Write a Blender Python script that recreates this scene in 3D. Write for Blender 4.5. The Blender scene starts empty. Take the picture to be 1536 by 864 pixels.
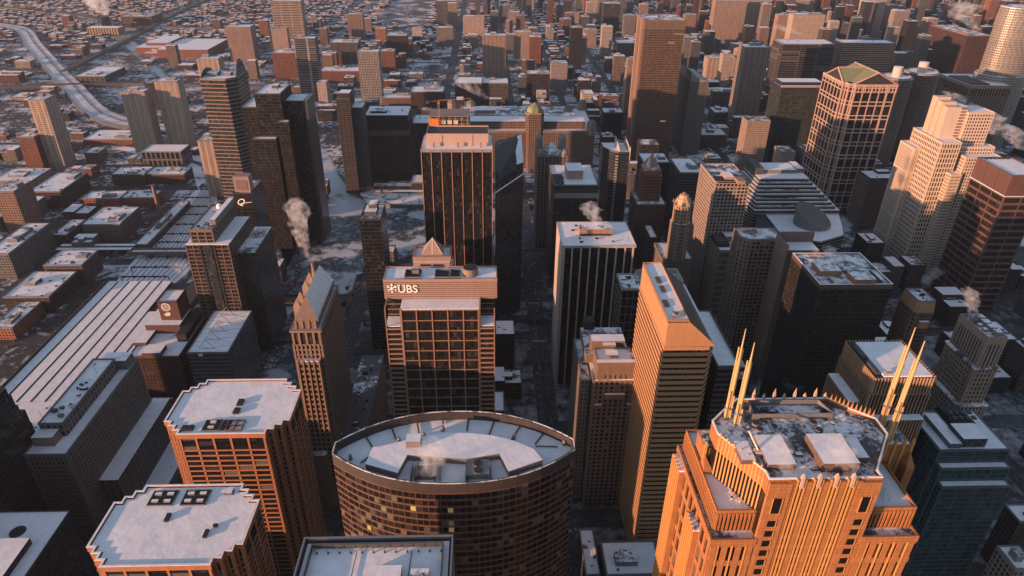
import bpy, bmesh, math, random
from mathutils import Matrix, Vector
from math import pi, sin, cos, radians as R
rnd = random.Random(7)
S = bpy.context.scene
# ------------------------------------------------------------------ camera
CAMZ = 412.0
cam = bpy.data.cameras.new('camera'); cam.sensor_width = 36; cam.lens = 24.0; cam.clip_start = 1; cam.clip_end = 30000
co = bpy.data.objects.new('camera', cam); S.collection.objects.link(co)
_p, _y, _r = R(29.6), R(2.3), R(-.77)
fw = Vector((sin(_y)*cos(_p), cos(_y)*cos(_p), -sin(_p))); rt = Vector((cos(_y), -sin(_y), 0)); dn = fw.cross(rt)
rt, dn = cos(_r)*rt + sin(_r)*dn, -sin(_r)*rt + cos(_r)*dn
m = Matrix((rt, -dn, -fw)).transposed().to_4x4(); m.translation = (0, 0, CAMZ)
co.matrix_world = m; S.camera = co
# ------------------------------------------------------------------ light
SUN_AZ, SUN_EL = 240.5, 7.2          # compass azimuth and elevation of the low winter sun
w = bpy.data.worlds.new('World'); S.world = w; w.use_nodes = True
nt = w.node_tree; bg = nt.nodes['Background']; sky = nt.nodes.new('ShaderNodeTexSky'); sky.sky_type = 'NISHITA'
sky.sun_disc = False; sky.sun_elevation = R(SUN_EL); sky.sun_rotation = R(SUN_AZ); sky.altitude = 300
sky.air_density = 1.0; sky.dust_density = 0.4; sky.ozone_density = 3.0
bg.inputs['Strength'].default_value = 0.118
hs = nt.nodes.new('ShaderNodeHueSaturation'); hs.inputs['Saturation'].default_value = .6; nt.links.new(sky.outputs[0], hs.inputs['Color']); nt.links.new(hs.outputs[0], bg.inputs['Color'])
sl = bpy.data.lights.new('sun', 'SUN'); sl.energy = 4.3; sl.angle = R(.5); sl.color = (1, .52, .31)
so = bpy.data.objects.new('sun', sl); S.collection.objects.link(so)
sd_ = Vector((sin(R(SUN_AZ))*cos(R(SUN_EL)), cos(R(SUN_AZ))*cos(R(SUN_EL)), sin(R(SUN_EL))))
so.rotation_euler = sd_.to_track_quat('Z', 'Y').to_euler(); so.location = sd_*3000 + Vector((0, 0, 500))
S.view_settings.view_transform = 'Standard'; S.view_settings.look = 'None'; S.view_settings.gamma = 1
S.view_settings.use_curve_mapping = False; S.view_settings.exposure = 1.12
S.cycles.use_denoising = True; S.cycles.max_bounces = 6; S.cycles.diffuse_bounces = 2; S.cycles.glossy_bounces = 3
S.cycles.volume_bounces = 1; S.cycles.transparent_max_bounces = 16; S.cycles.volume_step_rate = 2.0
HAZE = 0.000024
# ------------------------------------------------------------------ survey: photo pixel on a level of known height -> metres on the ground plan
SURV = dict(a=(0, 0, 3.84), b=(380, 0, 3.84), c=(760, 0, 3.84), d=(1136, 0, 3.84), e=(0, 210, 3.84), f=(380, 210, 3.84), g=(760, 210, 3.84), h=(1136, 210, 3.84), i=(0, 420, 3.84), j=(380, 420, 3.84), k=(760, 420, 3.84), l=(1136, 420, 3.84), m=(0, 639, 3.84), n=(380, 639, 3.84), o=(760, 639, 3.84), p=(1136, 639, 3.84), q1=(980, 480, 4.318), q2=(1080, 590, 4.8), q3=(980, 690, 4.965), q4=(1180, 690, 4.967), q5=(420, 400, 3.321), q6=(490, 590, 4.042), q7=(240, 560, 5.4), q8=(770, 140, 4.321), r1=(840, 400, 3.926), r2=(1040, 220, 4.8), r3=(180, 280, 3.084), r4=(0, 400, 3.6), r5=(500, 120, 4.32), r6=(1230, 430, 3.755), r7=(1380, 590, 3.154), r8=(1330, 120, 4.8), A=(30, 130, 6.645), B=(560, 390, 3.456), C=(820, 320, 4.32), D=(1220, 90, 3.93), E=(620, 170, 3.6), F=(930, 10, 3.93), G=(290, 80, 2.7), H=(1380, 230, 4.115), X=(0, 0, 1))
def ray(k, x, y):
    o = SURV[k]; return (o[0]+x/o[2]-768)/1024*rt + (o[1]+y/o[2]-432)/1024*dn + fw
def PT(k, z, x, y):
    v = ray(k, x, y); q = (z-CAMZ)/v.z; return v.x*q, v.y*q
def PT2(k, z, p): return PT(k, z, *p)
PTX = PT
def PL(k, z, *ps): return [PT(k, z, *p) for p in ps]
def PB(k, z, fl, fr, bk):
    a, c, e = PT(k, z, *fl), PT(k, z, *fr), PT(k, z, *bk); return a[0], c[0], (a[1]+c[1])/2, e[1]
def BX(k, z, fl, fr, bk): return (*PB(k, z, fl, fr, bk), z)
def AY(k, Y, x, y):                                   # same on a wall plane facing south at Y: x and height
    v = ray(k, x, y); q = Y/v.y; return v.x*q, CAMZ+v.z*q
def STAND(k, x, y, x2, y2):                           # footing pixel and top pixel of an upright edge -> x, y, height
    X, Y = PT(k, 0, x2, y2); v = ray(k, x, y); return X, Y, CAMZ+v.z*Y/v.y
# ------------------------------------------------------------------ materials
def lin(c): return (c[0], c[1], c[2], 1)
MC = {}
def new_mat(key):
    m = bpy.data.materials.new(key); m.use_nodes = True; n = m.node_tree
    return m, n, n.nodes['Principled BSDF']
def N(nt, t, **kw):
    n = nt.nodes.new(t)
    for k, v in kw.items(): setattr(n, k, v)
    return n
def math_(nt, op, a, b=None, c=None):
    n = N(nt, 'ShaderNodeMath', operation=op)
    for i, v in enumerate((a, b, c)):
        if v is None: continue
        if isinstance(v, (int, float)): n.inputs[i].default_value = v
        else: nt.links.new(v, n.inputs[i])
    return n.outputs[0]
def mix(nt, fac, a, b):
    n = N(nt, 'ShaderNodeMix', data_type='RGBA')
    for s, v in ((n.inputs[0], fac), (n.inputs[6], a), (n.inputs[7], b)):
        if isinstance(v, (int, float)): s.default_value = v
        elif isinstance(v, tuple): s.default_value = lin(v)
        else: nt.links.new(v, s)
    return n.outputs[2]
def noise(nt, scale, detail=4, rough=.6, vec=None, out='Fac'):
    n = N(nt, 'ShaderNodeTexNoise'); n.inputs['Scale'].default_value = scale; n.inputs['Detail'].default_value = detail; n.inputs['Roughness'].default_value = rough
    if vec is None:
        g = N(nt, 'ShaderNodeNewGeometry'); vec = g.outputs['Position']
    nt.links.new(vec, n.inputs['Vector']); return n.outputs[out]
def ramp(nt, v, lo, hi):
    n = N(nt, 'ShaderNodeMapRange'); nt.links.new(v, n.inputs[0]); n.inputs[1].default_value = lo; n.inputs[2].default_value = hi; n.clamp = True
    return n.outputs[0]
def scaled(c, f): return tuple(min(1, x*f) for x in c)
def darkened(c): f = .40+.46*max(c); return tuple(x*f for x in c)          # darkens every wall colour; deeper shade against the snow put into it
def stone(c, rough=.8, var=.25, metal=0, joint=0):
    """wall or metal surface with slight mottling and vertical weathering"""
    k = ('stone', c, rough, var, metal, joint)
    if k in MC: return MC[k]
    c = darkened(c); m, nt, b = new_mat('wall_finish')
    g = N(nt, 'ShaderNodeNewGeometry'); mp = N(nt, 'ShaderNodeMapping'); mp.inputs['Scale'].default_value = (.35, .35, .04)
    nt.links.new(g.outputs['Position'], mp.inputs[0])
    f = math_(nt, 'ADD', math_(nt, 'MULTIPLY', noise(nt, 1.0, 3, .6, mp.outputs[0]), .6), math_(nt, 'MULTIPLY', noise(nt, .7, 4), .4))
    col = mix(nt, ramp(nt, f, .3, .7), scaled(c, 1-var), scaled(c, 1+var))
    if joint:                                            # stone panels: dark joints, every panel a shade of its own
        uv = N(nt, 'ShaderNodeUVMap'); sp = N(nt, 'ShaderNodeSeparateXYZ'); nt.links.new(uv.outputs[0], sp.inputs[0]); ln = None; cb = N(nt, 'ShaderNodeCombineXYZ')
        for i in (0, 1):
            q = math_(nt, 'DIVIDE', sp.outputs[i], joint*(1, .8)[i]); l = math_(nt, 'LESS_THAN', math_(nt, 'FRACT', q), .11); ln = l if ln is None else math_(nt, 'MAXIMUM', ln, l); nt.links.new(math_(nt, 'FLOOR', q), cb.inputs[i])
        wn = N(nt, 'ShaderNodeTexWhiteNoise'); nt.links.new(cb.outputs[0], wn.inputs[0])
        col = mix(nt, wn.outputs['Value'], mix(nt, .35, col, scaled(c, .55)), col); col = mix(nt, math_(nt, 'MULTIPLY', ln, .6), col, scaled(c, .35))
    nt.links.new(col, b.inputs['Base Color']); b.inputs['Roughness'].default_value = rough; b.inputs['Metallic'].default_value = metal
    MC[k] = m; return m
def plain(c, rough=.5, metal=0, emit=0, spec=.5):
    k = ('plain', c, rough, metal, emit, spec)
    if k in MC: return MC[k]
    m, nt, b = new_mat('finish'); b.inputs['Base Color'].default_value = lin(c); b.inputs['Roughness'].default_value = rough; b.inputs['Metallic'].default_value = metal; b.inputs['Specular IOR Level'].default_value = spec
    if emit: b.inputs['Base Color'].default_value = (.03, .025, .02, 1); b.inputs['Emission Color'].default_value = lin(c); b.inputs['Emission Strength'].default_value = emit
    MC[k] = m; return m
def snow(dirt=.45, under=(.07, .07, .075), scale=.06):
    """lying snow with wind-scoured patches where the roofing or ground shows"""
    k = ('snow', dirt, under, scale)
    if k in MC: return MC[k]
    m, nt, b = new_mat('snow')
    f = math_(nt, 'ADD', math_(nt, 'MULTIPLY', noise(nt, scale, 5, .65), .7), math_(nt, 'MULTIPLY', noise(nt, scale*9, 3, .6), .3))
    s = ramp(nt, f, dirt-.03, dirt+.06)
    fine = ramp(nt, noise(nt, scale*3, 4, .6), .3, .75)
    white = mix(nt, fine, (.72, .72, .74), (.90, .89, .90)); mp = None
    trod = ramp(nt, noise(nt, .9, 5, .75), .62, .74); white = mix(nt, math_(nt, 'MULTIPLY', trod, math_(nt, 'MULTIPLY', ramp(nt, noise(nt, .05, 3, .5), .45, .6), .55)), white, (.34, .33, .33))
    nt.links.new(mix(nt, s, under, white), b.inputs['Base Color']); b.inputs['Roughness'].default_value = .7
    bp = N(nt, 'ShaderNodeBump'); bp.inputs['Strength'].default_value = .35; bp.inputs['Distance'].default_value = .7
    nt.links.new(noise(nt, .16, 6, .6), bp.inputs['Height']); nt.links.new(bp.outputs[0], b.inputs['Normal'])
    MC[k] = m; return m
def glass(c=(.018, .02, .023), rough=.12, bay=1.5, fl=4.0, var=1.0):
    """dark curtain wall: panes differ a little, some lightened for blinds and painted warm reflections"""
    k = ('glass', c, rough, bay, fl, var)
    if k in MC: return MC[k]
    m, nt, b = new_mat('curtain_glass')
    uv = N(nt, 'ShaderNodeUVMap'); sp = N(nt, 'ShaderNodeSeparateXYZ'); nt.links.new(uv.outputs[0], sp.inputs[0])
    cx = math_(nt, 'FLOOR', math_(nt, 'DIVIDE', sp.outputs[0], bay)); cy = math_(nt, 'FLOOR', math_(nt, 'DIVIDE', sp.outputs[1], fl))
    cb = N(nt, 'ShaderNodeCombineXYZ'); nt.links.new(cx, cb.inputs[0]); nt.links.new(cy, cb.inputs[1])
    oi = N(nt, 'ShaderNodeObjectInfo'); nt.links.new(oi.outputs['Random'], cb.inputs[2])
    wn = N(nt, 'ShaderNodeTexWhiteNoise'); nt.links.new(cb.outputs[0], wn.inputs[0])
    v = wn.outputs['Value']
    blind_glint = math_(nt, 'GREATER_THAN', v, .90)
    col = mix(nt, v, scaled(c, 1-.5*var), scaled(c, 1+.5*var))
    col = mix(nt, math_(nt, 'MULTIPLY', blind_glint, .2*var), col, (.15, .115, .09))  # blinds and warm reflections painted into the pane colour
    fx = math_(nt, 'FRACT', math_(nt, 'DIVIDE', sp.outputs[0], bay)); line = math_(nt, 'LESS_THAN', fx, .1)
    fy = math_(nt, 'FRACT', math_(nt, 'DIVIDE', sp.outputs[1], fl)); line = math_(nt, 'MAXIMUM', line, math_(nt, 'LESS_THAN', fy, .1))
    col = mix(nt, math_(nt, 'MULTIPLY', line, .7), col, scaled(c, 1.6))
    nt.links.new(col, b.inputs['Base Color']); nt.links.new(math_(nt, 'ADD', rough*.6, math_(nt, 'MULTIPLY', v, rough*1.5)), b.inputs['Roughness']); b.inputs['Specular IOR Level'].default_value = .28
    g3 = N(nt, 'ShaderNodeNewGeometry'); s3 = N(nt, 'ShaderNodeVectorMath', operation='MULTIPLY_ADD'); nt.links.new(wn.outputs['Color'], s3.inputs[0]); s3.inputs[1].default_value = (.05, .05, .05); nt.links.new(g3.outputs['Normal'], s3.inputs[2])
    s4 = N(nt, 'ShaderNodeVectorMath', operation='SUBTRACT'); nt.links.new(s3.outputs[0], s4.inputs[0]); s4.inputs[1].default_value = (.025, .025, .025); s5 = N(nt, 'ShaderNodeVectorMath', operation='NORMALIZE'); nt.links.new(s4.outputs[0], s5.inputs[0]); nt.links.new(s5.outputs[0], b.inputs['Normal'])   # no two panes hang quite true
    MC[k] = m; return m
def wall(c, g=(.02, .022, .026), bay=3.2, fl=3.8, fw=.55, fh=.5, lit=0.0, band=0):
    """masonry wall with rows of windows set by the wall's own metre grid"""
    k = ('wall', c, g, bay, fl, fw, fh, lit, band)
    if k in MC: return MC[k]
    c = darkened(c); m, nt, b = new_mat('windowed_wall')
    uv = N(nt, 'ShaderNodeUVMap'); sp = N(nt, 'ShaderNodeSeparateXYZ'); nt.links.new(uv.outputs[0], sp.inputs[0])
    u = math_(nt, 'DIVIDE', sp.outputs[0], bay); v = math_(nt, 'DIVIDE', sp.outputs[1], fl)
    fx = math_(nt, 'ABSOLUTE', math_(nt, 'SUBTRACT', math_(nt, 'FRACT', u), .5)); fy = math_(nt, 'ABSOLUTE', math_(nt, 'SUBTRACT', math_(nt, 'FRACT', v), .5))
    win = math_(nt, 'MULTIPLY', math_(nt, 'LESS_THAN', fx, fw/2), math_(nt, 'LESS_THAN', fy, fh/2))
    if band:                                             # every few bays a blank pier
        pb = math_(nt, 'FRACT', math_(nt, 'DIVIDE', math_(nt, 'FLOOR', u), band))
        win = math_(nt, 'MULTIPLY', win, math_(nt, 'GREATER_THAN', pb, .5/band))
    cb = N(nt, 'ShaderNodeCombineXYZ'); nt.links.new(math_(nt, 'FLOOR', u), cb.inputs[0]); nt.links.new(math_(nt, 'FLOOR', v), cb.inputs[1])
    oi = N(nt, 'ShaderNodeObjectInfo'); nt.links.new(oi.outputs['Random'], cb.inputs[2])
    wn = N(nt, 'ShaderNodeTexWhiteNoise'); nt.links.new(cb.outputs[0], wn.inputs[0]); rv = wn.outputs['Value']
    gc = mix(nt, math_(nt, 'POWER', rv, 7.0), scaled(g, .6), (.09, .08, .075))
    g2 = N(nt, 'ShaderNodeNewGeometry'); mp = N(nt, 'ShaderNodeMapping'); mp.inputs['Scale'].default_value = (.3, .3, .05); nt.links.new(g2.outputs['Position'], mp.inputs[0])
    wc = mix(nt, ramp(nt, noise(nt, .8, 4, .65, mp.outputs[0]), .25, .75), scaled(c, .72), scaled(c, 1.22))
    nt.links.new(mix(nt, win, wc, gc), b.inputs['Base Color'])
    nt.links.new(math_(nt, 'SUBTRACT', .85, math_(nt, 'MULTIPLY', win, .65)), b.inputs['Roughness']); b.inputs['Specular IOR Level'].default_value = .2
    bp = N(nt, 'ShaderNodeBump'); bp.inputs['Strength'].default_value = .6; bp.inputs['Distance'].default_value = .4; bp.invert = True
    nt.links.new(win, bp.inputs['Height']); nt.links.new(bp.outputs[0], b.inputs['Normal'])
    if lit:
        on = math_(nt, 'MULTIPLY', win, math_(nt, 'GREATER_THAN', rv, 1-lit))
        b.inputs['Emission Color'].default_value = (1, .55, .18, 1); nt.links.new(math_(nt, 'MULTIPLY', on, .35), b.inputs['Emission Strength'])
    MC[k] = m; return m
SNOW = snow(.36); SNOWC = snow(.22); SNOWD = snow(.47); SNOWG = snow(.40, (.10, .10, .105), .04)
DARK = (.022, .024, .028)
# ------------------------------------------------------------------ mesh building
class MB:
    def __init__(s): s.v = []; s.f = []; s.mi = []
    def quad(s, pts, mi=0):
        i = len(s.v); s.v += [tuple(p) for p in pts]; s.f.append(tuple(range(i, i+len(pts)))); s.mi.append(mi); return s
    def box(s, x0, x1, y0, y1, z0, z1, mi=0, top=None):
        return s.prism([(x0, y0), (x1, y0), (x1, y1), (x0, y1)], z0, z1, mi, top)
    def prism(s, poly, z0, z1, mi=0, top=None, bottom=True, inset=0):
        n = len(poly); i = len(s.v); pt = poly if not inset else offset(poly, -inset)
        s.v += [(p[0], p[1], z0) for p in poly] + [(p[0], p[1], z1) for p in pt]
        for k in range(n):
            s.f.append((i+k, i+(k+1) % n, i+n+(k+1) % n, i+n+k)); s.mi.append(mi)
        s.f.append(tuple(range(i+n, i+2*n))); s.mi.append(mi if top is None else top)
        if bottom: s.f.append(tuple(range(i+n-1, i-1, -1))); s.mi.append(mi)
        return s
    def ring(s, poly, t, z0, z1, mi=0):                  # wall of thickness t standing inside the outline
        inn = offset(poly, -t); n = len(poly)
        for k in range(n):
            j = (k+1) % n; a, b, c, d = poly[k], poly[j], inn[j], inn[k]
            s.quad([(*a, z0), (*b, z0), (*b, z1), (*a, z1)], mi); s.quad([(*c, z0), (*d, z0), (*d, z1), (*c, z1)], mi)
            s.quad([(*a, z1), (*b, z1), (*c, z1), (*d, z1)], mi); s.quad([(*d, z0), (*c, z0), (*b, z0), (*a, z0)], mi)
        return s
    def bar(s, a, b, r=.2, mi=0, n=4, r2=None):
        a = Vector(a); b = Vector(b); d = (b-a).normalized(); u = d.orthogonal().normalized(); v = d.cross(u); i = len(s.v); r2 = r if r2 is None else r2
        for p, q in ((a, r), (b, r2)):
            for k in range(n):
                an = 2*pi*(k+.5)/n; s.v.append(tuple(p + u*cos(an)*q + v*sin(an)*q))
        for k in range(n): s.f.append((i+k, i+(k+1) % n, i+n+(k+1) % n, i+n+k)); s.mi.append(mi)
        s.f.append(tuple(range(i+n, i+2*n))); s.mi.append(mi); s.f.append(tuple(range(i+n-1, i-1, -1))); s.mi.append(mi)
        return s
    def cyl(s, x, y, z0, z1, r, n=20, r2=None, mi=0, top=None):
        i = len(s.v); r2 = r if r2 is None else r2
        for z, q in ((z0, r), (z1, r2)):
            for k in range(n): s.v.append((x+q*cos(2*pi*k/n), y+q*sin(2*pi*k/n), z))
        for k in range(n): s.f.append((i+k, i+(k+1) % n, i+n+(k+1) % n, i+n+k)); s.mi.append(mi)
        s.f.append(tuple(range(i+n, i+2*n))); s.mi.append(mi if top is None else top); s.f.append(tuple(range(i+n-1, i-1, -1))); s.mi.append(mi)
        return s
    def pyramid(s, poly, z0, apex, mi=0):
        for k in range(len(poly)):
            a, b = poly[k], poly[(k+1) % len(poly)]; s.quad([(*a, z0), (*b, z0), tuple(apex)], mi)
        s.quad([(*p, z0) for p in reversed(poly)], mi); return s
    def mesh(s, name, mats, off=(0, 0, 0), bay=None, smooth=False):
        me = bpy.data.meshes.new(name)
        me.from_pydata([(p[0]-off[0], p[1]-off[1], p[2]-off[2]) for p in s.v], [], s.f)
        for mt in (mats if isinstance(mats, (list, tuple)) else [mats]): me.materials.append(mt)
        me.polygons.foreach_set('material_index', s.mi)
        if smooth: me.polygons.foreach_set('use_smooth', [True]*len(s.f))
        uvl = me.uv_layers.new(name='UVMap'); uv = [0.0]*(2*len(me.loops)); V = s.v
        for p, f in zip(me.polygons, s.f):
            n = p.normal
            if abs(n.z) > .8:
                for li, vi in zip(p.loop_indices, f): uv[2*li] = V[vi][0]; uv[2*li+1] = V[vi][1]
            else:
                h = math.hypot(n.x, n.y) or 1; tx, ty = -n.y/h, n.x/h
                us = [V[vi][0]*tx + V[vi][1]*ty for vi in f]; u0 = min(us); L = max(us)-u0; sc = 1.0
                if bay and L > .3*bay: sc = max(1, round(L/bay))*bay/L
                for li, vi, u in zip(p.loop_indices, f, us): uv[2*li] = (u-u0)*sc; uv[2*li+1] = V[vi][2]
        uvl.data.foreach_set('uv', uv); me.update(); return me
def offset(poly, d):
    """outline moved outwards by d (counter-clockwise polygon), mitred"""
    n = len(poly); out = []
    for k in range(n):
        a, b, c = poly[k-1], poly[k], poly[(k+1) % n]
        e1 = Vector((b[0]-a[0], b[1]-a[1])).normalized(); e2 = Vector((c[0]-b[0], c[1]-b[1])).normalized()
        n1 = Vector((e1.y, -e1.x)); n2 = Vector((e2.y, -e2.x)); q = n1+n2; dd = max(.3, q.dot(n1))
        q = q/dd; out.append((b[0]+q.x*d, b[1]+q.y*d))
    return out
def rect(x0, x1, y0, y1): return [(x0, y0), (x1, y0), (x1, y1), (x0, y1)]
THINGS = []
FOOT = []                                                # footprints already built on: x0, x1, y0, y1
def link(o): S.collection.objects.link(o); return o
def tag(o, label, cat, group=None, kind=None):
    if label: o['label'] = label
    if cat: o['category'] = cat
    if group: o['group'] = group
    if kind: o['kind'] = kind
    return o
def thing(name, label, cat, loc=(0, 0, 0), group=None):
    o = link(bpy.data.objects.new(name, None)); o.location = loc; o.empty_display_size = .5; tag(o, label, cat, group); THINGS.append(o); return o
def part(name, mb, mats, t, bay=None, smooth=False, label=None, kind=None):
    off = Vector(t.location) if t else Vector((0, 0, 0))
    if t and t.parent: off = off + Vector(t.parent.location)
    me = mb.mesh(name, mats, off, bay, smooth); o = link(bpy.data.objects.new(name, me))
    if t: o.parent = t
    if label: o['label'] = label
    if kind: o['kind'] = kind
    return o
def single(name, mb, mats, label, cat, loc=(0, 0, 0), group=None, smooth=False, kind=None):
    me = mb.mesh(name, mats, loc, None, smooth); o = link(bpy.data.objects.new(name, me)); o.location = loc
    if kind: o['kind'] = kind
    if cat: tag(o, label, cat, group); THINGS.append(o)
    return o
UM = {}
def unit(name, key, make, mats):
    if (name, key) not in UM: UM[(name, key)] = make().mesh(name, mats)
    return UM[(name, key)]
def put(name, me, t, loc, rz=0, scale=None):
    o = link(bpy.data.objects.new(name, me)); o.parent = t; o.location = Vector(loc) - Vector(t.location); o.rotation_euler = (0, 0, rz)
    if scale: o.scale = scale
    return o
def facing(a, b, lim=0.02):
    mx, my = (a[0]+b[0])/2, (a[1]+b[1])/2; ex, ey = b[0]-a[0], b[1]-a[1]; L = math.hypot(ex, ey) or 1
    return (ey/L*(-mx) + -ex/L*(-my))/(math.hypot(mx, my) or 1) > lim
WCOL = [plain((.009, .010, .011), .1, 0, 0, .15), plain((.015, .016, .018), .12, 0, 0, .2), plain((.035, .034, .033), .3, 0, 0, .2), plain((.10, .09, .08), .5)]
def facade(t, poly, z0, z1, wm, gm, fl=4.0, bay=6.0, pw=1.0, sh=1.2, pd=.5, sd=.3, win=0, glassbay=None, names=('pier', 'spandrel'), part_name='curtain_wall', zs=None, pz0=None):
    """glazed core; one pier object per pier and one spandrel ring per storey on the sides that can be seen"""
    C = MB().prism(poly, z0, z1); part(part_name, C, gm, t, bay=glassbay)
    n = len(poly); vis = [facing(poly[k], poly[(k+1) % n]) for k in range(n)]
    out = offset(poly, sd); tx, ty, tz = t.location
    if sh > 0:
        ring = MB(); o_in = offset(poly, -.05)
        for k in range(n):
            if not vis[k]: continue
            j = (k+1) % n; a, b, c, d = o_in[k], o_in[j], out[j], out[k]
            ring.quad([(*d, 0), (*c, 0), (*c, sh), (*d, sh)]); ring.quad([(*d, sh), (*c, sh), (*b, sh), (*a, sh)]); ring.quad([(*a, 0), (*b, 0), (*c, 0), (*d, 0)])
        if ring.f:
            me = ring.mesh(names[1], wm, (tx, ty, 0)); zz = zs
            if zz is None:
                zz = []; z = z1-sh
                while z > max(z0, 1): zz.append(z); z -= fl
            for z in zz: put(names[1], me, t, (tx, ty, z))
    piers = []
    if pw > 0:
        for k in range(n):
            if not vis[k]: continue
            a, b = Vector(poly[k]), Vector(poly[(k+1) % n]); L = (b-a).length; e = (b-a)/L; nb = max(1, round(L/bay)); rz = math.atan2(e.y, e.x)
            if L < pw*1.2: continue
            me = unit(names[0], (round(pw, 2), round(pd, 2), round(z1-(pz0 or z0), 1), wm.name), lambda: MB().box(-pw/2, pw/2, -pd, .05, 0, z1-(pz0 or z0)), wm)
            for i in range(nb+1):
                s = min(max(i*L/nb, pw/2), L-pw/2); q = a+e*s; put(names[0], me, t, (q.x, q.y, pz0 or z0), rz)
    if win:
        cand = []
        for k in range(n):
            if not vis[k]: continue
            a, b = Vector(poly[k]), Vector(poly[(k+1) % n]); L = (b-a).length; e = (b-a)/L; nb = max(1, round(L/bay)); W = L/nb-pw
            if W < .4: continue
            rz = math.atan2(e.y, e.x); nv = Vector((e.y, -e.x)); z = z1-sh
            while z-fl > max(z0, 1):
                for i in range(nb):
                    q = a+e*((i+.5)*L/nb)+nv*.04; h = fl-sh
                    cand.append(((q.x**2+q.y**2+(CAMZ-z)**2), q.x, q.y, z-h, rz, W, h))
                z -= fl
        cand.sort(); rest = MB()
        for i, (d, x, y, z, rz, W, h) in enumerate(cand):
            mi = rnd.choices((0, 1, 2, 3), (9, 5, 2, 1))[0]
            if i < min(win, 100 if len(cand) <= 100 else 99):
                me = unit('window', (round(W, 2), round(h, 2), mi), lambda: MB().quad([(-W/2, 0, 0), (W/2, 0, 0), (W/2, 0, h), (-W/2, 0, h)]).quad([(W/2, .03, 0), (-W/2, .03, 0), (-W/2, .03, h), (W/2, .03, h)]), WCOL[mi])
                put('window', me, t, (x, y, z), rz)
            else:
                ex, ey = cos(rz)*W/2, sin(rz)*W/2
                rest.quad([(x-ex, y-ey, z), (x+ex, y+ey, z), (x+ex, y+ey, z+h), (x-ex, y-ey, z+h)], mi)
        if rest.f: part('window', rest, WCOL, t, kind='stuff')
def roof(t, poly, z, wm, sm=None, ph=1.3, th=.7, drop=.0):
    part('roof', MB().prism(offset(poly, -th*.5), z-.4-drop, z+.35-drop), sm or SNOW, t)
    if ph: part('parapet', MB().ring(offset(poly, .12), th+.12, z-.6, z+ph), wm, t)
GREY = stone((.13, .13, .135)); LGREY = stone((.28, .27, .27)); BLK = stone((.03, .03, .032)); STEEL = plain((.35, .35, .36), .4, .8)
def unitbox(t, x, y, z, w_, d, h, m=None, name='rooftop_unit', cap=True):
    part(name, MB().box(x-w_/2, x+w_/2, y-d/2, y+d/2, z, z+h, 0, 1 if cap else 0), [m or GREY, SNOWD], t)
def clutter(t, x0, x1, y0, y1, z, n, big=0, m=None):
    if big: 
        wx, wy = (x1-x0)*rnd.uniform(.25, .42), (y1-y0)*rnd.uniform(.22, .4); cx = rnd.uniform(x0+wx*.7, x1-wx*.7); cy = rnd.uniform(y0+wy*.8, y1-wy*.7)
        unitbox(t, cx, cy, z+.2, wx, wy, rnd.uniform(3, 5.5), m, 'penthouse')
    for i in range(n):
        s = rnd.uniform(.8, 2.6); x = rnd.uniform(x0+2, x1-2); y = rnd.uniform(y0+2, y1-2)
        if rnd.random() < .3: part('vent', MB().cyl(x, y, z, z+s*.9, s*.35, 8), GREY, t)
        else: unitbox(t, x, y, z+.2, s*rnd.uniform(.8, 2), s, s*rnd.uniform(.6, 1.1), rnd.choice((GREY, LGREY, BLK)), cap=rnd.random() < .5)
def foot(x0, x1, y0, y1, g=4): FOOT.append((x0-g, x1+g, y0-g, y1+g))
def block(name, label, cat, bx, wm, sm=None, bay=3.2, n=5, big=1, ph=1.0, pm=None, z0=0, group=None, t=None):
    """building whose openings are small in the view: windowed wall, snow roof, parapet, roof gear"""
    x0, x1, y0, y1, z = bx
    if t is None: t = thing(name, label, cat, ((x0+x1)/2, (y0+y1)/2, 0), group)
    P = rect(x0, x1, y0, y1); pm = pm or LGREY
    part('wall', MB().prism(P, z0, z), wm, t, bay=bay); roof(t, P, z, pm, sm or SNOW, ph)
    if n or big: clutter(t, x0, x1, y0, y1, z, n, big, pm)
    foot(x0, x1, y0, y1); return t
def tower(name, label, cat, bx, wm, gm, n=6, big=1, sm=None, ph=1.3, z0=0, t=None, **kw):
    x0, x1, y0, y1, z = bx
    if t is None: t = thing(name, label, cat, ((x0+x1)/2, (y0+y1)/2, 0))
    P = rect(x0, x1, y0, y1); facade(t, P, z0, z, wm, gm, **kw); roof(t, P, z, wm, sm, ph)
    if n or big: clutter(t, x0+1.5, x1-1.5, y0+1.5, y1-1.5, z, n, big)
    foot(x0, x1, y0, y1); return t
# ------------------------------------------------------------------ setting: ground, streets, water
def ground_mat(lo, hi, top=(.62, .62, .65)):
    m, nt, b = new_mat('ground_cover')
    f = noise(nt, .012, 6, .7); s = ramp(nt, math_(nt, 'ADD', math_(nt, 'MULTIPLY', f, .6), math_(nt, 'MULTIPLY', noise(nt, .11, 4, .65), .4)), lo, hi)
    col = mix(nt, s, (.030, .028, .028), top); nt.links.new(col, b.inputs['Base Color']); b.inputs['Roughness'].default_value = .85
    return m
def road_mat():
    m, nt, b = new_mat('salted_asphalt')
    s = ramp(nt, math_(nt, 'ADD', math_(nt, 'MULTIPLY', noise(nt, .05, 5, .7), .5), math_(nt, 'MULTIPLY', noise(nt, .5, 4, .7), .5)), .5, .62)
    col = mix(nt, math_(nt, 'MULTIPLY', s, .28), (.026, .028, .03), (.4, .4, .42)); nt.links.new(col, b.inputs['Base Color']); b.inputs['Roughness'].default_value = .75
    return m
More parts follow.
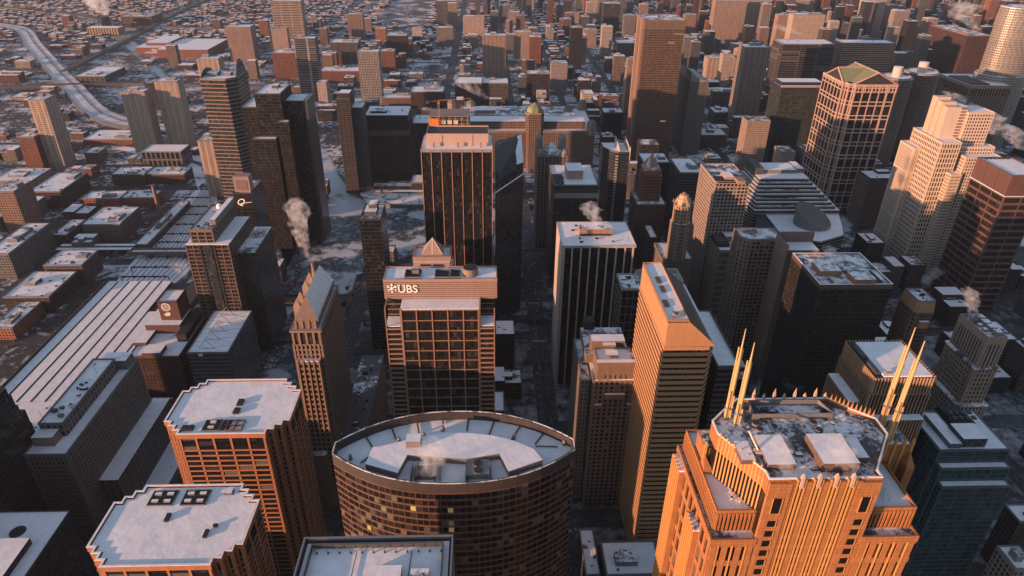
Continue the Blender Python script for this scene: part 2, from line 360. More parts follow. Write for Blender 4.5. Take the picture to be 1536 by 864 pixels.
def ice_mat(lo, hi, scale=.07):
    """frozen river: snow-covered plates parted by dark refrozen leads"""
    m, nt, b = new_mat('river_ice')
    g = N(nt, 'ShaderNodeNewGeometry'); wv = N(nt, 'ShaderNodeMixRGB'); wv.blend_type = 'ADD'; wv.inputs[0].default_value = 1
    nn = noise(nt, .05, 3, .6, None, 'Color'); sc = N(nt, 'ShaderNodeVectorMath', operation='SCALE'); nt.links.new(nn, sc.inputs[0]); sc.inputs['Scale'].default_value = 14
    ad = N(nt, 'ShaderNodeVectorMath', operation='ADD'); nt.links.new(g.outputs['Position'], ad.inputs[0]); nt.links.new(sc.outputs[0], ad.inputs[1])
    v = N(nt, 'ShaderNodeTexVoronoi', feature='DISTANCE_TO_EDGE'); v.inputs['Scale'].default_value = scale; nt.links.new(ad.outputs[0], v.inputs['Vector'])
    v2 = N(nt, 'ShaderNodeTexVoronoi', feature='DISTANCE_TO_EDGE'); v2.inputs['Scale'].default_value = scale*3.3; nt.links.new(ad.outputs[0], v2.inputs['Vector'])
    plate = ramp(nt, v.outputs['Distance'], .06, .13); p2 = ramp(nt, v2.outputs['Distance'], .05, .16)
    big = ramp(nt, noise(nt, .018, 4, .6), lo, hi)
    f = math_(nt, 'MAXIMUM', big, math_(nt, 'MULTIPLY', math_(nt, 'MULTIPLY', plate, p2), math_(nt, 'MULTIPLY', ramp(nt, noise(nt, .03, 4, .7), .35, .62), .8)))
    nt.links.new(mix(nt, f, (.03, .045, .05), (.52, .55, .58)), b.inputs['Base Color']); b.inputs['Roughness'].default_value = .45
    return m
GM, RM = ground_mat(.5, .66, (.30, .30, .32)), road_mat(); GM2 = ground_mat(.485, .56); GM3 = ground_mat(.49, .57)
def ground_sheet(name, rects, z, mat):
    mb = MB()
    for (x0, x1, y0, y1) in rects: mb.quad([(x0, y0, z), (x1, y0, z), (x1, y1, z), (x0, y1, z)])
    return single(name, mb, mat, None, None, kind='structure')
# land with a real slot for the river channel
single('ground', MB().quad([(-6000, -900, 0), (-245, -900, 0), (-245, 740, 0), (-330, 980, 0), (-370, 1330, 0), (-620, 1700, 0), (-6000, 1700, 0)], 2)
       .quad([(-6000, 1700, 0), (-620, 1700, 0), (-845, 1840, 0), (-1150, 2300, 0), (-6000, 9000, 0)], 1)
       .quad([(-165, -900, 0), (6000, -900, 0), (6000, 830, 0), (-85, 830, 0), (-165, 760, 0)])
       .quad([(-210, 1030, 0), (-150, 985, 0), (-40, 985, 0), (60, 990, 0), (6000, 1010, 0), (6000, 9000, 0), (-6000, 9000, 0), (-1110, 2320, 0), (-810, 1820, 0), (-590, 1690, 0), (-335, 1330, 0), (-255, 1130, 0)], 1),
       [GM, GM2, GM3], None, None, kind='structure')
single('river', MB().quad([(-260, -900, -4), (-160, -900, -4), (-160, 955, -4), (-260, 955, -4)]).quad([(-160, 800, -4), (6000, 800, -4), (6000, 1030, -4), (-160, 1030, -4)])
       .quad([(-1200, 955, -3.98), (-160, 955, -3.98), (-160, 2400, -3.98), (-1200, 2400, -3.98)], 1), [ice_mat(.5, .56), ice_mat(.34, .42)], None, None, kind='structure')
single('quay', MB().box(-247, -245, -900, 740, -5, 1.1).box(-165, -163, -900, 760, -5, 1.1).prism([(-165, 758), (-163, 756), (-84, 828), (-85, 830.5)], -5, 1.1).box(-85, 900, 829, 831, -5, 1.1)
       .box(-150, 900, 984, 986, -5, 1.1).prism([(-212, 1030), (-210, 1028), (-149, 984), (-150, 986.5)], -5, 1.1).prism([(-257, 1130), (-255, 1130), (-208, 1030), (-212, 1030)], -5, 1.1),
       stone((.2, .19, .18)), None, None, kind='structure')
NS_X = [(-570, 14), (-505, 14), (-376, 14), (-292, 13), (-150, 17), (54, 19), (178, 16), (315, 18), (440, 18), (575, 18), (690, 18), (810, 18), (930, 16), (1050, 16), (1180, 22), (1320, 16), (1450, 16)]
EW_Y = [(92, 16), (196, 18), (275, 16), (366, 18), (470, 18), (620, 17), (700, 15), (800, 18), (1060, 20), (1165, 14), (1290, 14), (1390, 18), (1500, 14), (1600, 14), (1710, 14), (1820, 14), (1930, 18), (2050, 18), (2180, 14), (2310, 14), (2440, 14), (2580, 14), (2720, 18), (2900, 14), (3100, 16), (3300, 14), (3520, 18), (3800, 14)]
rr = []
for x, wd in NS_X:
    if x < -250: rr.append((x-wd/2, x+wd/2, -300, 980 if x > -400 else 1700))
    elif x < -100: rr.append((x-wd/2, x+wd/2, -300, 760))
    else: rr += [(x-wd/2, x+wd/2, -300, 829), (x-wd/2, x+wd/2, 987, 5000)]
rr += [(-110, -88, 1010, 5000)]
ground_sheet('road', rr, .004, RM)
er = []
for y, wd in EW_Y:
    er += [((-84 if 700 < y < 990 else -150) if y < 1000 else (-230 if y < 1200 else -300), 2600 if y < 2000 else 3400, y-wd/2, y+wd/2), (-2600, -247 if y < 760 else (-450 if y < 1300 else -1000 if y < 2000 else -1300), y-wd/2, y+wd/2)]
ground_sheet('cross_street', er, .008, RM)
# pavements with kerbs in the blocks nearest the camera
pv = MB()
xs = [-150+8.5, 54-9.5, 54+9.5, 178-8, 178+8, 315-9, 315+9, 440-9, 440+9, 575-9]; ys = [92+8, 196-9, 196+9, 275-8, 275+8, 366-9, 366+9, 470-9, 470+9, 620-8.5, 620+8.5, 700-7.5, 700+7.5, 800-9]
for i in range(0, len(xs), 2):
    for j in range(0, len(ys), 2): pv.box(xs[i], xs[i+1], ys[j], ys[j+1], -.2, .14)
single('pavement', pv, ground_mat(.47, .62, (.36, .36, .38)), None, None, kind='structure')
lm = MB()
for x, wd in ((54, 19), (178, 16), (315, 18), (440, 18), (-150, 17)):
    for k in range(60):
        y = 100+k*11.5
        for dx in ((0,) if wd < 18 else (-3.2, 3.2)): lm.quad([(x+dx-.08, y, .013), (x+dx+.08, y, .013), (x+dx+.08, y+4, .013), (x+dx-.08, y+4, .013)])
for y in (196, 275, 366, 470, 620, 700):
    for x in (54, 178, 315, 440):
        for k in range(9): lm.quad([(x-7+k*1.7, y-12.6, .013), (x-6.2+k*1.7, y-12.6, .013), (x-6.2+k*1.7, y-9.8, .013), (x-7+k*1.7, y-9.8, .013)])
single('lane_marking', lm, plain((.6, .6, .6), .7), None, None, kind='structure')
# bridges over the channel, one per street
def bridge(label, x0, x1, y0, y1, along_x=True):
    t = thing('river_bridge', label, 'bridge', ((x0+x1)/2, (y0+y1)/2, 0))
    part('deck', MB().box(x0, x1, y0, y1, -.9, .35, 0, 1), [BLK, RM], t)
    for s in (0, 1):
        if along_x: yy = y0 if s == 0 else y1-.5; part('railing', MB().box(x0, x1, yy, yy+.5, .35, 1.6), stone((.16, .08, .06)), t)
        else: xx = x0 if s == 0 else x1-.5; part('railing', MB().box(xx, xx+.5, y0, y1, .35, 1.6), stone((.16, .08, .06)), t)
    n = 3
    for i in range(1, n):
        if along_x: x = x0+(x1-x0)*i/n; part('pier', MB().box(x-1.5, x+1.5, y0+1, y1-1, -5, -.9), GREY, t)
        else: y = y0+(y1-y0)*i/n; part('pier', MB().box(x0+1, x1-1, y-1.5, y+1.5, -5, -.9), GREY, t)
for y, s in ((196, 'beside the notched white roofs'), (275, 'between the two notched orange towers'), (366, 'behind the notched orange towers'), (470, 'by the opera tower base'), (620, 'beyond the opera tower'), (700, 'in front of the ice plates')):
    bridge('street bridge over the frozen river %s' % s, -248, -160, y-9, y+9)
for x, s in ((54, 'at the end of the dark central street'), (178, 'second east of the dark central street'), (315, 'beside the tower with stepped floors'), (440, 'below the tower with the green gables')):
    bridge('river bridge %s' % s, x-10, x+10, 826, 990, False)
# ------------------------------------------------------------------ lettering helper
def text(name, s, t, loc, size, mat, rot=(pi/2, 0, 0), ext=.15, shear=0, bold=0):
    c = bpy.data.curves.new(name, 'FONT'); c.body = s; c.size = size; c.extrude = ext; c.align_x = 'LEFT'; c.shear = shear; c.offset = bold
    o = link(bpy.data.objects.new(name, c)); c.materials.append(mat); o.parent = t; o.location = Vector(loc)-Vector(t.location); o.rotation_euler = rot; return o
def fan(t, x, y, z, r):
    h = part('cooling_fan', MB().cyl(x, y, z-.6, z+.15, r*1.12, 20), LGREY, t)
    mb = MB()
    for k in range(8):
        a = 2*pi*k/8; p = [(x+cos(a-.22)*r, y+sin(a-.22)*r), (x+cos(a+.22)*r, y+sin(a+.22)*r), (x+cos(a+.5)*r*.25, y+sin(a+.5)*r*.25), (x+cos(a-.5)*r*.25, y+sin(a-.5)*r*.25)]
        mb.quad([(*q, z+.25) for q in p])
    b = part('fan_blade', mb, BLK, t); b.parent = h
# ------------------------------------------------------------------ two notched orange office towers
GRAN = stone((.52, .21, .095), .75, .18)
def notched(name, label, y0, y1, x0=-185, x1=-115, z=150):
    t = thing(name, label, 'office tower', ((x0+x1)/2, (y0+y1)/2, 0)); s = 11/3
    def corner(cx, cy, sx, sy):                       # three steps biting each corner
        return [(cx+sx*11, cy), (cx+sx*11, cy+sy*s), (cx+sx*2*s, cy+sy*s), (cx+sx*2*s, cy+sy*2*s), (cx+sx*s, cy+sy*2*s), (cx+sx*s, cy+sy*11), (cx, cy+sy*11)]
    sw = corner(x0, y0, 1, 1)[::-1]; se = corner(x1, y0, -1, 1); ne = corner(x1, y1, -1, -1)[::-1]; nw = corner(x0, y1, 1, -1)
    P = sw + se + ne + nw
    facade(t, P, 0, z, GRAN, glass((.012, .013, .014), .2, 2.5), fl=3.9, bay=10, pw=1.15, sh=.95, pd=.4, sd=.4, win=100, zs=[z-2.2, z-12]+[z-12-3.9*i for i in range(1, 36)])
    part('roof', MB().prism(offset(P, -.9), z-.4, z+.3), snow(.25, (.2, .2, .2), .03), t)
    part('parapet', MB().ring(offset(P, .6), .9, z-2.3, z+.9), GRAN, t); part('parapet_cap', MB().ring(offset(P, .65), 1.0, z+.9, z+1.15), SNOWC, t)
    foot(x0, x1, y0, y1); return t
GRATE = stone((.06, .055, .05))
def well(t, x0, x1, y0, y1, z, n=2):
    part('roof_well', MB().box(x0, x1, y0, y1, z+.3, z+.62), GRATE, t); part('well_rim', MB().ring(rect(x0-.3, x1+.3, y0-.3, y1+.3), .35, z+.2, z+1.0), LGREY, t)
    for i in range(n):
        for j in range(2):
            xx = x0+(x1-x0)*(i+.5)/n; yy = y0+(y1-y0)*(j+.5)/2; part('rooftop_unit', MB().box(xx-1.6, xx+1.6, yy-.8, yy+.8, z+.6, z+1.6, 0, 1), [LGREY, SNOW], t)
t = notched('office_tower', 'orange gridded tower with notched white roof and two side by side square roof wells', 210, 258)
well(t, *PB('m',150,(850,462),(990,462),(880,382)), 150); well(t, *PB('m',150,(1040,460),(1180,460),(1080,378)), 150)
well(t, *PB('m',150,(1297,400),(1338,400),(1305,374)), 150, 1)
for a, b, c in (((945,556),(968,556),(985,512)), ((1168,650),(1188,650),(1198,605)), ((1228,587),(1252,587),(1235,573))):
    x0, x1, y0, y1 = PB('m',150,a,b,c); part('roof_vent', MB().box(x0, x1, y0, y1, 150.3, 151.5), BLK, t)
t = notched('office_tower', 'orange gridded tower with notched white roof and one striped roof grating near its edge', 297, 346)
x0, x1, y0, y1 = PB('q7',150,(340,470),(470,470),(390,388)); well(t, x0, x1, y0, y1, 150, 1)
for i in range(4):
    xx = x1+1.0+i*1.3; part('duct', MB().box(xx, xx+.7, y0, y1, 150.3, 151.2), BLK, t)
x0, x1, y0, y1 = PB('q7',150,(525,472),(660,472),(570,388)); part('pipe_frame', MB().ring(rect(x0, x1, y0, y1), .4, 150.3, 151.4).box((x0+x1)/2-.2, (x0+x1)/2+.2, y0, y1, 150.3, 151.4).box(x0, x1, (y0+y1)/2-.2, (y0+y1)/2+.2, 150.3, 151.3), stone((.3, .15, .12)), t)
for a, b, c in (((590,335),(635,335),(610,292)), ((620,270),(665,270),(640,222)), ((170,472),(262,472),(200,435))):
    x0, x1, y0, y1 = PB('q7',150,a,b,c); part('roof_vent', MB().box(x0, x1, y0, y1, 150.3, 151.6), BLK, t)
# ------------------------------------------------------------------ lens-shaped bronze tower
def arc(cx, cy, rx, ry, a0, a1, n): return [(cx+rx*cos(R(a0+(a1-a0)*i/n)), cy+ry*sin(R(a0+(a1-a0)*i/n))) for i in range(n+1)]
t = thing('lens_tower', 'bronze curved office tower with lens shaped snowy roof', 'office tower', (-15, 225, 0))
BRZ = stone((.25, .13, .085), .45, .2)
def lens(k=0.0):
    L0, L1, yl, yf, yb = -67+k*1.6, 37-k*1.6, 224.5, 203+k, 248-k; n = 20; P = []
    xc = -15; hw = (L1-L0)/2
    for i in range(n+1):
        x = L0+(L1-L0)*i/n; u = (x-xc)/hw; P.append((x, yf+(yl-3.0-yf)*(u*u*.55+.45*abs(u)**3)))
    for i in range(n+1):
        x = L1-(L1-L0)*i/n; u = (x-xc)/hw; P.append((x, yb-(yb-yl-3.5)*(u*u*.6+.4*abs(u)**3)))
    return P
LP = lens()
facade(t, LP, 0, 200.2, BRZ, glass((.016, .017, .018), .12, 1.6), fl=3.9, bay=2.6, pw=.14, sh=1.0, pd=.16, sd=.3, win=100)
for i in range(44):                                   # a few offices with the lights on
    k = rnd.choice((1, 1, 2, 2, 3, 3, 4, 5, 6, 7, 9)); a, b = Vector(LP[k]), Vector(LP[k+1]); e = (b-a).normalized(); z = 200.2-1.15-3.9*rnd.randint(1, 22); q = a+e*rnd.choice((1.3, 3.9)); nv = Vector((e.y, -e.x)); q = q+nv*.1
    li = rnd.randrange(4); me = unit('lit_window', li, lambda: MB().quad([(-1.1, 0, -2.75), (1.1, 0, -2.75), (1.1, 0, 0), (-1.1, 0, 0)]), plain(((1.0, .58, .16), (.9, .6, .25), (1, .7, .3), (.6, .6, .4))[li], .4, 0, (.34, .16, .08, .04)[li])); put('lit_window', me, t, (q.x, q.y, z), math.atan2(e.y, e.x))
part('roof', MB().prism(offset(LP, -.5), 200.4, 200.9), SNOWC, t)
part('parapet', MB().ring(offset(LP, .3), 1.0, 199.8, 205.2), stone((.085, .065, .06)), t); part('parapet_cap', MB().ring(offset(LP, .35), .45, 205.2, 205.4), snow(.47, (.1, .1, .1), .15), t)
LI = [(-53,225.3)]+arc(-15.5, 213, 44, 22.5, 152, 28, 18)+[(24,222)]
LI = [p for p in PL('q6',203.5,(235,435),(430,490),(490,380),(850,405),(1050,372),(1105,480),(1310,410),(1255,345),(1180,312),(1110,286),(1000,262),(880,248),(760,246),(650,254),(560,272),(440,300),(330,328),(280,332))]
part('raised_roof', MB().prism(LI, 200.9, 204.2, 0, 1), [stone((.3, .28, .27)), SNOWC], t)
x0, x1, y0, y1 = PB('q6',204.2,(482,330),(570,328),(490,280)); part('penthouse', MB().box(x0, x1, y0, y1, 204.2, 207.6, 0, 1), [stone((.34, .30, .28)), SNOWC], t)
fx, fy = PT('q6',205,920,440); part('fan_deck', MB().box(fx-5.2, fx+4.6, fy-3.6, fy+5.4, 200.9, 203.6), stone((.4, .39, .39)), t); fan(t, fx-.3, fy+2.8, 203.9, 2.0); fan(t, fx, fy-1.4, 203.9, 2.0)
for px_ in (515, 545, 660, 690, 845, 860, 1000): 
    x, y = PTX('q6',204,px_,450); part('well_wall', MB().box(x-.2, x+.2, y-5, y+4, 200.9, 204.0), LGREY, t)
x, y = PT('q6',203,600,470); part('cooling_tower', MB().box(x-4.5, x+4, y-3, y+3, 200.9, 203.2), stone((.26, .2, .18)), t)
for i, (a, b) in enumerate(((( 205,420),(280,365)), ((280,330),(240,265)), ((420,275),(395,210)), ((560,240),(548,172)), ((705,185),(705,150)), ((850,225),(860,155)), ((985,250),(1015,170)), ((1120,280),(1185,180)), ((1265,305),(1315,240)), ((1265,318),(1400,322)))):
    p = PT2('q6',201.5,a); q = PT2('q6',201.5,b); part('roof_divider', MB().bar((*p, 201.4), (*q, 201.4), .32), BLK, t)
for a in ((705,215), (590,255), (440,285), (145,390), (1135,265), (1440,300)):
    x, y = PT2('q6',202,a); part('roof_vent', MB().cyl(x, y, 200.9, 203.6, .9, 8, .7), stone((.4, .3, .25)), t)
foot(-67, 37, 203, 248)
# ------------------------------------------------------------------ glass box tower at the picture's foot
t = thing('glass_box_tower', 'dark glass tower with sunken snowy roof deck inside a steel screen', 'office tower', (-41, 150, 0))
P = rect(-68.5, -13.8, 118, 176.5)
facade(t, P, 0, 203.4, STEEL, glass((.02, .022, .024), .1), fl=4, bay=6, pw=.35, sh=.4, pd=.2, sd=.12)
part('roof', MB().prism(offset(P, -1.2), 203.6, 204), SNOWC, t); part('parapet', MB().ring(offset(P, .2), .6, 202, 206), STEEL, t); part('screen_wall', MB().ring(offset(P, -3.2), .4, 204, 206.2), GREY, t)
for i in range(12):
    x = -64+i*4.2; part('davit', MB().bar((x, 171.6, 204), (x, 171.6, 206.3), .12), STEEL, t)
for i in range(12):
    x = -63+i*4.1; part('roof_anchor', MB().box(x-.25, x+.25, 170.4, 170.9, 204, 204.7), BLK, t)
x0, x1, y0, y1 = PB('n',204,(655,900),(850,900),(690,832)); part('penthouse', MB().box(x0, x1, y0-8, y1, 204, 206.6, 0, 1), [stone((.3, .2, .16)), SNOWC], t)
x0, x1, y0, y1 = PB('n',204,(905,890),(1010,890),(920,845)); part('penthouse', MB().box(x0, x1, y0-6, y1, 204, 206.2, 0, 1), [GREY, SNOWD], t)
for X in (-50, -30): part('lightning_cable', MB().bar((X, 120, 204.4), (X+1.5, 171, 204.4), .15), BLK, t)
foot(-68, -14, 118, 176)
# ------------------------------------------------------------------ lit orange tower with paired masts
t = thing('masted_tower', 'sunlit orange granite tower with finned crown and two pairs of golden masts', 'skyscraper', (95, 155, 0))
FR = stone((.56, .225, .075), .7, .2, 0, 1.6); FRL = stone((.66, .33, .105), .55, .15); FG = glass((.02, .016, .014), .15, 1.2, 4.2)
def frwall(bx, fl=8.4, **kw): 
    facade(t, bx[0], bx[1], bx[2], FR, FG, fl=fl, part_name='glazing', **kw)
base = [(66, 137.2), (78.7, 137.2), (78.7, 140), (111.5, 140), (111.5, 137.2), (128, 137.2), (128, 177), (66, 177)]
facade(t, base, 0, 247, FR, FG, fl=8.4, bay=4.2, pw=1.75, sh=2.4, pd=.5, sd=.42, win=100, part_name='glazing')
for xa, xb in ((66, 78.7), (111.5, 128)):
    nb_ = round((xb-xa)/4.2)
    for i in range(nb_): xx = xa+(i+.5)*(xb-xa)/nb_; part('mullion', MB().box(xx-.17, xx+.17, 136.55, 137.1, 0, 245.5), FRL, t)
part('ledge_roof', MB().prism(offset(base, -.1), 247, 247.3), SNOWD, t); part('ledge_parapet', MB().ring(offset(base, .55), .6, 245.6, 248), FR, t)
terr = [(67.4, 140.9), (127.4, 140.9), (127.4, 176), (67.4, 176)]
facade(t, terr, 247, 254.6, FR, FG, fl=30, bay=1.25, pw=.5, sh=1.6, pd=.55, sd=.2, part_name='louvre_wall', names=('fin', 'band'))
part('terrace_roof', MB().prism(offset(terr, -.2), 254.6, 255), SNOWC, t); part('terrace_parapet', MB().ring(offset(terr, .25), .5, 254, 255.9), FR, t)
main = [(79, 138.2), (111.2, 138.2), (111.2, 141), (122, 156), (122, 163), (116, 168), (111, 173.4), (81, 173.4), (75, 168), (70, 163), (70, 157), (79, 141)]
MBk = MB()
for k in range(len(main)):
    a, b = main[k], main[(k+1) % len(main)]
facade(t, main, 240, 270, FR, plain((.014, .011, .010), .2, 0, 0, .2), fl=60, pw=0, sh=5.0, sd=.18, part_name='crown_wall', names=('fin', 'band'))
# front face: blank granite ends with stacked windows, finned middle
ff = MB(); 
def fpt(x0, x1, z0, z1, d, nm, mt): part(nm, MB().box(x0, x1, 138.2-d, 138.4, z0, z1), mt, t)
for xa, xb in ((79, 85.6), (104.9, 111.2)):
    fpt(xa, xb, 0, 270.2, 1.25, 'corner_pier', FR)
    xm = (xa+xb)/2; fpt(xm-1.3, xm+1.3, 258.5, 264.5, 1.35, 'window', WCOL[0]); fpt(xm-1.45, xm-1.3, 258.3, 264.6, 1.55, 'window_trim', FRL); fpt(xm+1.3, xm+1.5, 258.3, 264.6, 1.55, 'window_trim', FRL)
    for i in range(26):
        z = 253-4.2*i; fpt(xm-1.2, xm+1.2, z, z+2.4, 1.35, 'window', WCOL[0]); fpt(xm+1.2, xm+1.45, z-.1, z+2.5, 1.5, 'window_trim', FRL)
for i in range(5):
    x = 85.6+19.3*(i)/4.0
    fpt(x-.75, x+.75, 0, 270.5, 1.05, 'pier', FR)
    if i < 4:
        for d in (1.25, 2.4, 3.55): fpt(x+d-.2, x+d+.2, 0, 271.4, 1.2, 'fin', FRL)
        xx = x+2.4; part('finial', MB().box(xx-.45, xx+.45, 136.7, 137.9, 268.5, 272.4).pyramid(rect(xx-.45, xx+.45, 136.7, 137.9), 272.4, (xx, 137.3, 273.8)), stone((.6, .42, .32)), t)
        for j in range(32): fpt(x+.75, x+4.1, 248.6-8*0-4.2*j-1.4, 248.6-4.2*j, .85, 'spandrel', FR)
part('crown_parapet', MB().ring(offset(main, .25), .7, 268, 271), FR, t); part('parapet_cap', MB().ring(offset(main, .3), .55, 271, 271.25), SNOWC, t)
part('crown_roof', MB().prism(offset(main, -.6), 270.02, 270.1), snow(.49, (.075, .072, .07), .09), t)
for nm, pts, h in (('penthouse', ((745,510),(1000,500),(880,290),(622,288)), 3.4), ('penthouse', ((330,515),(525,510),(462,295),(258,300)), 2.2), ('penthouse', ((1000,465),(1075,460),(985,325),(895,322)), 2.0), ('penthouse', ((145,480),(255,480),(205,350),(105,335)), 1.8)):
    pp = PL('q2',270+h,*pts); xs_ = [p[0] for p in pp]; ys_ = [p[1] for p in pp]
    part(nm, MB().box(sum(sorted(xs_)[:2])/2, sum(sorted(xs_)[2:])/2, sum(sorted(ys_)[:2])/2, sum(sorted(ys_)[2:])/2, 270.1, 270+h, 0, 1), [stone((.26, .15, .11)), SNOWC], t)
for a in ((258,212), (288,255), (672,205), (715,258)):
    x, y = PT2('q2',271,a); fan(t, x, y, 270.9, 1.05)
for a, b in (((345,185),(400,285)), ((555,170),(625,290)), ((780,180),(850,280)), ((520,525),(580,630)), ((745,525),(800,620)), ((985,510),(1050,615)), ((1010,490),(1120,550)), ((1000,330),(1060,300))):
    part('steel_beam', MB().bar((*PT2('q2',271.4,a), 271.2), (*PT2('q2',271.4,b), 271.2), .14), STEEL, t)
for i in range(9):                                    # spiked back parapet
    x = 83+i*3.4; h = 4.2 if i % 2 else 2.2; part('finial', MB().box(x-.35, x+.35, 173.2, 174, 268, 271.2+h*.4).pyramid(rect(x-.35, x+.35, 173.2, 174), 271.2+h*.4, (x, 173.6, 271.2+h)), stone((.6, .42, .32)), t)
for i in range(11):
    q = Vector((111.5, 172)).lerp(Vector((121.5, 164)), i/10); part('finial', MB().pyramid(rect(q.x-.3, q.x+.3, q.y-.3, q.y+.3), 271, (q.x, q.y, 274)), FRL, t)
for x0, x1, sx in ((68.3, 81, -1), (121, 135, 1)):    # shoulder blocks that carry the masts
    b = rect(x0, x1, 160.5, 169); part('mast_block', MB().prism(b, 240, 262), FR, t); part('mast_block_roof', MB().prism(offset(b, -.4), 262, 262.2), SNOWD, t)
    for i in range(6):
        x = x0+(x1-x0)*i/5; part('finial', MB().box(x-.4, x+.4, 159.9, 160.6, 250, 264).pyramid(rect(x-.4, x+.4, 159.9, 160.6), 264, (x, 160.2, 265.4)), FRL, t)
    part('buttress', MB().box(x0-.6 if sx < 0 else x1-2.2, x0+2.2 if sx < 0 else x1+.6, 156.5, 161, 225, 256).pyramid(rect(x0-.6 if sx < 0 else x1-2.2, x0+2.2 if sx < 0 else x1+.6, 156.5, 161), 256, ((x0 if sx < 0 else x1), 160, 260)), FR, t)
MG = plain((.72, .48, .22), .35, .35)
for cx in (75.4, 126.2):
    for j, dx in enumerate((0, 3.0)):
        X, Y_ = cx+dx*.75, 165.6-dx*.9; top = 303.6-3*j
        mb = part('mast', MB().cyl(X, Y_, 262, 292, .55, 10, .5).cyl(X, Y_, 292, top, .38, 10, .12), MG, t)
        for k, (ox, oy, zt) in enumerate(((-.9, .2, 297), (.75, .45, 296), (-1.0, -.7, 281), (.85, -.6, 279))):
            b = part('mast_tube', MB().cyl(X+ox*.85, Y_+oy*.85, 262, zt-j*3, .3, 8, .26), MG, t); b.parent = mb
        b = part('mast_collar', MB().cyl(X, Y_, 274, 274.5, 1.35, 10), STEEL, t); b.parent = mb
for gy0, gy1, x, zt in ((166.5, 174.5, 66, 246), (146, 153.5, 66, 241)):   # gabled bays on the west side
    part('west_bay', MB().box(x-2.2, x+.2, gy0, gy1, 0, zt), FR, t); part('bay_roof', MB().box(x-2.3, x+.2, gy0-.1, gy1+.1, zt, zt+.5), SNOWD, t)
    for i in range(5):
        y = gy0+.5+i*(gy1-gy0-1)/4; part('fin', MB().box(x-2.9, x-2.2, y-.3, y+.3, 0, zt+1), FRL, t)
for a in ((565,245), (578,270), (575,300), (640,320), (585,298)):
    x, y = PT2('q3',255,a); part('satellite_dish', MB().cyl(x, y, 255, 256, .12, 6).cyl(x, y, 256, 256.4, .2, 12, .6), plain((.75, .7, .66)), t)
for a in ((735,225), (758,260), (773,288), (728,262), (730,295)):
    x, y = PT2('q4',255,a); part('satellite_dish', MB().cyl(x, y, 255, 256, .12, 6).cyl(x, y, 256, 256.4, .2, 12, .6), plain((.75, .7, .66)), t)
for k in range(26):
    x, y = rnd.uniform(82, 109), rnd.uniform(142, 171); unitbox(t, x, y, 270.1, rnd.uniform(.8, 2.6), rnd.uniform(.6, 1.6), rnd.uniform(.4, 1.2), rnd.choice((GREY, LGREY, BLK)), cap=rnd.random() < .6)
part('screen_wall', MB().ring([(83, 164.5), (109, 164.5), (107, 171.5), (84, 171.5)], .3, 270.1, 272.2), LGREY, t)
for k in range(14):
    a_ = Vector((79.4, 141)).lerp(Vector((70.4, 156.6)), (k+.5)/14); part('fin', MB().bar((a_.x-.3, a_.y-.2, 255), (a_.x-.3, a_.y-.2, 271.6+.8*(k % 2)), .33), FRL, t)
gx, gy = PT('q2',272,275,410); part('window_hoist', MB().box(gx-1, gx+1, gy-1, gy+1, 270, 272).bar((gx, gy, 272), (gx-1.6, gy+5, 275), .3).bar((gx+1.5, gy-.2, 271), (gx-1.5, gy+.2, 271.6), .35), plain((.6, .42, .3)), t)
foot(64, 134, 136, 178)
# ------------------------------------------------------------------ brown stone opera tower
OP = stone((.36, .235, .17), .8, .18); OPD = stone((.3, .19, .13), .8)
t = thing('opera_tower', 'tall brown stone tower with steep hipped snowy roof beside a steam plume', 'stone tower', (-122, 416, 0))
P = rect(-132, -112, 386, 447)
facade(t, P, 0, 150, OP, glass((.02, .018, .016), .3, 1.4, 3.8), fl=3.9, bay=2.9, pw=1.25, sh=1.3, pd=.45, sd=.18, win=100, part_name='wall')
facade(t, rect(-131.6, -112.4, 386.4, 446.6), 150, 160.4, OP, glass((.02, .018, .016), .3, 1.4, 3.8), fl=20, bay=4.4, pw=1.5, sh=1.2, pd=.6, sd=.2, part_name='attic_wall')
part('cornice', MB().ring(offset(P, .6), 1.3, 159.6, 161.2), OP, t); part('gutter', MB().prism(offset(P, -.4), 160.2, 160.5), SNOWC, t)
Q = rect(-129, -114, 389, 444)
part('attic', MB().prism(Q, 160.5, 166.5), OPD, t)
for i in range(4): part('attic_pier', MB().box(-128.5+i*4.3-.6, -128.5+i*4.3+.6, 388.4, 389.2, 160.5, 167.2), OP, t)
rf = MB(); a0, a1 = (-121.5, 397, 182), (-121.5, 440, 182); q = [(*p, 166.5) for p in offset(Q, .5)]
rf.quad([q[0], q[1], a0], 1).quad([q[1], q[2], a1, a0]).quad([q[2], q[3], a1], 1).quad([q[3], q[0], a0, a1])
part('hipped_roof', rf, [snow(.28, (.2, .19, .18), .2), stone((.30, .2, .15))], t)
for i in range(19):                                   # standing seams and crest ornament
    y = 392+i*2.7; zt = 182 if y > 397 else 166.5+(y-389)*1.9
    part('roof_seam', MB().bar((-113.6, y, 166.9), (-113.6-7.6*(zt-166.5)/15.5, y, zt+.15), .12), LGREY, t)
for i in range(14): part('cresting', MB().pyramid(rect(-113.6, -112.6, 390+i*3.9, 391.5+i*3.9), 166.4, (-113.1, 390.7+i*3.9, 169.6)), OPD, t)
for y in (402, 412, 428, 440): part('roof_turret', MB().box(-132, -127.5, y-2, y+2, 160, 171).pyramid(rect(-132.2, -127.3, y-2.2, y+2.2), 171, (-129.8, y, 176)), OP, t)
part('smokestack', MB().cyl(-124, 432, 176, 188, 1.3, 10, 1.1), OPD, t)
part('front_bay', MB().box(-130, -114.8, 382.6, 386, 0, 138), OP, t); part('bay_roof', MB().box(-130.2, -114.6, 382.4, 386.2, 138, 138.5), SNOWD, t)
for i in range(5): part('bay_pier', MB().box(-130+i*3.55, -129+i*3.55, 382.0, 382.7, 0, 140), OP, t)
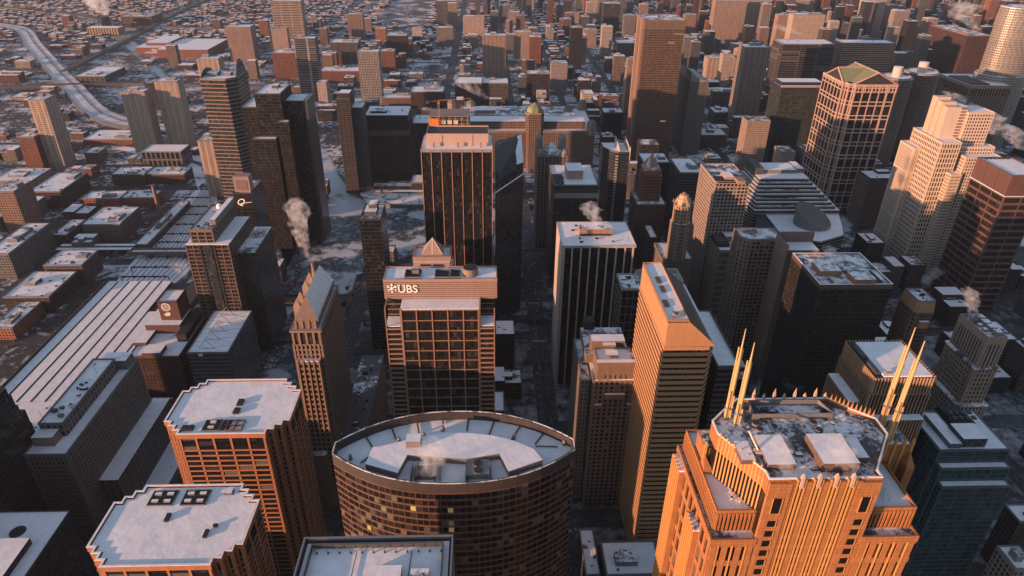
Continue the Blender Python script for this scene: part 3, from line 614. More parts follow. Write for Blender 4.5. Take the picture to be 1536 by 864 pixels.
for i in range(30):
    for j in range(4): part('bay_window', MB().box(-128.8+j*3.55, -126.7+j*3.55, 382.5, 382.8, 133-4.4*i, 135.4-4.4*i), WCOL[0], t) if i < 24 else None
part('low_wing', MB().box(-112, -93, 392, 500, 0, 60, 0, 1), [OPD, snow(.55)], t); part('low_wing', MB().box(-137, -119, 377, 386, 0, 58, 0, 1), [OPD, snow(.55)], t)
clutter(t, -110, -95, 395, 495, 60, 9, 0)
foot(-137, -93, 382, 500)
# ------------------------------------------------------------------ bank tower with lettering
t = thing('bank_tower', 'bronze glass bank tower carrying a lettered sign on its crown', 'office tower', (-31, 395, 0))
UB = stone((.40, .235, .165), .65, .12); UG = glass((.015, .014, .014), .12, 2.2, 3.9)
facade(t, rect(-66, 4.2, 372.5, 420), 0, 172, UB, UG, pw=0, sh=0)
facade(t, rect(-55.8, -6, 372.1, 420), 0, 185, UB, UG, fl=7.8, bay=9.95, pw=.8, sh=.65, pd=.6, sd=.3)
for X in (-66, -56.4, -6, 3.5): part('corner_pier', MB().box(X, X+.7, 371.7, 372.5, 0, 186), UB, t)
for x0, x1 in ((-66, -56), (-5.8, 4.2)):              # ladder-like corner strips
    for i in range(38): part('spandrel', MB().box(x0+.3, x1-.3, 371.8, 372.6, 170-3.9*i, 171.1-3.9*i), UB, t)
    part('terrace_roof', MB().box(x0, x1, 372.5, 384.9, 172, 172.4), SNOWC, t); part('corner_frame', MB().bar((x0+.5, 372.6, 172), (x0+.5, 372.6, 186), .45).bar((x0+.5, 372.6, 186), (x0+.5, 385, 186), .45), UB, t)
    facade(t, rect(x0+.4, x1-.4, 385, 392), 172, 186, UB, UG, fl=3.9, bay=4, pw=0, sh=.6)
part('terrace_roof', MB().prism(rect(-56, -6, 372.2, 385), 185, 185.4), SNOWC, t)
CR = rect(-67.3, 5.8, 385, 403); CM = stone((.50, .32, .245), .6, .1)
part('crown', MB().prism(CR, 185.6, 198.6), CM, t); part('crown_parapet', MB().ring(offset(CR, .1), .6, 198, 200), CM, t); part('crown_roof', MB().prism(offset(CR, -.6), 198.6, 199.1), SNOWC, t)
for i in range(8): part('crown_louvre', MB().box(-67.2, 5.7, 384.7, 385.02, 187+1.5*i, 187.35+1.5*i), stone((.24, .15, .11)), t)
for x0, x1 in ((-54, -43.5), (-34.5, -25), (-24.5, -18)): part('roof_well', MB().box(x0, x1, 387, 398, 199.1, 199.4), GRATE, t); part('well_rim', MB().ring(rect(x0, x1, 387, 398), .4, 199.1, 200.6), LGREY, t)
part('rooftop_unit', MB().box(-49.5, -45, 393, 396, 199.4, 202.2), LGREY, t)
ct = part('cooling_tower', MB().cyl(-11.5, 393.5, 199.1, 204, 5.2, 24, 5.0), stone((.36, .26, .21)), t); b = part('fan_grille', MB().cyl(-11.5, 393.5, 203.9, 204.2, 4.4, 20), BLK, t); b.parent = ct
SG = plain((.9, .82, .72), .5)
sg = text('sign_lettering', 'UBS', t, (-58.4, 384.5, 190.7), 7.6, SG, ext=.25, bold=.03)
for x, z in ((-58.1, 195.9), (-54.9, 195.9), (-52.2, 195.9), (-52.2, 190.75)): part('serif', MB().box(x-.35, x+1.5, 384.2, 384.7, z-.12, z+.3), SG, t)
key = MB()
for an in (30, 90, 150):
    c, s = cos(R(an)), sin(R(an)); cx, cz = -61.9, 193.6
    key.bar((cx-c*2.9, 384.4, cz-s*2.9), (cx+c*2.9, 384.4, cz+s*2.9), .3)
    for k in range(6):
        a1_, a2_ = 2*pi*k/6, 2*pi*(k+1)/6; px, pz = cx+c*2.6, cz+s*2.6; key.bar((px+.75*cos(a1_), 384.4, pz+.75*sin(a1_)), (px+.75*cos(a2_), 384.4, pz+.75*sin(a2_)), .22)
    key.bar((cx-c*2.7-s*.8, 384.4, cz-s*2.7+c*.8), (cx-c*2.7+s*.8, 384.4, cz-s*2.7-c*.8), .3)
part('sign_emblem', key, SG, t)
foot(-67, 6, 372, 420)
block('annex', 'low snow roofed annex at the foot of the lettered bank tower', 'building', BX('q6', 60, (765, 112), (1078, 115), (768, -5)), wall((.2, .16, .14)), SNOWC, n=2, big=0)
block('annex', 'two level snowy annex behind the lens shaped roof', 'building', BX('q6', 45, (560, 112), (978, 112), (680, 72)), wall((.2, .16, .14)), SNOWC, n=0, big=0)
# ------------------------------------------------------------------ black tower with copper stripes and the slanted black neighbour
t = thing('striped_tower', 'black glass tower with six thin copper stripes and a pink penthouse', 'office tower', (-29, 650, 0))
CU = stone((.48, .27, .19), .5); P = rect(-63, 5, 628, 676)
facade(t, P, 0, 205, CU, glass((.012, .012, .013), .1, 1.6, 3.9), fl=3.9, bay=9.6, pw=.75, sh=0, pd=.7, glassbay=1.6)
part('roof', MB().prism(P, 205, 205.6), SNOWC, t); part('cornice', MB().ring(offset(P, .3), .5, 203.5, 206.2), stone((.4, .33, .3)), t)
pk = stone((.58, .40, .34), .6, .08)
part('penthouse', MB().box(-58, 1, 641, 668, 205.6, 216.2), pk, t); part('penthouse_roof', MB().box(-57.5, .5, 641.5, 667.5, 216.2, 216.4), stone((.1, .09, .085)), t); part('penthouse_parapet', MB().ring(rect(-58.2, 1.2, 640.8, 668.2), .5, 215.5, 217.6), pk, t)
for x in (-43, -14): part('mullion', MB().box(x-.2, x+.2, 640.7, 641.1, 205.6, 217), LGREY, t)
for x in (-51, -28, -6): part('davit', MB().box(x-.4, x+.4, 636, 637.5, 205.6, 210), BLK, t)
foot(-63, 5, 628, 676)
t = thing('slanted_tower', 'black glass tower with slanting snow edged roof east of the copper striped tower', 'office tower', (24, 700, 0))
P = [(8, 640), (37, 672), (37, 730), (8, 730)]
facade(t, P, 0, 150, plain((.05, .055, .06), .2), glass((.016, .018, .02), .12, 1.5), fl=3.9, bay=30, pw=0, sh=.35, sd=.1)
mb = MB(); zt = (168, 176, 190, 182)
mb.v += [(*p, 150) for p in P] + [(*p, z) for p, z in zip(P, zt)]
for k in range(4): mb.f.append((k, (k+1) % 4, 4+(k+1) % 4, 4+k)); mb.mi.append(0)
mb.f.append((4, 5, 6, 7)); mb.mi.append(0); part('sloped_crown', mb, [glass((.016, .018, .02), .12, 1.5), snow(.42, (.05, .055, .06))], t)
a, b = offset(P, .5)[:2]; part('snow_ledge', MB().quad([(*a, 158), (*b, 166), (b[0]-.4, b[1]+8, 172), (a[0]-.4, a[1]+8, 164)]).quad([(*a, 157.4), (*b, 165.4), (*b, 166), (*a, 158)]), SNOWC, t)
part('snow_ledge', MB().quad([(30, 668, 177), (37, 674, 177.6), (37, 728, 190.4), (30, 728, 187.4)]), SNOWC, t)
foot(8, 37, 640, 730)
t = thing('roof_building', 'low roof with round vent beside the dark central street', 'building', (20, 600, 0))
block('', '', '', BX('E', 40, (435, 775), (574, 775), (435, 660)), wall((.2, .17, .15), bay=2.6), SNOWG, n=2, big=0, t=t)
x, y = PT('E', 40, 555, 650); part('vent_drum', MB().cyl(x, y, 40, 46, 7, 18, 6, 0, 1), [LGREY, GRATE], t)
# ------------------------------------------------------------------ pink pyramid building
t = thing('pyramid_building', 'pink stone building topped by a glazed pyramid and gabled terraces', 'office building', (-53, 670, 0))
PK = stone((.46, .31, .25), .75, .15); x0, x1, y0, y1 = -72, -34, 560, 600
facade(t, rect(x0, x1, y0, y1), 0, 104, PK, glass((.03, .04, .045), .15), fl=8, bay=12.5, pw=4.2, sh=2.4, pd=.5, sd=.4)
part('terrace_roof', MB().prism(rect(x0, x1, y0, y1), 104, 104.5), SNOWC, t)
part('upper_block', MB().box(-70, -36, 574, 600, 104, 114, 0, 1), [PK, SNOWC], t); part('window', MB().box(-64, -54, 573.6, 574.1, 105, 112), WCOL[0], t); part('window', MB().box(-52, -42, 573.6, 574.1, 105, 112), WCOL[0], t)
part('crown_band', MB().ring(rect(-71, -35, 576, 601), 1.5, 112, 119), PK, t); part('crown_deck', MB().box(-69.6, -36.4, 577.4, 599.6, 114, 117, 0, 1), [PK, SNOWC], t)
part('pyramid_base', MB().box(-62, -43, 579, 597, 117, 120), PK, t); part('pyramid', MB().pyramid(rect(-62, -43, 579, 597), 120, (-52.5, 588, 133)), stone((.5, .37, .31), .35), t)
for a in ((-62, 579), (-43, 579), (-52.5, 579)): part('pyramid_rib', MB().bar((*a, 120.1), (-52.5, 588, 133.2), .3), plain((.65, .55, .5)), t)
foot(-72, -34, 560, 601)
# ------------------------------------------------------------------ white tower with orange lit pilasters
t = thing('pilaster_tower', 'flat white roofed tower with pale pilasters over black glass and a brick penthouse', 'office tower', (96, 557, 0))
WP = stone((.60, .49, .42), .6, .1); P = rect(66, 128, 534, 582)
facade(t, P, 0, 150, WP, glass((.012, .012, .013), .1, 1.6, 3.9), fl=3.9, bay=7.6, pw=1.25, sh=0, pd=1.5, glassbay=1.6)
part('west_wall', MB().box(64.4, 65.9, 534.2, 582, 0, 150), WP, t)
part('roof', MB().prism(offset(P, 1.6), 149, 150.6, 0, 1), [WP, SNOWC], t); part('parapet', MB().ring(offset(P, 1.7), .5, 149, 151.2), stone((.5, .45, .42)), t)
x0, x1, y0, y1 = PB('C', 157, (215, 102), (428, 105), (235, 68)); part('penthouse', MB().box(x0, x1, y0, y1, 150.6, 157, 0, 1), [stone((.46, .25, .16)), SNOWD], t); part('louvre', MB().box(x0+1, x1-1, y0-.3, y0, 150.8, 152.6), BLK, t)
for q in ((215, 165), (170, 112), (225, 188), (430, 185), (325, 165), (190, 82)): x, y = PT2('C', 150.6, q); unitbox(t, x, y, 150.5, rnd.uniform(1.5, 4), 1.5, 1.2, rnd.choice((BLK, stone((.13, .15, .08)))), cap=False)
for q in ((490, 170), (525, 185), (170, 180)): x, y = PT2('C', 150.6, q); part('aerial', MB().bar((x, y, 150.6), (x, y, 155), .12), BLK, t)
foot(65, 129, 533, 583)
# ------------------------------------------------------------------ orange ribbon-window tower and neighbours east of the central street
t = thing('ribbon_tower', 'brightly sunlit orange tower with dark ribbon windows and chamfered roof', 'office tower', (110, 355, 0))
RB = stone((.58, .30, .14), .7, .1); RG = glass((.016, .015, .014), .12, 1.5, 4)
P = [(101, 321), (127, 321), (131, 326), (131, 392), (101, 392)]
facade(t, P, 0, 190, RB, RG, fl=4.1, bay=40, pw=0, sh=2.35, sd=.35)
x0, x1 = 101, 113
mb = MB(); mb.v += [(x0, 321, 190), (131, 321.2, 190), (131, 392, 190), (x0, 392, 190), (x0, 321, 207), (x1, 321, 207), (x1, 392, 207), (x0, 392, 207)]
for f, mi in (((0, 1, 5, 4), 0), ((1, 2, 6, 5), 1), ((2, 3, 7, 6), 0), ((3, 0, 4, 7), 0), ((4, 5, 6, 7), 2)): mb.f.append(f); mb.mi.append(mi)
part('sloped_crown', mb, [RB, plain((.03, .033, .035), .25), SNOWC], t)
for q in (((575, 95), (590, 80)), ((600, 150), (620, 115)), ((620, 235), (650, 200))):
    x, y = PT2('r1', 207, q[0]); part('roof_hatch', MB().box(x-.2, x+2.6, y-.5, y+7, 207, 207.6), stone((.2, .12, .09)), t)
x, y = PT('r1', 207, 685, 290); unitbox(t, x, y, 207, 5, 4, 1.8, stone((.35, .22, .15)))
part('ledge_roof', MB().box(123.5, 130.5, 322, 391, 190.6, 191.6), SNOWC, t); part('parapet', MB().ring(rect(x0, x1, 321, 392), .4, 206.4, 207.9), RB, t)
foot(101, 131, 321, 392)
t = thing('dark_slab', 'narrow dark slab with a long snowy roof east of the orange ribbon tower', 'office tower', (145, 350, 0))
facade(t, rect(138, 152, 330, 395), 0, 168, stone((.12, .1, .09)), glass((.014, .014, .015)), fl=4, bay=40, pw=0, sh=1.2, sd=.2); roof(t, rect(138, 152, 330, 395), 168, GREY, SNOWC); foot(131.5, 154, 330, 395)
block('office_block', 'stepped brown roof under the dark slab beside the masted tower', 'building', (142, 168, 240, 262, 60), wall((.16, .12, .1)), n=3)
t = thing('art_deco_tower', 'brown brick setback tower with snowy stepped roofs beside the central street', 'stone tower', (88, 400, 0))
AD = stone((.30, .20, .15), .85, .2); AG = glass((.018, .017, .016), .25, 1.3, 3.8)
facade(t, rect(73, 103, 379, 431), 0, 122, AD, AG, fl=3.9, bay=3.9, pw=1.6, sh=1.5, pd=.4, sd=.2, win=100, part_name='wall')
part('shoulder_roof', MB().box(73, 103, 379, 431, 122, 122.5), SNOWD, t)
facade(t, rect(75.5, 101, 380, 400), 122, 134, AD, AG, fl=14, bay=3.8, pw=2.6, sh=8, pd=.3, sd=.25); roof(t, rect(75.5, 101, 380, 400), 134, AD, SNOWC)
part('front_parapet', MB().box(74.5, 102, 379.2, 383, 134, 137, 0, 1), [AD, SNOWC], t)
part('rear_block', MB().box(74, 98, 404, 413, 122, 138, 0, 1), [AD, SNOWC], t); part('rear_deck', MB().box(70, 101, 400, 436, 122, 129, 0, 1), [AD, SNOWD], t)
for a, b, c, h in (((255, 462), (330, 462), (240, 428), 137), ((275, 520), (345, 520), (285, 490), 136.5)):
    x0, x1, y0, y1 = PB('r1', h, a, b, c); part('penthouse', MB().box(x0, x1, y0, y1, 134, h, 0, 1), [stone((.34, .25, .2)), SNOWC], t)
x0, x1, y0, y1 = PB('r1', 136, (145, 328), (205, 325), (150, 290)); part('penthouse', MB().box(x0, x1, y0, y1, 129, 136), BLK, t)
for x, y, z in ((82, 378.6, 112), (90, 378.6, 112)): pass
part('balcony', MB().box(81.5, 95.5, 376.8, 379, 108, 111, 0, 1), [AD, SNOWC], t)
for x in (75, 98): part('balcony', MB().box(x, x+5, 377.4, 379, 99, 101.5, 0, 1), [AD, SNOWC], t)
foot(71, 104, 379, 436)
t = thing('low_wall_building', 'brown masonry wing with white window bays west of the setback tower', 'building', (64, 400, 0))
block('', '', '', (65.5, 71.8, 385, 436, 118), wall((.3, .24, .2), bay=2.4, fw=.45, fh=.55), SNOWD, n=3, big=0, t=t)
t = tower('glass_cube_tower', 'black tower with pale grid lines and a curved rooftop wall', 'office tower', BX('r1', 150, (365, 140), (505, 135), (345, 48)), stone((.42, .38, .36), .5), glass((.012, .012, .013), .1), n=5, big=0, sm=SNOWD, fl=7.4, bay=4.7, pw=.22, sh=.3, pd=.14, sd=.1)
cx, cy = PT('r1', 150, 620, 60); mb = MB()
A_ = [(cx-14+11*cos(R(a)), cy+11*sin(R(a))) for a in range(270, 89, -20)] + [(cx+12, cy+11), (cx+12, cy-11)]
t = thing('curved_roof_building', 'pale building with a rounded snow filled parapet behind the orange ribbon tower', 'building', (cx, cy, 0))
part('wall', MB().prism(A_[::-1], 0, 147), wall((.3, .27, .25), fw=.9, fh=.4), t); part('parapet', MB().ring(A_[::-1], .7, 147, 152), stone((.5, .45, .42)), t); part('roof', MB().prism(offset(A_[::-1], -.8), 147, 147.5), SNOWD, t); clutter(t, cx-8, cx+10, cy-8, cy+8, 147.5, 8); foot(cx-25, cx+12, cy-11, cy+11)
# ------------------------------------------------------------------ blocks north along the central street
t = block('penthouse_block', 'dark office block with a pink rooftop penthouse and white deck behind the pilaster tower', 'office building', BX('q8', 130, (265, 600), (552, 598), (245, 468)), wall((.10, .085, .08), bay=3, fl=3.8, fw=.7, fh=.6), SNOWC, n=3, big=0, ph=1.2)
x0, x1, y0, y1 = PB('q8', 141, (350, 500), (455, 502), (345, 450)); part('penthouse', MB().box(x0, x1, y0, y1, 130, 141, 0, 1), [stone((.55, .38, .32)), SNOWC], t); part('aerial', MB().bar(((x0+x1)/2, y1-4, 141), ((x0+x1)/2, y1-4, 149), .3).bar(((x0+x1)/2-4, y1-4, 146), ((x0+x1)/2+4, y1-4, 146.5), .25), LGREY, t)
x0, x1, y0, y1 = PB('q8', 130.4, (265, 600), (335, 600), (250, 525)); part('roof_well', MB().box(x0+1, x1, y0+1.5, y1, 130.3, 130.7), GRATE, t)
x0, x1, y0, y1 = PB('q8', 130, (265, 600), (552, 598), (245, 468)); part('loggia', MB().box(x0+.5, x1-.5, y0-.3, y0, 121, 127), plain((.05, .05, .05)), t); part('pale_band', MB().box(x0, x1, y0-.5, y0, 115, 121.2), stone((.42, .38, .36)), t)
t = thing('lantern_tower', 'grey office tower with four domed corner lanterns and a vaulted roof', 'office tower', (83, 850, 0))
x0, x1, y0, y1 = 64, 102, 838, 872; GL = stone((.33, .27, .25), .6); P = rect(x0, x1, y0, y1)
facade(t, P, 0, 128, GL, glass((.03, .03, .033), .15, 1.5), fl=3.9, bay=4.8, pw=1.3, sh=.9, pd=.3, sd=.15); roof(t, P, 128, GL, SNOWD)
part('vaulted_roof', MB().prism(rect(76, 90, y0+2, y1-2), 128, 133, 0, 0).quad([(76, y0+2, 133), (90, y0+2, 133), (83, y0+2, 137)]).quad([(76, y0+2, 133), (83, y0+2, 137), (83, y1-2, 137), (76, y1-2, 133)]).quad([(90, y0+2, 133), (90, y1-2, 133), (83, y1-2, 137), (83, y0+2, 137)]), SNOWD, t)
for x, y, h in ((68, y0+4, 4), (98, y0+4, 4), (68, y1-4, 15), (98, y1-4, 15)):
    l = part('lantern', MB().cyl(x, y, 128, 128+h, 5, 12), GL, t); d = part('lantern_dome', MB().cyl(x, y, 128+h, 131.5+h, 5.2, 12, 3.9).cyl(x, y, 131.5+h, 134+h, 3.9, 12, .6), stone((.35, .33, .33)), t); d.parent = l
foot(x0, x1, y0, y1)
t = thing('fin_tower', 'dark tower with curved white roof fins and a ladder of white balconies', 'office tower', (172, 880, 0))
x0, x1, y0, y1 = 155, 187, 862, 905; P = [(x0, y0+22), (x0+9, y0+6), (x0+17, y0), (x1, y0), (x1, y1), (x0, y1)]
facade(t, P, 0, 125, plain((.045, .05, .055), .3), glass((.02, .024, .027), .12, 1.5), fl=3.8, bay=60, pw=0, sh=.4, sd=.1); roof(t, P, 125, plain((.05, .05, .055)), SNOWC)
for X in (x0+18, x1-.5): part('roof_fin', MB().quad([(X, y0, 125), (X, y1-6, 125), (X, y1-6, 137), (X, y0, 131)]).quad([(X+.9, y0, 125), (X+.9, y0, 131), (X+.9, y1-6, 137), (X+.9, y1-6, 125)]).quad([(X, y0, 131), (X, y1-6, 137), (X+.9, y1-6, 137), (X+.9, y0, 131)]).quad([(X, y0, 125), (X, y0, 131), (X+.9, y0, 131), (X+.9, y0, 125)]), stone((.6, .5, .45)), t)
for i in range(28): part('balcony', MB().box(x0+14, x0+17.5, y0-1.6, y0-.2, 120-4*i, 121.6-4*i), stone((.5, .48, .46)), t)
part('edge_fin', MB().box(x1, x1+.8, y0-2, y0+1, 0, 133), stone((.55, .5, .47)), t); foot(x0, x1, y0, y1)
# ------------------------------------------------------------------ large wholesale building with corner domes
MT = wall((.30, .20, .155), bay=3.4, fl=4.2, fw=.5, fh=.62)
t = thing('wholesale_mart', 'vast brown stone building with green domed centre tower and small corner domes', 'large building', (60, 1220, 0))
part('wall', MB().box(-72, 186, 1152, 1300, 0, 66), MT, t, bay=3.4); part('roof', MB().box(-71.5, 185.5, 1152.5, 1299.5, 66, 66.6), SNOWC, t); part('parapet', MB().ring(rect(-72.3, 186.3, 1151.7, 1300.3), .8, 65, 68), stone((.34, .25, .2)), t)
part('upper_storeys', MB().box(-55, 170, 1166, 1200, 66, 80, 0, 1), [MT, SNOWC], t); part('upper_storeys', MB().box(-50, 160, 1225, 1290, 66, 74, 0, 1), [MT, SNOWD], t)
part('centre_tower', MB().prism([(66, 1153), (71, 1149.5), (92, 1149.5), (97, 1153), (97, 1176), (66, 1176)], 0, 97), MT, t, bay=3.4)
GRN = stone((.30, .34, .18), .6); mb = MB(); c8 = [(81.5+15.5*cos(2*pi*(k+.5)/8), 1163+13*sin(2*pi*(k+.5)/8)) for k in range(8)]
mb.prism(c8, 97, 106, 0, 0, True, 3.2); c9 = offset(c8, -3.2); mb.pyramid(c9, 106, (81.5, 1163, 114)); part('tower_dome', mb, GRN, t); part('tower_cornice', MB().ring([(65.5, 1152.5), (71, 1149), (92, 1149), (97.5, 1152.5), (97.5, 1176.5), (65.5, 1176.5)], 1.2, 96, 98.4), stone((.42, .3, .24)), t)
for x, y in ((-66, 1158), (180, 1158), (-66, 1294), (180, 1294), (-30, 1290), (150, 1255)):
    l = part('corner_turret', MB().cyl(x, y, 60, 79, 8.5, 8), stone((.36, .26, .2)), t); d = part('turret_dome', MB().cyl(x, y, 79, 83, 8.8, 8, 6.3).cyl(x, y, 83, 86, 6.3, 8, .5), stone((.2, .25, .2)), t); d.parent = l
part('rear_block', MB().box(-20, 15, 1215, 1240, 80, 86, 0, 1), [stone((.36, .26, .2)), SNOWC], t)
clutter(t, -40, 150, 1235, 1285, 74.5, 16)
foot(-72, 186, 1148, 1300)
# ------------------------------------------------------------------ unfinished tower with crane behind the striped tower
t = thing('unfinished_tower', 'unfinished concrete tower wrapped in orange netting behind the copper striped tower', 'construction site', (-45, 780, 0))
part('core', MB().box(-64, -22, 772, 800, 0, 196), stone((.2, .16, .14)), t)
for i in range(6):
    z = 178+i*4; part('floor_slab', MB().box(-66, -20, 769, 802, z, z+.5), stone((.4, .3, .25)), t)
    for x in range(-64, -18, 7): part('column', MB().box(x-.4, x+.4, 769.3, 770.1, z+.5, z+4), stone((.4, .3, .25)), t) if i < 5 else None
part('netting', MB().box(-66.3, -55, 768.6, 769.0, 172, 196), stone((.75, .2, .04), .8), t); part('netting', MB().box(-55, -21, 768.7, 769.1, 168, 186), stone((.7, .22, .06)), t); part('netting', MB().box(-20.4, -19.9, 769, 801, 168, 190), stone((.6, .18, .05)), t)
for x0, x1 in ((-52, -47), (-45, -40), (-38, -33)): part('lit_opening', MB().box(x0, x1, 768.5, 768.8, 190, 194), stone((.75, .55, .45)), t)
foot(-66, -20, 768, 802)
def crane(label, x, y, z0, z1, jib, az, col, wd=1.3):
    t = thing('tower_crane', label, 'crane', (x, y, z0)); mb = MB(); h = wd/2
    for sx in (-h, h):
        for sy in (-h, h): mb.bar((x+sx, y+sy, z0), (x+sx, y+sy, z1), .14)
    z = z0
    while z < z1-wd*1.5: mb.bar((x-h, y-h, z), (x+h, y-h, z+wd*1.5), .1).bar((x+h, y-h, z), (x+h, y+h, z+wd*1.5), .1).bar((x+h, y+h, z), (x-h, y+h, z+wd*1.5), .1); z += wd*1.5
    part('mast', mb, col, t)
    c, s = cos(R(az)), sin(R(az)); jb = MB(); d = wd*.4
    for o in (-d, d): jb.bar((x-s*o-c*jib*.35, y+c*o-s*jib*.35, z1), (x-s*o+c*jib, y+c*o+s*jib, z1+jib*.06), .13)
    jb.bar((x, y, z1+1.5), (x+c*jib, y+s*jib, z1+jib*.06+.3), .13)
    k = 0
    while k < jib: jb.bar((x+c*k-s*d, y+s*k+c*d, z1+k*.06), (x+c*(k+2), y+s*(k+2), z1+1.3+(k+2)*.04), .09); k += 2.5
    part('jib', jb, col, t); part('counterweight', MB().box(x-c*jib*.35-1.5, x-c*jib*.35+1.5, y-s*jib*.35-1.2, y-s*jib*.35+1.2, z1-2, z1+1), GREY, t); part('cab', MB().box(x-1, x+1, y-2, y, z1-2.5, z1), col, t)
crane('orange tower crane over the netted concrete frame', -54, 767, 176, 216, 36, 8, stone((.62, .25, .09), .6), 1.8)
crane('slim lattice crane standing between the opera tower and the lettered bank tower', -151, 648, -4, 48, 14, 80, stone((.45, .35, .28), .6), 3.0)
# ------------------------------------------------------------------ dark towers around the river fork
t = thing('slim_dark_tower', 'slim dark tower with snow capped stepped top between the river fork and the construction crane', 'office tower', (-112, 612, 0))
bx = (-121, -101, 596, 632, 148); tower('', '', '', bx, plain((.03, .032, .034)), glass((.012, .013, .014), .1), n=0, big=0, sm=SNOWD, fl=4, bay=40, pw=0, sh=.3, sd=.1, t=t)
part('penthouse', MB().box(-117, -106, 604, 622, 148, 153, 0, 1), [GREY, SNOW], t); part('penthouse', MB().box(-114, -106, 612, 624, 153, 157, 0, 1), [GREY, SNOWD], t)
t = thing('apartment_tower', 'narrow dark balcony tower on the river bend', 'apartment tower', (-216, 1045, 0))
bx = (-226, -206, 1036, 1075, 150); tower('', '', '', bx, stone((.13, .11, .1)), glass((.02, .02, .022)), n=2, big=0, sm=SNOWD, fl=3.2, bay=7, pw=.6, sh=.9, pd=.2, sd=.5, t=t); part('penthouse', MB().box(-222, -206, 1040, 1062, 150, 158, 0, 1), [BLK, SNOWC], t); part('lower_wing', MB().box(-206, -190, 1046, 1075, 0, 135, 0, 1), [stone((.08, .085, .09)), SNOWC], t)
t = block('office_block', 'wide dark block with snowy roof gear behind the riverside gardens', 'office building', (-196, -126, 1090, 1150, 110), wall((.05, .05, .05), bay=2.2, fl=4, fw=.7, fh=.6), SNOW, n=6, big=1, pm=BLK)
part('blank_band', MB().box(-196.2, -125.8, 1089.5, 1150, 78, 86), plain((.06, .062, .065)), t)
block('office_block', 'dark flat roofed block between the wide dark block and the crane', 'office building', (-122, -88, 1110, 1160, 92), wall((.06, .06, .06), bay=2.2), SNOWC, n=3, big=0)
block('retail_podium', 'low snowy podium beneath the wide dark block', 'building', (-124, -90, 1050, 1085, 12), wall((.1, .1, .1)), SNOWC, n=1, big=0)
t = thing('stepped_tower', 'dark stepped glass tower standing over the frozen river fork', 'skyscraper', (-262, 850, 0))
DKG = stone((.06, .05, .045), .4); dg = glass((.014, .013, .012), .15, 1.8, 3.9, 1.6)
def tw(bx, **kw): 
    x0, x1, y0, y1, z = bx; P = rect(x0, x1, y0, y1); facade(t, P, 0, z, DKG, dg, fl=3.9, bay=1.9, pw=.3, sh=.7, pd=.25, sd=.15, **kw); roof(t, P, z, plain((.05, .05, .055), .3), SNOWC, 1.2); foot(x0, x1, y0, y1)
tw((-283, -252, 848, 900, 203)); tw((-252, -228, 862, 900, 191)); tw((-258, -244, 838, 848, 171)); tw((-302, -283, 850, 900, 186)); tw((-292, -262, 836, 848, 150)); 
part('east_wall', MB().box(-228, -224, 862, 900, 0, 192), plain((.06, .055, .055), .3), t)
clutter(t, -280, -254, 850, 898, 203.4, 3, 1)
t = thing('arched_tower', 'glass tower with orange edged balcony bands and an arched top', 'skyscraper', (-380, 985, 0))
x0, x1, y0, y1, z = -400, -352, 985, 1040, 190; P = [(x0, y0), (x1-12, y0-3), (x1, y0+10), (x1, y1), (x0, y1)]
facade(t, P, 0, z, stone((.36, .25, .19), .5), glass((.03, .032, .033), .12, 2.2, 3.9, 1.3), fl=5.6, bay=60, pw=0, sh=1.3, sd=.5); roof(t, P, z, LGREY, SNOWC); unitbox(t, -388, 1010, z+.3, 14, 18, 5, LGREY, 'penthouse'); unitbox(t, -368, 1010, z+.3, 9, 12, 4, LGREY, 'penthouse')
for X in (x1-1, ):
    mb = MB(); n = 12; pts = [(y0+8+(y1-y0-8)*i/n, z+22*sin(pi*i/n)) for i in range(n+1)]
    for (ya, za), (yb, zb) in zip(pts, pts[1:]): mb.quad([(X, ya, z-2), (X, yb, z-2), (X, yb, zb), (X, ya, za)]).quad([(X+1, yb, z-2), (X+1, ya, z-2), (X+1, ya, za), (X+1, yb, zb)]).quad([(X, ya, za), (X, yb, zb), (X+1, yb, zb), (X+1, ya, za)])
    part('arched_screen', mb, glass((.05, .055, .06), .1, 3, 3), t)
mb = MB(); pts = [(y0+(y1-y0)*i/8, z+10*sin(pi*i/8)) for i in range(9)]
for (ya, za), (yb, zb) in zip(pts, pts[1:]): mb.quad([(x0, ya, z-2), (x0, yb, z-2), (x0, yb, zb), (x0, ya, za)]).quad([(x0+1, yb, z-2), (x0+1, ya, z-2), (x0+1, ya, za), (x0+1, yb, zb)]).quad([(x0, ya, za), (x0, yb, zb), (x0+1, yb, zb), (x0+1, ya, za)])
part('arched_screen', mb, glass((.05, .055, .06), .1, 3, 3), t); foot(x0, x1, y0, y1)
# ------------------------------------------------------------------ riverside brick tower, truss roof annex, clock tower, train shed
t = thing('setback_tower', 'brown brick tower with lit horizontal window frames and a snowy stepped top', 'office tower', (-258, 600, 0))
BB = stone((.30, .18, .125), .75, .15); BG = glass((.02, .02, .02), .15, 1.5, 4)
facade(t, rect(-283, -243, 585, 650), 0, 128, BB, BG, fl=4, bay=6.6, pw=.7, sh=.75, pd=.5, sd=.3); part('terrace_roof', MB().box(-283, -243, 585, 650, 128, 128.4), SNOWC, t)
facade(t, rect(-278, -257, 589, 650), 128, 140, BB, BG, fl=4, bay=7, pw=1.2, sh=.9, pd=.4, sd=.2); roof(t, rect(-278, -257, 589, 650), 140, BB, SNOW, 2)
facade(t, rect(-243, -226, 600, 660), 0, 112, stone((.1, .095, .09)), BG, fl=4, bay=20, pw=0, sh=1, sd=.3); part('wing_roof', MB().box(-243, -226, 600, 660, 112, 112.4), SNOWD, t)
part('glazed_strip', MB().box(-267, -259, 584, 585, 0, 128), glass((.03, .035, .04), .1, 2, 4), t)
for X in (-270, -257): part('groove_shade', MB().box(X-.9, X+.9, 584.2, 584.6, 0, 128), BLK, t)  # black strips on the face paint the shade of the grooves
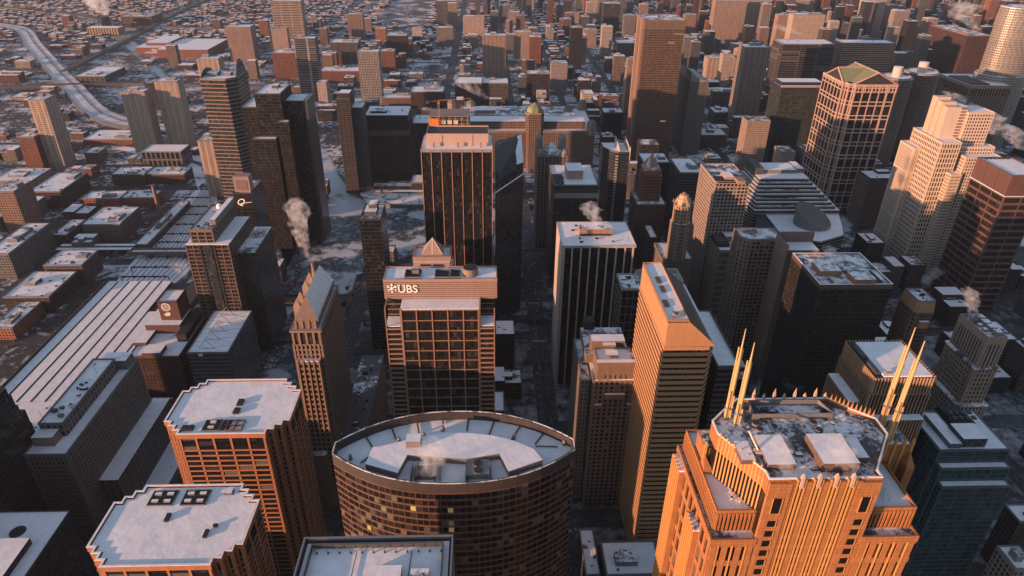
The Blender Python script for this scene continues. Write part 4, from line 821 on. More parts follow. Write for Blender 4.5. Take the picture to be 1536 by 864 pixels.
clutter(t, -277, -258, 590, 612, 140.3, 14, 0, LGREY); part('radome', MB().cyl(-268, 643, 140, 141, 2, 14, 3.2).cyl(-268, 643, 141, 144, 3.2, 14, 2.8).cyl(-268, 643, 144, 145.6, 2.8, 14, .5), plain((.8, .76, .7)), t)
part('penthouse', MB().box(-262, -257, 600, 655, 140, 147, 0, 1), [LGREY, SNOW], t); foot(-284, -225, 585, 660)
PKD = stone((.42, .28, .24))
t = thing('sign_tower', 'slim black tower with a white script sign beneath a pink lift head', 'office tower', (-292, 700, 0))
zz = 150; X0, Z0 = AY('G', 690, 180, 660); X1, Z1 = AY('G', 690, 235, 570); X2, Z2 = AY('G', 690, 182, 505)
facade(t, rect(X0, X1, 690, 730), 0, Z1, plain((.025, .024, .024)), glass((.012, .012, .013)), fl=4, bay=40, pw=0, sh=.3, sd=.1); part('sign_panel', MB().box(X0-.1, X1+.1, 689.4, 689.8, Z1-16, Z1), plain((.02, .016, .015), .3), t)
part('lift_head', MB().box(X0+1, X1-1.5, 694, 706, Z1, Z2), PKD, t); part('lift_louvre', MB().box(X0+3, X1-4, 693.6, 694, Z1+3, Z2-4), stone((.3, .2, .17)), t); roof(t, rect(X0, X1, 690, 730), Z1, plain((.03, .03, .03)), SNOWD)
text('sign_lettering', 'Q', t, (X0+1.5, 689.3, Z1-12), 10, plain((.9, .85, .8)), ext=.1, shear=.4); part('sign_tail', MB().bar((X0+6, 689.3, Z1-10.5), (X1-1, 689.3, Z1-9), .3), plain((.9, .85, .8)), t); foot(X0, X1, 690, 730)
t = thing('truss_roof_building', 'glass office block with triangular steel trusses on its snowy roof', 'office building', (-249, 540, 0))
bx = BX('r3', 62, (310, 770), (500, 770), (600, 577)); x0, x1, y0, y1, z = bx; P = rect(x0, x1, y0, y1)
facade(t, P, 0, z, stone((.2, .2, .21), .5), glass((.03, .034, .038), .12, 1.6, 4), fl=4.2, bay=40, pw=0, sh=1.1, sd=.3); roof(t, P, z, LGREY, SNOWC, 1.0); foot(x0, x1, y0, y1)
for i in range(5):
    f = (i+.5)/5; xa = x0+(x1-x0)*.22; xb = x0+(x1-x0)*.62; y = y0+(y1-y0)*f
    part('roof_truss', MB().bar((xa, y, z), ((xa+xb)/2, y, z+9), .3).bar((xb, y, z), ((xa+xb)/2, y, z+9), .3).bar((xa, y, z+.4), (xb, y, z+.4), .25).bar(((xa+xb)/2, y, z+9), ((xa+xb)/2, min(y1, y+(y1-y0)/5), z+9 if i < 4 else z), .25).bar((x0, y-5, z+.4), (x1, y+5, z+.4), .18).bar((x0, y+5, z+.4), (x1, y-5, z+.4), .18), STEEL, t)
part('entrance_panel', MB().box(x0+10, x0+13.5, y0-.6, y0-.2, z-3, z-.4), plain((.7, .7, .7)), t)
t = thing('clock_tower_building', 'dark red brick station block with a square clock tower', 'station building', (-305, 550, 0)); RBK = stone((.17, .075, .055), .85, .2)
part('wall', MB().box(-328, -282, 520, 600, 0, 46), wall((.10, .055, .045), bay=3.4, fw=.4), t, bay=3.4); roof(t, rect(-328, -282, 520, 600), 46, RBK, SNOW, 1.2)
z = 76; x0, x1, y0, y1 = PB('r3', z, (170, 535), (262, 535), (200, 480)); 
ck = part('clock_tower', MB().box(x0, x1, y0, y1, 46, z), RBK, t); ckr = part('tower_roof', MB().box(x0+.6, x1-.6, y0+.6, y1-.6, z, z+.3), SNOW, t); part('tower_parapet', MB().ring(rect(x0, x1, y0, y1), .6, z-.5, z+1.4), RBK, t)
cx, cz = AY('r3', y0, 212, 557)
def disc(nm, r0, r1, mt, d):
    mb = MB(); n = 24
    for k in range(n):
        a, b = 2*pi*k/n, 2*pi*(k+1)/n; mb.quad([(cx+r0*cos(a), y0-d, cz+r0*sin(a)), (cx+r1*cos(a), y0-d, cz+r1*sin(a)), (cx+r1*cos(b), y0-d, cz+r1*sin(b)), (cx+r0*cos(b), y0-d, cz+r0*sin(b))])
    o = part(nm, mb, mt, t); o.parent = ck; return o
disc('clock_rim', 3.7, 4.3, plain((.75, .72, .68)), .3); disc('clock_face', .05, 3.7, plain((.28, .22, .2)), .2)
hd = MB()
for k in range(12): a = 2*pi*k/12; hd.bar((cx+2.7*cos(a), y0-.35, cz+2.7*sin(a)), (cx+3.5*cos(a), y0-.35, cz+3.5*sin(a)), .16)
o = part('clock_hands', hd.bar((cx, y0-.4, cz), (cx+1.0, y0-.4, cz+1.9), .22).bar((cx, y0-.4, cz), (cx+2.9, y0-.4, cz-.9), .18), plain((.85, .82, .78)), t); o.parent = ck
ex, ez = AY('r3', y0, 222, 592); o = part('wall_emblem', MB().bar((ex-3.2, y0-.3, ez+.6), (ex+3.4, y0-.3, ez+1.2), .5).bar((ex-2.4, y0-.3, ez-.8), (ex+2.2, y0-.3, ez-.5), .6).bar((ex-1, y0-.3, ez+2), (ex+2.5, y0-.3, ez+2.2), .4), plain((.75, .72, .68)), t); o.parent = ck
x0, x1, y0, y1 = PB('r3', 56, (115, 640), (275, 640), (135, 565)); part('upper_block', MB().box(x0, x1, y0, y1, 46, 56, 0, 1), [RBK, SNOWC], t)
x0, x1, y0, y1 = PB('r3', 50, (62, 722), (120, 722), (170, 642)); part('upper_block', MB().box(x0, x1, y0, y1, 46, 50, 0, 1), [RBK, SNOWC], t)
x0, x1, y0, y1 = PB('r3', 51, (98, 772), (185, 768), (110, 730)); part('penthouse', MB().box(x0, x1, y0, y1, 46, 51, 0, 1), [RBK, SNOWC], t)
part('louvre_block', MB().box(-293, -284, 545, 595, 46, 54), BLK, t)
for i in range(8): unitbox(t, -297+rnd.uniform(-3, 3), 575+i*3, 46.4, 3, 2, 2, GREY)
foot(-330, -281, 520, 600)
# train shed: long snowy roof bays parted by dark smoke slots
t = thing('train_shed', 'long snow covered train shed roof with dark parallel slots', 'train shed', (-380, 600, 0))
tx0, tx1, ty0, ty1 = -452, -338, 430, 726; SH = stone((.1, .08, .07))
nb = 9; wdt = (tx1-tx0)/nb
part('wall', MB().box(tx0, tx1, ty0, ty1, 0, 9), SH, t)
for i in range(nb):
    a = tx0+i*wdt; yy1 = ty1 if i < 6 else ty1-70-8*(i-6)
    part('roof_bay', MB().box(a+1.3, a+wdt-1.3, ty0+70, yy1, 9, 12.2, 0, 1), [SH, SNOWC], t)
    if i: part('smoke_slot', MB().box(a-.5, a+.5, ty0+70, yy1, 9, 11.2, 0, 1), [SH, SNOWC], t)
part('end_roof', MB().box(tx0, tx1, ty0, ty0+70, 9, 12.4, 0, 1), [SH, SNOWC], t)
for i in range(26): part('roof_vent', MB().box(*(lambda x, y: (x, x+1.2, y, y+1.2))(tx0+5+rnd.random()*105, ty0+5+rnd.random()*60), 12.4, 13.3), BLK, t)
part('side_wall', MB().box(tx0-1.2, tx0, ty0, ty1, 0, 14), stone((.15, .1, .08)), t); foot(tx0, tx1, ty0, ty1)
# art deco slab in front of the shed
t = thing('riverside_slab', 'long grey limestone slab building with dense small windows and a lower plaza wing', 'stone building', (-300, 420, 0)); LS = stone((.27, .22, .2), .85, .15)
P = [(-312, 353), (-284, 353), (-284, 462), (-312, 462)]
facade(t, P, 0, 84, LS, glass((.016, .016, .017), .3, 1.4, 3.8), fl=3.9, bay=2.7, pw=1.35, sh=1.7, pd=.35, sd=.2, win=100, part_name='wall'); part('shoulder_roof', MB().prism(offset(P, -.2), 84, 84.4), SNOW, t); part('parapet', MB().ring(offset(P, .2), .8, 83, 85.4), LS, t)
Q = rect(-309.5, -293, 372, 448); part('attic', MB().prism(Q, 84.4, 95, 0, 1), [wall((.27, .22, .2), bay=4, fl=10, fw=.4, fh=.7), SNOW], t, bay=4); part('attic_parapet', MB().ring(offset(Q, .2), .7, 94.4, 96.2), LS, t)
part('front_block', MB().box(-310, -296, 362, 371, 84.4, 92, 0, 1), [stone((.36, .26, .21)), SNOW], t); part('rear_block', MB().box(-306, -286, 449, 461, 84.4, 93, 0, 1), [LS, SNOW], t)
clutter(t, -308, -295, 375, 445, 95.2, 14, 0, GREY)
for x, y in ((-306, 374), (-298, 430)): part('aerial', MB().bar((x, y, 95), (x-1, y, 106), .15), BLK, t)
part('plaza_wing', MB().box(-284, -270, 372, 466, 0, 42, 0, 1), [wall((.2, .16, .15), bay=5, fw=.4, fh=.7), SNOWC], t); part('plaza_deck', MB().box(-270, -252, 366, 466, 0, 10, 0, 1), [LS, SNOWC], t); foot(-312, -250, 353, 466)
block('low_terrace', 'small snowy roof between the limestone slab and the orange gridded tower', 'building', (-276, -255, 474, 500, 22), wall((.15, .12, .11)), n=4, big=1)
# bottom left: flat roof and black stepped tower
t = thing('flat_roof_block', 'wide flat white roof with a low penthouse at the lower corner', 'office building', (-300, 220, 0))
x0, x1, y0, y1 = -330, -221, 150, 240; x1, y1 = PT('m', 88, 405, 492); P = rect(-330, x1, 130, y1); z = 88
part('wall', MB().prism(P, 0, z), wall((.05, .05, .052), bay=2, fl=4, fw=.8, fh=.6), t, bay=2); part('roof', MB().prism(offset(P, -.2), z, z+.4), SNOWC, t); part('parapet', MB().ring(P, .5, z-.4, z+.9), GREY, t)
X0, X1, Y0, Y1 = PB('m', 93, (-100, 800), (60, 800), (130, 645)); part('penthouse', MB().box(X0-20, X1, Y0-20, Y1, z+.4, 93, 0, 1), [BLK, SNOWC], t); X, Y = PT('m', 89, 100, 605); part('roof_stain', MB().cyl(X, Y, z+.35, z+.5, 4.5, 14), BLK, t); foot(-330, x1, 130, y1)
t = thing('stepped_black_tower', 'black glass tower with cascading stepped edge beside the train shed', 'office tower', (-480, 400, 0))
for i, (px, py) in enumerate(((30, 655), (60, 690), (95, 745), (135, 770), (170, 840))):
    z = 130-8*i; x, y = PT('r4', z, px, py); facade(t, rect(-560, x, 300-i*14, y), 0, z, plain((.03, .03, .032)), glass((.012, .013, .014)), fl=4, bay=40, pw=0, sh=.3, sd=.1)
foot(-560, -440, 240, 420)
# ------------------------------------------------------------------ east half: loop towers
t = thing('fin_crown_tower', 'stepped tower of thin orange lit fins around a square snowy roof', 'office tower', (240, 330, 0))
x0, x1, y0, y1, z = BX('r6', 172, (310, 520), (655, 515), (160, 310)); FN = stone((.42, .27, .18), .7); FNG = plain((.012, .010, .009), .25, 0, 0, .2)
facade(t, rect(x0, x1, y0, y1), 0, z-11, FN, FNG, fl=60, bay=2.1, pw=.6, sh=.8, pd=.6, sd=.2, names=('fin', 'band')); part('ledge_roof', MB().box(x0, x1, y0, y1, z-11, z-10.6), GREY, t)
facade(t, rect(x0+.8, x1-.8, y0+.8, y1-.8), z-10.6, z, stone((.55, .34, .2)), FNG, fl=30, bay=1.9, pw=.6, sh=.5, pd=.9, sd=.2, names=('fin', 'band'))
part('roof', MB().box(x0+6, x1-1.5, y0+1.5, y1-1.5, z, z+.7), SNOWC, t); part('roof_channel', MB().box(x0+1.5, x0+6, y0+1.5, y1-1.5, z, z+.2), BLK, t); part('rooftop_unit', MB().box(x0+9, x0+12, y0+4, y0+6, z+.7, z+2.4, 0, 1), [stone((.3, .2, .15)), SNOW], t)
for k in range(2): part('roof_duct', MB().box(x0+2.5, x0+5, y0+4+k*16, y0+17+k*16, z+.2, z+1.4), GREY, t)
for k in range(18):
    y = y0+(y1-y0)*(k+.5)/18; part('finial', MB().box(x1-.6, x1+.2, y-.3, y+.3, z-3, z+1), stone((.55, .34, .2)), t)
    x = x0+(x1-x0)*(k+.5)/18; part('finial', MB().box(x-.3, x+.3, y1-.4, y1+.4, z-3, z+1), stone((.55, .34, .2)), t)
for dx, zz in ((-7, z-22),): facade(t, rect(x0+dx, x0-.2, y0+6, y1-4), 0, zz, FN, FNG, fl=60, bay=1.9, pw=.75, sh=.6, pd=.5, sd=.2, names=('fin', 'band')); part('ledge_roof', MB().box(x0+dx, x0-.2, y0+6, y1-4, zz, zz+.5), SNOW, t)
facade(t, rect(x0+3, x1-2, y0-5, y0-.3), 0, z-27, FN, FNG, fl=60, bay=1.9, pw=.75, sh=.6, pd=.5, sd=.2, names=('fin', 'band')); part('ledge_roof', MB().box(x0+3, x1-2, y0-5, y0-.3, z-27, z-26.5), SNOW, t); foot(x0-8, x1, y0-5, y1)
t = thing('crown_tower', 'narrow dark tower with a glowing orange faceted crown', 'office tower', (333, 440, 0))
x0, x1, y0, y1, z = BX('r6', 150, (555, 90), (660, 90), (490, 10)); CO = stone((.50, .27, .14), .7); P = [(x0+2, y0), (x1, y0), (x1+1, y0+2), (x1+1, y1), (x0, y1), (x0, y0+3)]
facade(t, P, 0, z-9, stone((.26, .17, .12)), glass((.02, .018, .016)), fl=3.9, bay=2.6, pw=1, sh=1.4, pd=.35, sd=.2, part_name='wall'); part('crown', MB().prism(offset(P, .3), z-9, z, 0, 0, True, 1.2), CO, t); part('crown_roof', MB().prism(offset(P, -1.4), z-.4, z+.1), SNOWD, t); part('crown_parapet', MB().ring(offset(P, -.85), .5, z-.3, z+.9), LGREY, t)
for k in range(5): part('crown_window', MB().box(x0+3+k*2.3, x0+4.3+k*2.3, y0-.15, y0+.2, z-14, z-11.5), WCOL[0], t)
part('balcony', MB().box(x0+5, x1-2, y0-2.5, y0, z-22, z-16, 0, 1), [CO, SNOW], t); clutter(t, x0+2, x1-2, y0+2, y1-2, z, 5, 0); foot(x0, x1, y0, y1)
t = thing('limestone_tower', 'pale limestone setback tower with tall arched windows and a row of rooftop coolers', 'stone tower', (355, 400, 0)); LT = stone((.44, .32, .25), .85)
x0, x1, y0, y1, z = BX('r6', 150, (950, 300), (1050, 290), (820, 160)); lg = glass((.02, .018, .017), .25, 1.2, 4)
facade(t, rect(x0, x1, y0, y1), z-24, z, LT, lg, fl=22, bay=2.9, pw=1.4, sh=4.5, pd=.5, sd=.3, part_name='wall'); roof(t, rect(x0, x1, y0, y1), z, LT, SNOWD)
facade(t, rect(x0-1.6, x1+1.2, y0-1.2, y1+1), 0, z-24, LT, lg, fl=3.9, bay=2.9, pw=1.35, sh=1.5, pd=.4, sd=.2, win=100, part_name='wall'); part('cornice', MB().ring(rect(x0-2.4, x1+2, y0-2, y1+1.8), 2.2, z-25, z-23.4, 0), SNOWD, t)
facade(t, rect(x0-4.5, x1+3.5, y0-4, y1+2), 0, z-56, LT, lg, fl=3.9, bay=2.9, pw=1.35, sh=1.5, pd=.4, sd=.2, part_name='wall'); part('cornice', MB().ring(rect(x0-5, x1+4, y0-4.5, y1+2.5), 4, z-56.6, z-55.4), SNOWD, t)
for k in range(4): unitbox(t, x1-4.5, y0+5+k*6.5, z+.3, 5, 5, 3.4, LGREY, 'cooling_unit')
for k in range(3): unitbox(t, x1-10, y0+10+k*6, z+.3, 3, 3, 2, LGREY, 'cooling_unit')
foot(x0-5, x1+4, y0-4, y1+2)
t = thing('teal_tower', 'dark teal glass tower with three snowy terraces stepping down', 'office tower', (290, 315, 0)); TG = glass((.018, .034, .04), .12, 1.6, 4); TM = plain((.05, .085, .095), .35)
x0, x1, y0, y1, z = BX('r7', 130, (95, 275), (425, 268), (220, 85))
for dy, zz, dx in ((0, z, 0), (-5, z-10, 1), (-10, z-20, 2)):
    P = rect(x0+dx, x1+dx*.5, y0+dy, y1); facade(t, P, 0, zz, TM, TG, fl=4, bay=11, pw=.4, sh=.45, pd=.22, sd=.15); roof(t, P, zz, TM, SNOW, .9)
a = PB('r7', z+7, (210, 218), (322, 213), (160, 142)); part('penthouse', MB().box(a[0], a[1], a[2], a[3], z, z+7, 0, 1), [glass((.03, .04, .045), .2, 1, 1.5), SNOWC], t)
a = PB('r7', z+4, (145, 240), (200, 237), (62, 95)); part('penthouse', MB().box(a[0], a[1], a[2], a[3], z, z+4, 0, 1), [TM, SNOWC], t)
a = PB('r7', z+5, (160, 142), (262, 140), (85, 55)); part('cooling_deck', MB().box(a[0], a[1], a[2], a[3], z, z+5), BLK, t)
for k in range(8): part('cooling_unit', MB().box(a[0]+2+(k % 4)*4, a[0]+4.5+(k % 4)*4, a[2]+3+(k//4)*5, a[2]+6+(k//4)*5, z+5, z+6), GREY, t)
foot(x0, x1, y0-10, y1)
t = thing('black_roof_tower', 'black square tower with blotched snowy roof and two copper rooftop boxes', 'office tower', (280, 470, 0))
x0, x1, y0, y1, z = BX('h', 160, (360, 838), (780, 838), (222, 658)); P = rect(x0, x1, y0, y1)
facade(t, P, 0, z, plain((.03, .028, .027)), glass((.012, .012, .012), .12, 1.8, 4), fl=4, bay=2, pw=.3, sh=.5, pd=.3, sd=.12); part('roof', MB().prism(offset(P, -.8), z-.3, z+.2), snow(.47, (.06, .055, .05), .12), t); part('parapet', MB().ring(offset(P, .3), 1.2, z-3, z+1), plain((.10, .06, .045)), t); part('parapet_cap', MB().ring(offset(P, .3), 1.0, z+1, z+1.2), SNOWC, t)
for a in (((375, 765), (480, 745), (330, 700)), ((565, 805), (690, 805), (560, 755))):
    q = PB('h', z+5, *a); part('penthouse', MB().box(q[0], q[1], q[2], q[3], z, z+5, 0, 1), [stone((.42, .2, .11)), snow(.46, (.25, .13, .08), .2)], t)
a = PB('h', z, (560, 828), (730, 828), (500, 755)); part('roof_well', MB().box(a[0], a[1], a[2], a[3], z+.2, z+.5), BLK, t); foot(x0, x1, y0, y1)
t = thing('notched_brown_building', 'blank brown masonry tower with snowy recessed top in front of the slanted drum', 'building', (280, 550, 0)); NB = stone((.30, .20, .16), .85)
x0, x1, y0, y1, z = BX('r2', 150, (670, 690), (920, 685), (680, 625)); part('wall', MB().box(x0, x1, y0, y1, 0, z-8, 0, 1), [NB, snow(.3, (.3, .28, .26), .3)], t); part('rear_screen', MB().box(x0-1.5, x1+1, y1-1.5, y1, 0, z+2), NB, t); part('side_screen', MB().box(x0-1.5, x0, y0-8, y1-1.5, 0, z), NB, t); foot(x0, x1, y0-8, y1)
t = thing('rounded_grid_tower', 'brown gridded tower with rounded corner beside the blank masonry tower', 'office tower', (260, 566, 0)); GR = stone((.33, .235, .19), .8)
x0, x1, y0, y1, z = BX('r2', 142, (415, 680), (655, 672), (420, 600)); P = [(x0-7, y0+9), (x0-5.5, y0+4), (x0-2.5, y0+1), (x0+1, y0), (x1, y0), (x1, y0+26), (x0-7, y0+26)]
facade(t, P, 0, z, GR, glass((.022, .02, .02)), fl=4, bay=4.2, pw=1.2, sh=1.6, pd=.3, sd=.26, win=100, part_name='wall'); roof(t, P, z, GR, SNOWD); foot(x0-7, x1, y0, y0+26)
t = thing('plain_side_building', 'brown building with blank side wall and black louvred roof strip', 'building', (270, 690, 0)); x0, x1, y0, y1, z = BX('r2', 84, (190, 755), (345, 752), (110, 600))
facade(t, rect(x0, x1, y0, y1), 0, z, stone((.34, .25, .2)), glass((.02, .02, .02)), fl=8, bay=2.6, pw=.9, sh=2, pd=.3, sd=.2, part_name='wall'); part('west_wall', MB().box(x0-.8, x0-.62, y0, y1, 0, z+1), stone((.38, .28, .23)), t); roof(t, rect(x0, x1, y0, y1), z, LGREY, SNOW)
a = PB('r2', z+4, (180, 715), (255, 690), (125, 600)); part('louvre_strip', MB().box(a[0], a[1], a[2], a[3], z, z+4), BLK, t)
for k in range(5): part('louvre', MB().box(a[0]+2, a[1]-2, a[2]+8+k*5, a[2]+10.5+k*5, z+4, z+4.3), LGREY, t)
a = PB('r2', z+7, (235, 650), (415, 645), (200, 597)); part('upper_block', MB().box(a[0], a[1], a[2], a[3], z, z+7, 0, 1), [stone((.3, .23, .19)), SNOWC], t); foot(x0, x1, y0, y1)
t = thing('pale_grid_tower', 'pale stone grid tower with deep windows and orange rooftop plant', 'office tower', (265, 715, 0)); PG = stone((.46, .36, .30), .8)
x0, x1, y0, y1, z = BX('r2', 150, (160, 258), (408, 258), (65, 128)); P = rect(x0, x1, y0, y1); facade(t, P, 0, z, PG, glass((.02, .018, .017), .2), fl=4.1, bay=4.1, pw=1.1, sh=1.5, pd=.45, sd=.4, win=100); roof(t, P, z, PG, snow(.5, (.05, .045, .04), .1))
a = PB('r2', z+4, (230, 215), (300, 222), (228, 178)); part('penthouse', MB().box(a[0], a[1], a[2], a[3], z, z+4, 0, 1), [stone((.5, .3, .18)), SNOW], t); a = PB('r2', z+2, (185, 252), (320, 250), (215, 205)); part('roof_well', MB().box(a[0], a[1], a[2], a[3], z+.3, z+1), BLK, t); a = PB('r2', z+4, (325, 250), (375, 245), (325, 215)); part('penthouse', MB().box(a[0], a[1], a[2], a[3], z, z+4), stone((.48, .28, .17)), t)
foot(x0, x1, y0, y1)
t = thing('stepped_striped_building', 'grey stepped office building striped with white floor bands', 'office building', (385, 820, 0))
x0, x1, y0, y1, z = BX('r2', 112, (500, 235), (830, 225), (520, 130)); WS = stone((.50, .46, .44), .6)
for i in range(9):
    P = [(x0-3-i*1.2, y0-i*3.2), (x1+i*4.4, y0-i*3.2), (x1+i*4.4, y1), (x0-3-i*2.2, y1)]; zz = z-4*i; facade(t, P, zz-4 if i < 8 else 0, zz, WS, glass((.02, .022, .025), .12, 1.5, 4), fl=4, bay=60, pw=0, sh=1.3, sd=.25); part('terrace_roof', MB().prism(offset(P, -.2), zz, zz+.25), SNOWC if i % 2 == 0 else SNOWD, t)
part('penthouse', MB().box(x0+4, x1-10, y0+18, y1-6, z, z+5, 0, 1), [LGREY, SNOW], t); part('penthouse', MB().box(x0-4, x0+6, y0+14, y1-2, z, z+9, 0, 0), stone((.12, .13, .13)), t); part('penthouse', MB().box(x1-9, x1, y0+20, y1-4, z, z+6, 0, 1), [stone((.3, .2, .16)), SNOWC], t); foot(x0-10, x1+30, y0-26, y1)
t = thing('drum_building', 'white roofed civic building with a slanted dark cylinder and curved glass corner', 'civic building', (345, 690, 0)); z = 74
a = PL('r2', z, (640, 650), (920, 690), (1085, 640), (1075, 560), (1050, 490), (1000, 453), (700, 455), (490, 457)); P = [(a[0][0], a[0][1]), (a[1][0], a[1][1]), a[2], a[3], a[4], (a[5][0], a[5][1]), (a[7][0], a[7][1])]
facade(t, P, 0, z, stone((.4, .4, .42)), glass((.02, .024, .028), .1, 1.5, 4), fl=4, bay=60, pw=0, sh=.5, sd=.15); roof(t, P, z, LGREY, SNOWC, .8)
cx, cy = PT('r2', z, 850, 560); dr = MB(); n = 32; rr_ = 21.5
top = [(cx+rr_*cos(2*pi*k/n), cy+rr_*sin(2*pi*k/n)) for k in range(n)]; zt = [z+13+9*(cos(2*pi*k/n)*-.75+sin(2*pi*k/n)*.66)*1.15 for k in range(n)]
dr.v += [(*p, z) for p in top]+[(*p, q) for p, q in zip(top, zt)]
for k in range(n): dr.f.append((k, (k+1) % n, n+(k+1) % n, n+k)); dr.mi.append(0)
dr.f.append(tuple(range(n, 2*n))); dr.mi.append(1); part('slanted_drum', dr, [stone((.28, .27, .27)), plain((.035, .036, .04), .3)], t)
for k in range(13):
    y = cy-19+k*3.2; hw = math.sqrt(max(1, 20.5**2-(y-cy)**2)); f = lambda X, Y: z+13.25+9*1.15*((X-cx)/rr_*-.75+(Y-cy)/rr_*.66)
    part('drum_rib', MB().bar((cx-hw, y, f(cx-hw, y)), (cx+hw, y, f(cx+hw, y)), .22), GREY, t)
part('skylight', MB().prism(PL('r2', z+.5, (435, 655), (625, 655), (490, 470), (462, 470)), z, z+.9), plain((.04, .05, .055), .15), t); foot(cx-60, cx+40, cy-40, cy+40)
t = thing('crowned_tower', 'slender terracotta tower with glowing octagonal crown on a stone base', 'stone tower', (203, 660, 0)); CT = stone((.42, .29, .22), .8)
x0, x1, y0, y1, z = BX('g', 148, (990, 330), (1080, 330), (1000, 295)); cx, cy = (x0+x1)/2, y0+8
def octa(r): return [(cx+r*cos(pi/8+k*pi/4), cy+r*sin(pi/8+k*pi/4)) for k in range(8)]
facade(t, octa(10.5), 75, 118, CT, glass((.02, .018, .016)), fl=4, bay=3, pw=1.2, sh=1.4, pd=.4, sd=.2, part_name='wall'); facade(t, octa(9), 118, 138, stone((.5, .33, .2)), glass((.02, .018, .016)), fl=4, bay=3, pw=1.3, sh=1.4, pd=.4, sd=.2, part_name='wall')
part('setback_roof', MB().prism(octa(10.6), 117.6, 118.2), SNOWD, t); part('crown', MB().prism(octa(8.2), 138, 144, 0, 0, True, 1.2).prism(octa(5.5), 144, 148, 0, 0, True, 1), stone((.6, .42, .27)), t); part('crown_cap', MB().cyl(cx, cy, 148, 150.5, 3, 10, 1), stone((.4, .18, .1)), t)
for p in octa(10.3)+octa(8.6): part('pinnacle', MB().pyramid(rect(p[0]-.6, p[0]+.6, p[1]-.6, p[1]+.6), 138, (p[0], p[1], 143)), CT, t)
block('', '', '', (cx-16, cx+17, cy-6, cy+34, 75), wall((.32, .235, .19), bay=2.8, fw=.45, fh=.55), SNOWD, n=2, big=0, t=t); foot(cx-17, cx+17, cy-12, cy+34)
t = thing('spired_tower', 'dark red brown tower tapering to a snowy pyramid roof with finial', 'stone tower', (204, 800, 0)); BP = stone((.32, .15, .10), .85)
facade(t, rect(192, 216, 795, 819), 60, 118, BP, glass((.018, .016, .015)), fl=4, bay=2.9, pw=1.2, sh=1.3, pd=.4, sd=.2, part_name='wall'); part('attic', MB().prism(rect(193.5, 214.5, 796.5, 817.5), 118, 124), BP, t); part('pyramid_roof', MB().pyramid(rect(193, 215, 796, 818), 124, (204, 807, 143)), snow(.56, (.24, .13, .09), .12), t); part('finial', MB().cyl(204, 807, 141, 147, 1.2, 8, .6), BP, t)
block('', '', '', (186, 222, 784, 828, 84), wall((.2, .125, .095), bay=2.8, fw=.42, fh=.55), SNOWD, n=2, big=0, t=t); foot(186, 222, 780, 828)
t = thing('gabled_tower', 'granite gridded tower with green gabled classical roof', 'skyscraper', (515, 930, 0)); GW = stone((.58, .40, .32), .6); z = 190
x0, x1, y0, _1 = PB('D', z, (255, 158), (490, 155), (290, 45)); lx, ly = PT('D', z, 165, 125); y1 = y0+78; P = [(x0, y0), (x1, y0), (x1, y1), (lx, y1), (lx, y0+16), (lx+4, y0+9), (x0-3, y0+5)]
P = [(x0, y0), (x1, y0), (x1, y1), (x0-12, y1), (x0-12, y0+14), (x0-7, y0+14), (x0-7, y0+6), (x0, y0+6)]
facade(t, P, 0, z, GW, glass((.012, .013, .014), .1, 1.6, 4), fl=19.5, bay=10.8, pw=1.5, sh=1.5, pd=.55, sd=.4, zs=[z-3-19.5*i for i in range(10)]+[z-8.4-19.5*i for i in range(10)]); 
for xa in (x0+11.5, x1-14): part('pier', MB().box(xa, xa+1.3, y0-.6, y0, 0, z), GW, t)
for k in range(13): part('colonnade_pier', MB().box(x0+k*(x1-x0)/12-.6, x0+k*(x1-x0)/12+.6, y0-.75, y0+.1, z-9, z), GW, t)
part('entablature', MB().ring(offset(P, .9), 2, z-.5, z+3), GW, t)
xm = (x0+x1)/2; ym = (y0+y1)/2; zb = z+3; xw = x0-12
gr = MB(); GRF = stone((.34, .36, .2), .7); GRF2 = stone((.16, .33, .27), .7)
gr.quad([(x0, y0+3, zb), (xm, y0+3, zb+15), (xm, y1-3, zb+15), (x0, y1-3, zb)], 0).quad([(xm, y0+3, zb+15), (x1, y0+3, zb), (x1, y1-3, zb), (xm, y1-3, zb+15)], 1)
gr.quad([(x0, y0+3, zb), (x1, y0+3, zb), (xm, y0+3, zb+15)], 2).quad([(x1, y1-3, zb), (x0, y1-3, zb), (xm, y1-3, zb+15)], 2)
gr.quad([(xw, y0+16, zb), (xm, y0+16, zb), (xm, ym, zb+15), (xw, ym, zb+15)], 0).quad([(xw, ym, zb+15), (xm, ym, zb+15), (xm, y1-8, zb), (xw, y1-8, zb)], 0).quad([(xw, y1-8, zb), (xw, y0+16, zb), (xw, ym, zb+15)], 2)
part('gabled_roof', gr, [GRF, GRF2, plain((.03, .03, .032))], t)
for a, b in (((x0, y0+2.6, zb), (xm, y0+2.6, zb+15)), ((xm, y0+2.6, zb+15), (x1, y0+2.6, zb)), ((xw, y0+16, zb), (xw, ym, zb+15)), ((xw, ym, zb+15), (xw, y1-8, zb)), ((xm, y0+2, zb+15), (xm, y1-3, zb+15)), ((xw, ym, zb+15), (xm, ym, zb+15))): part('gable_cornice', MB().bar(a, b, 1.1), GW, t)
foot(xw, x1, y0, y1)
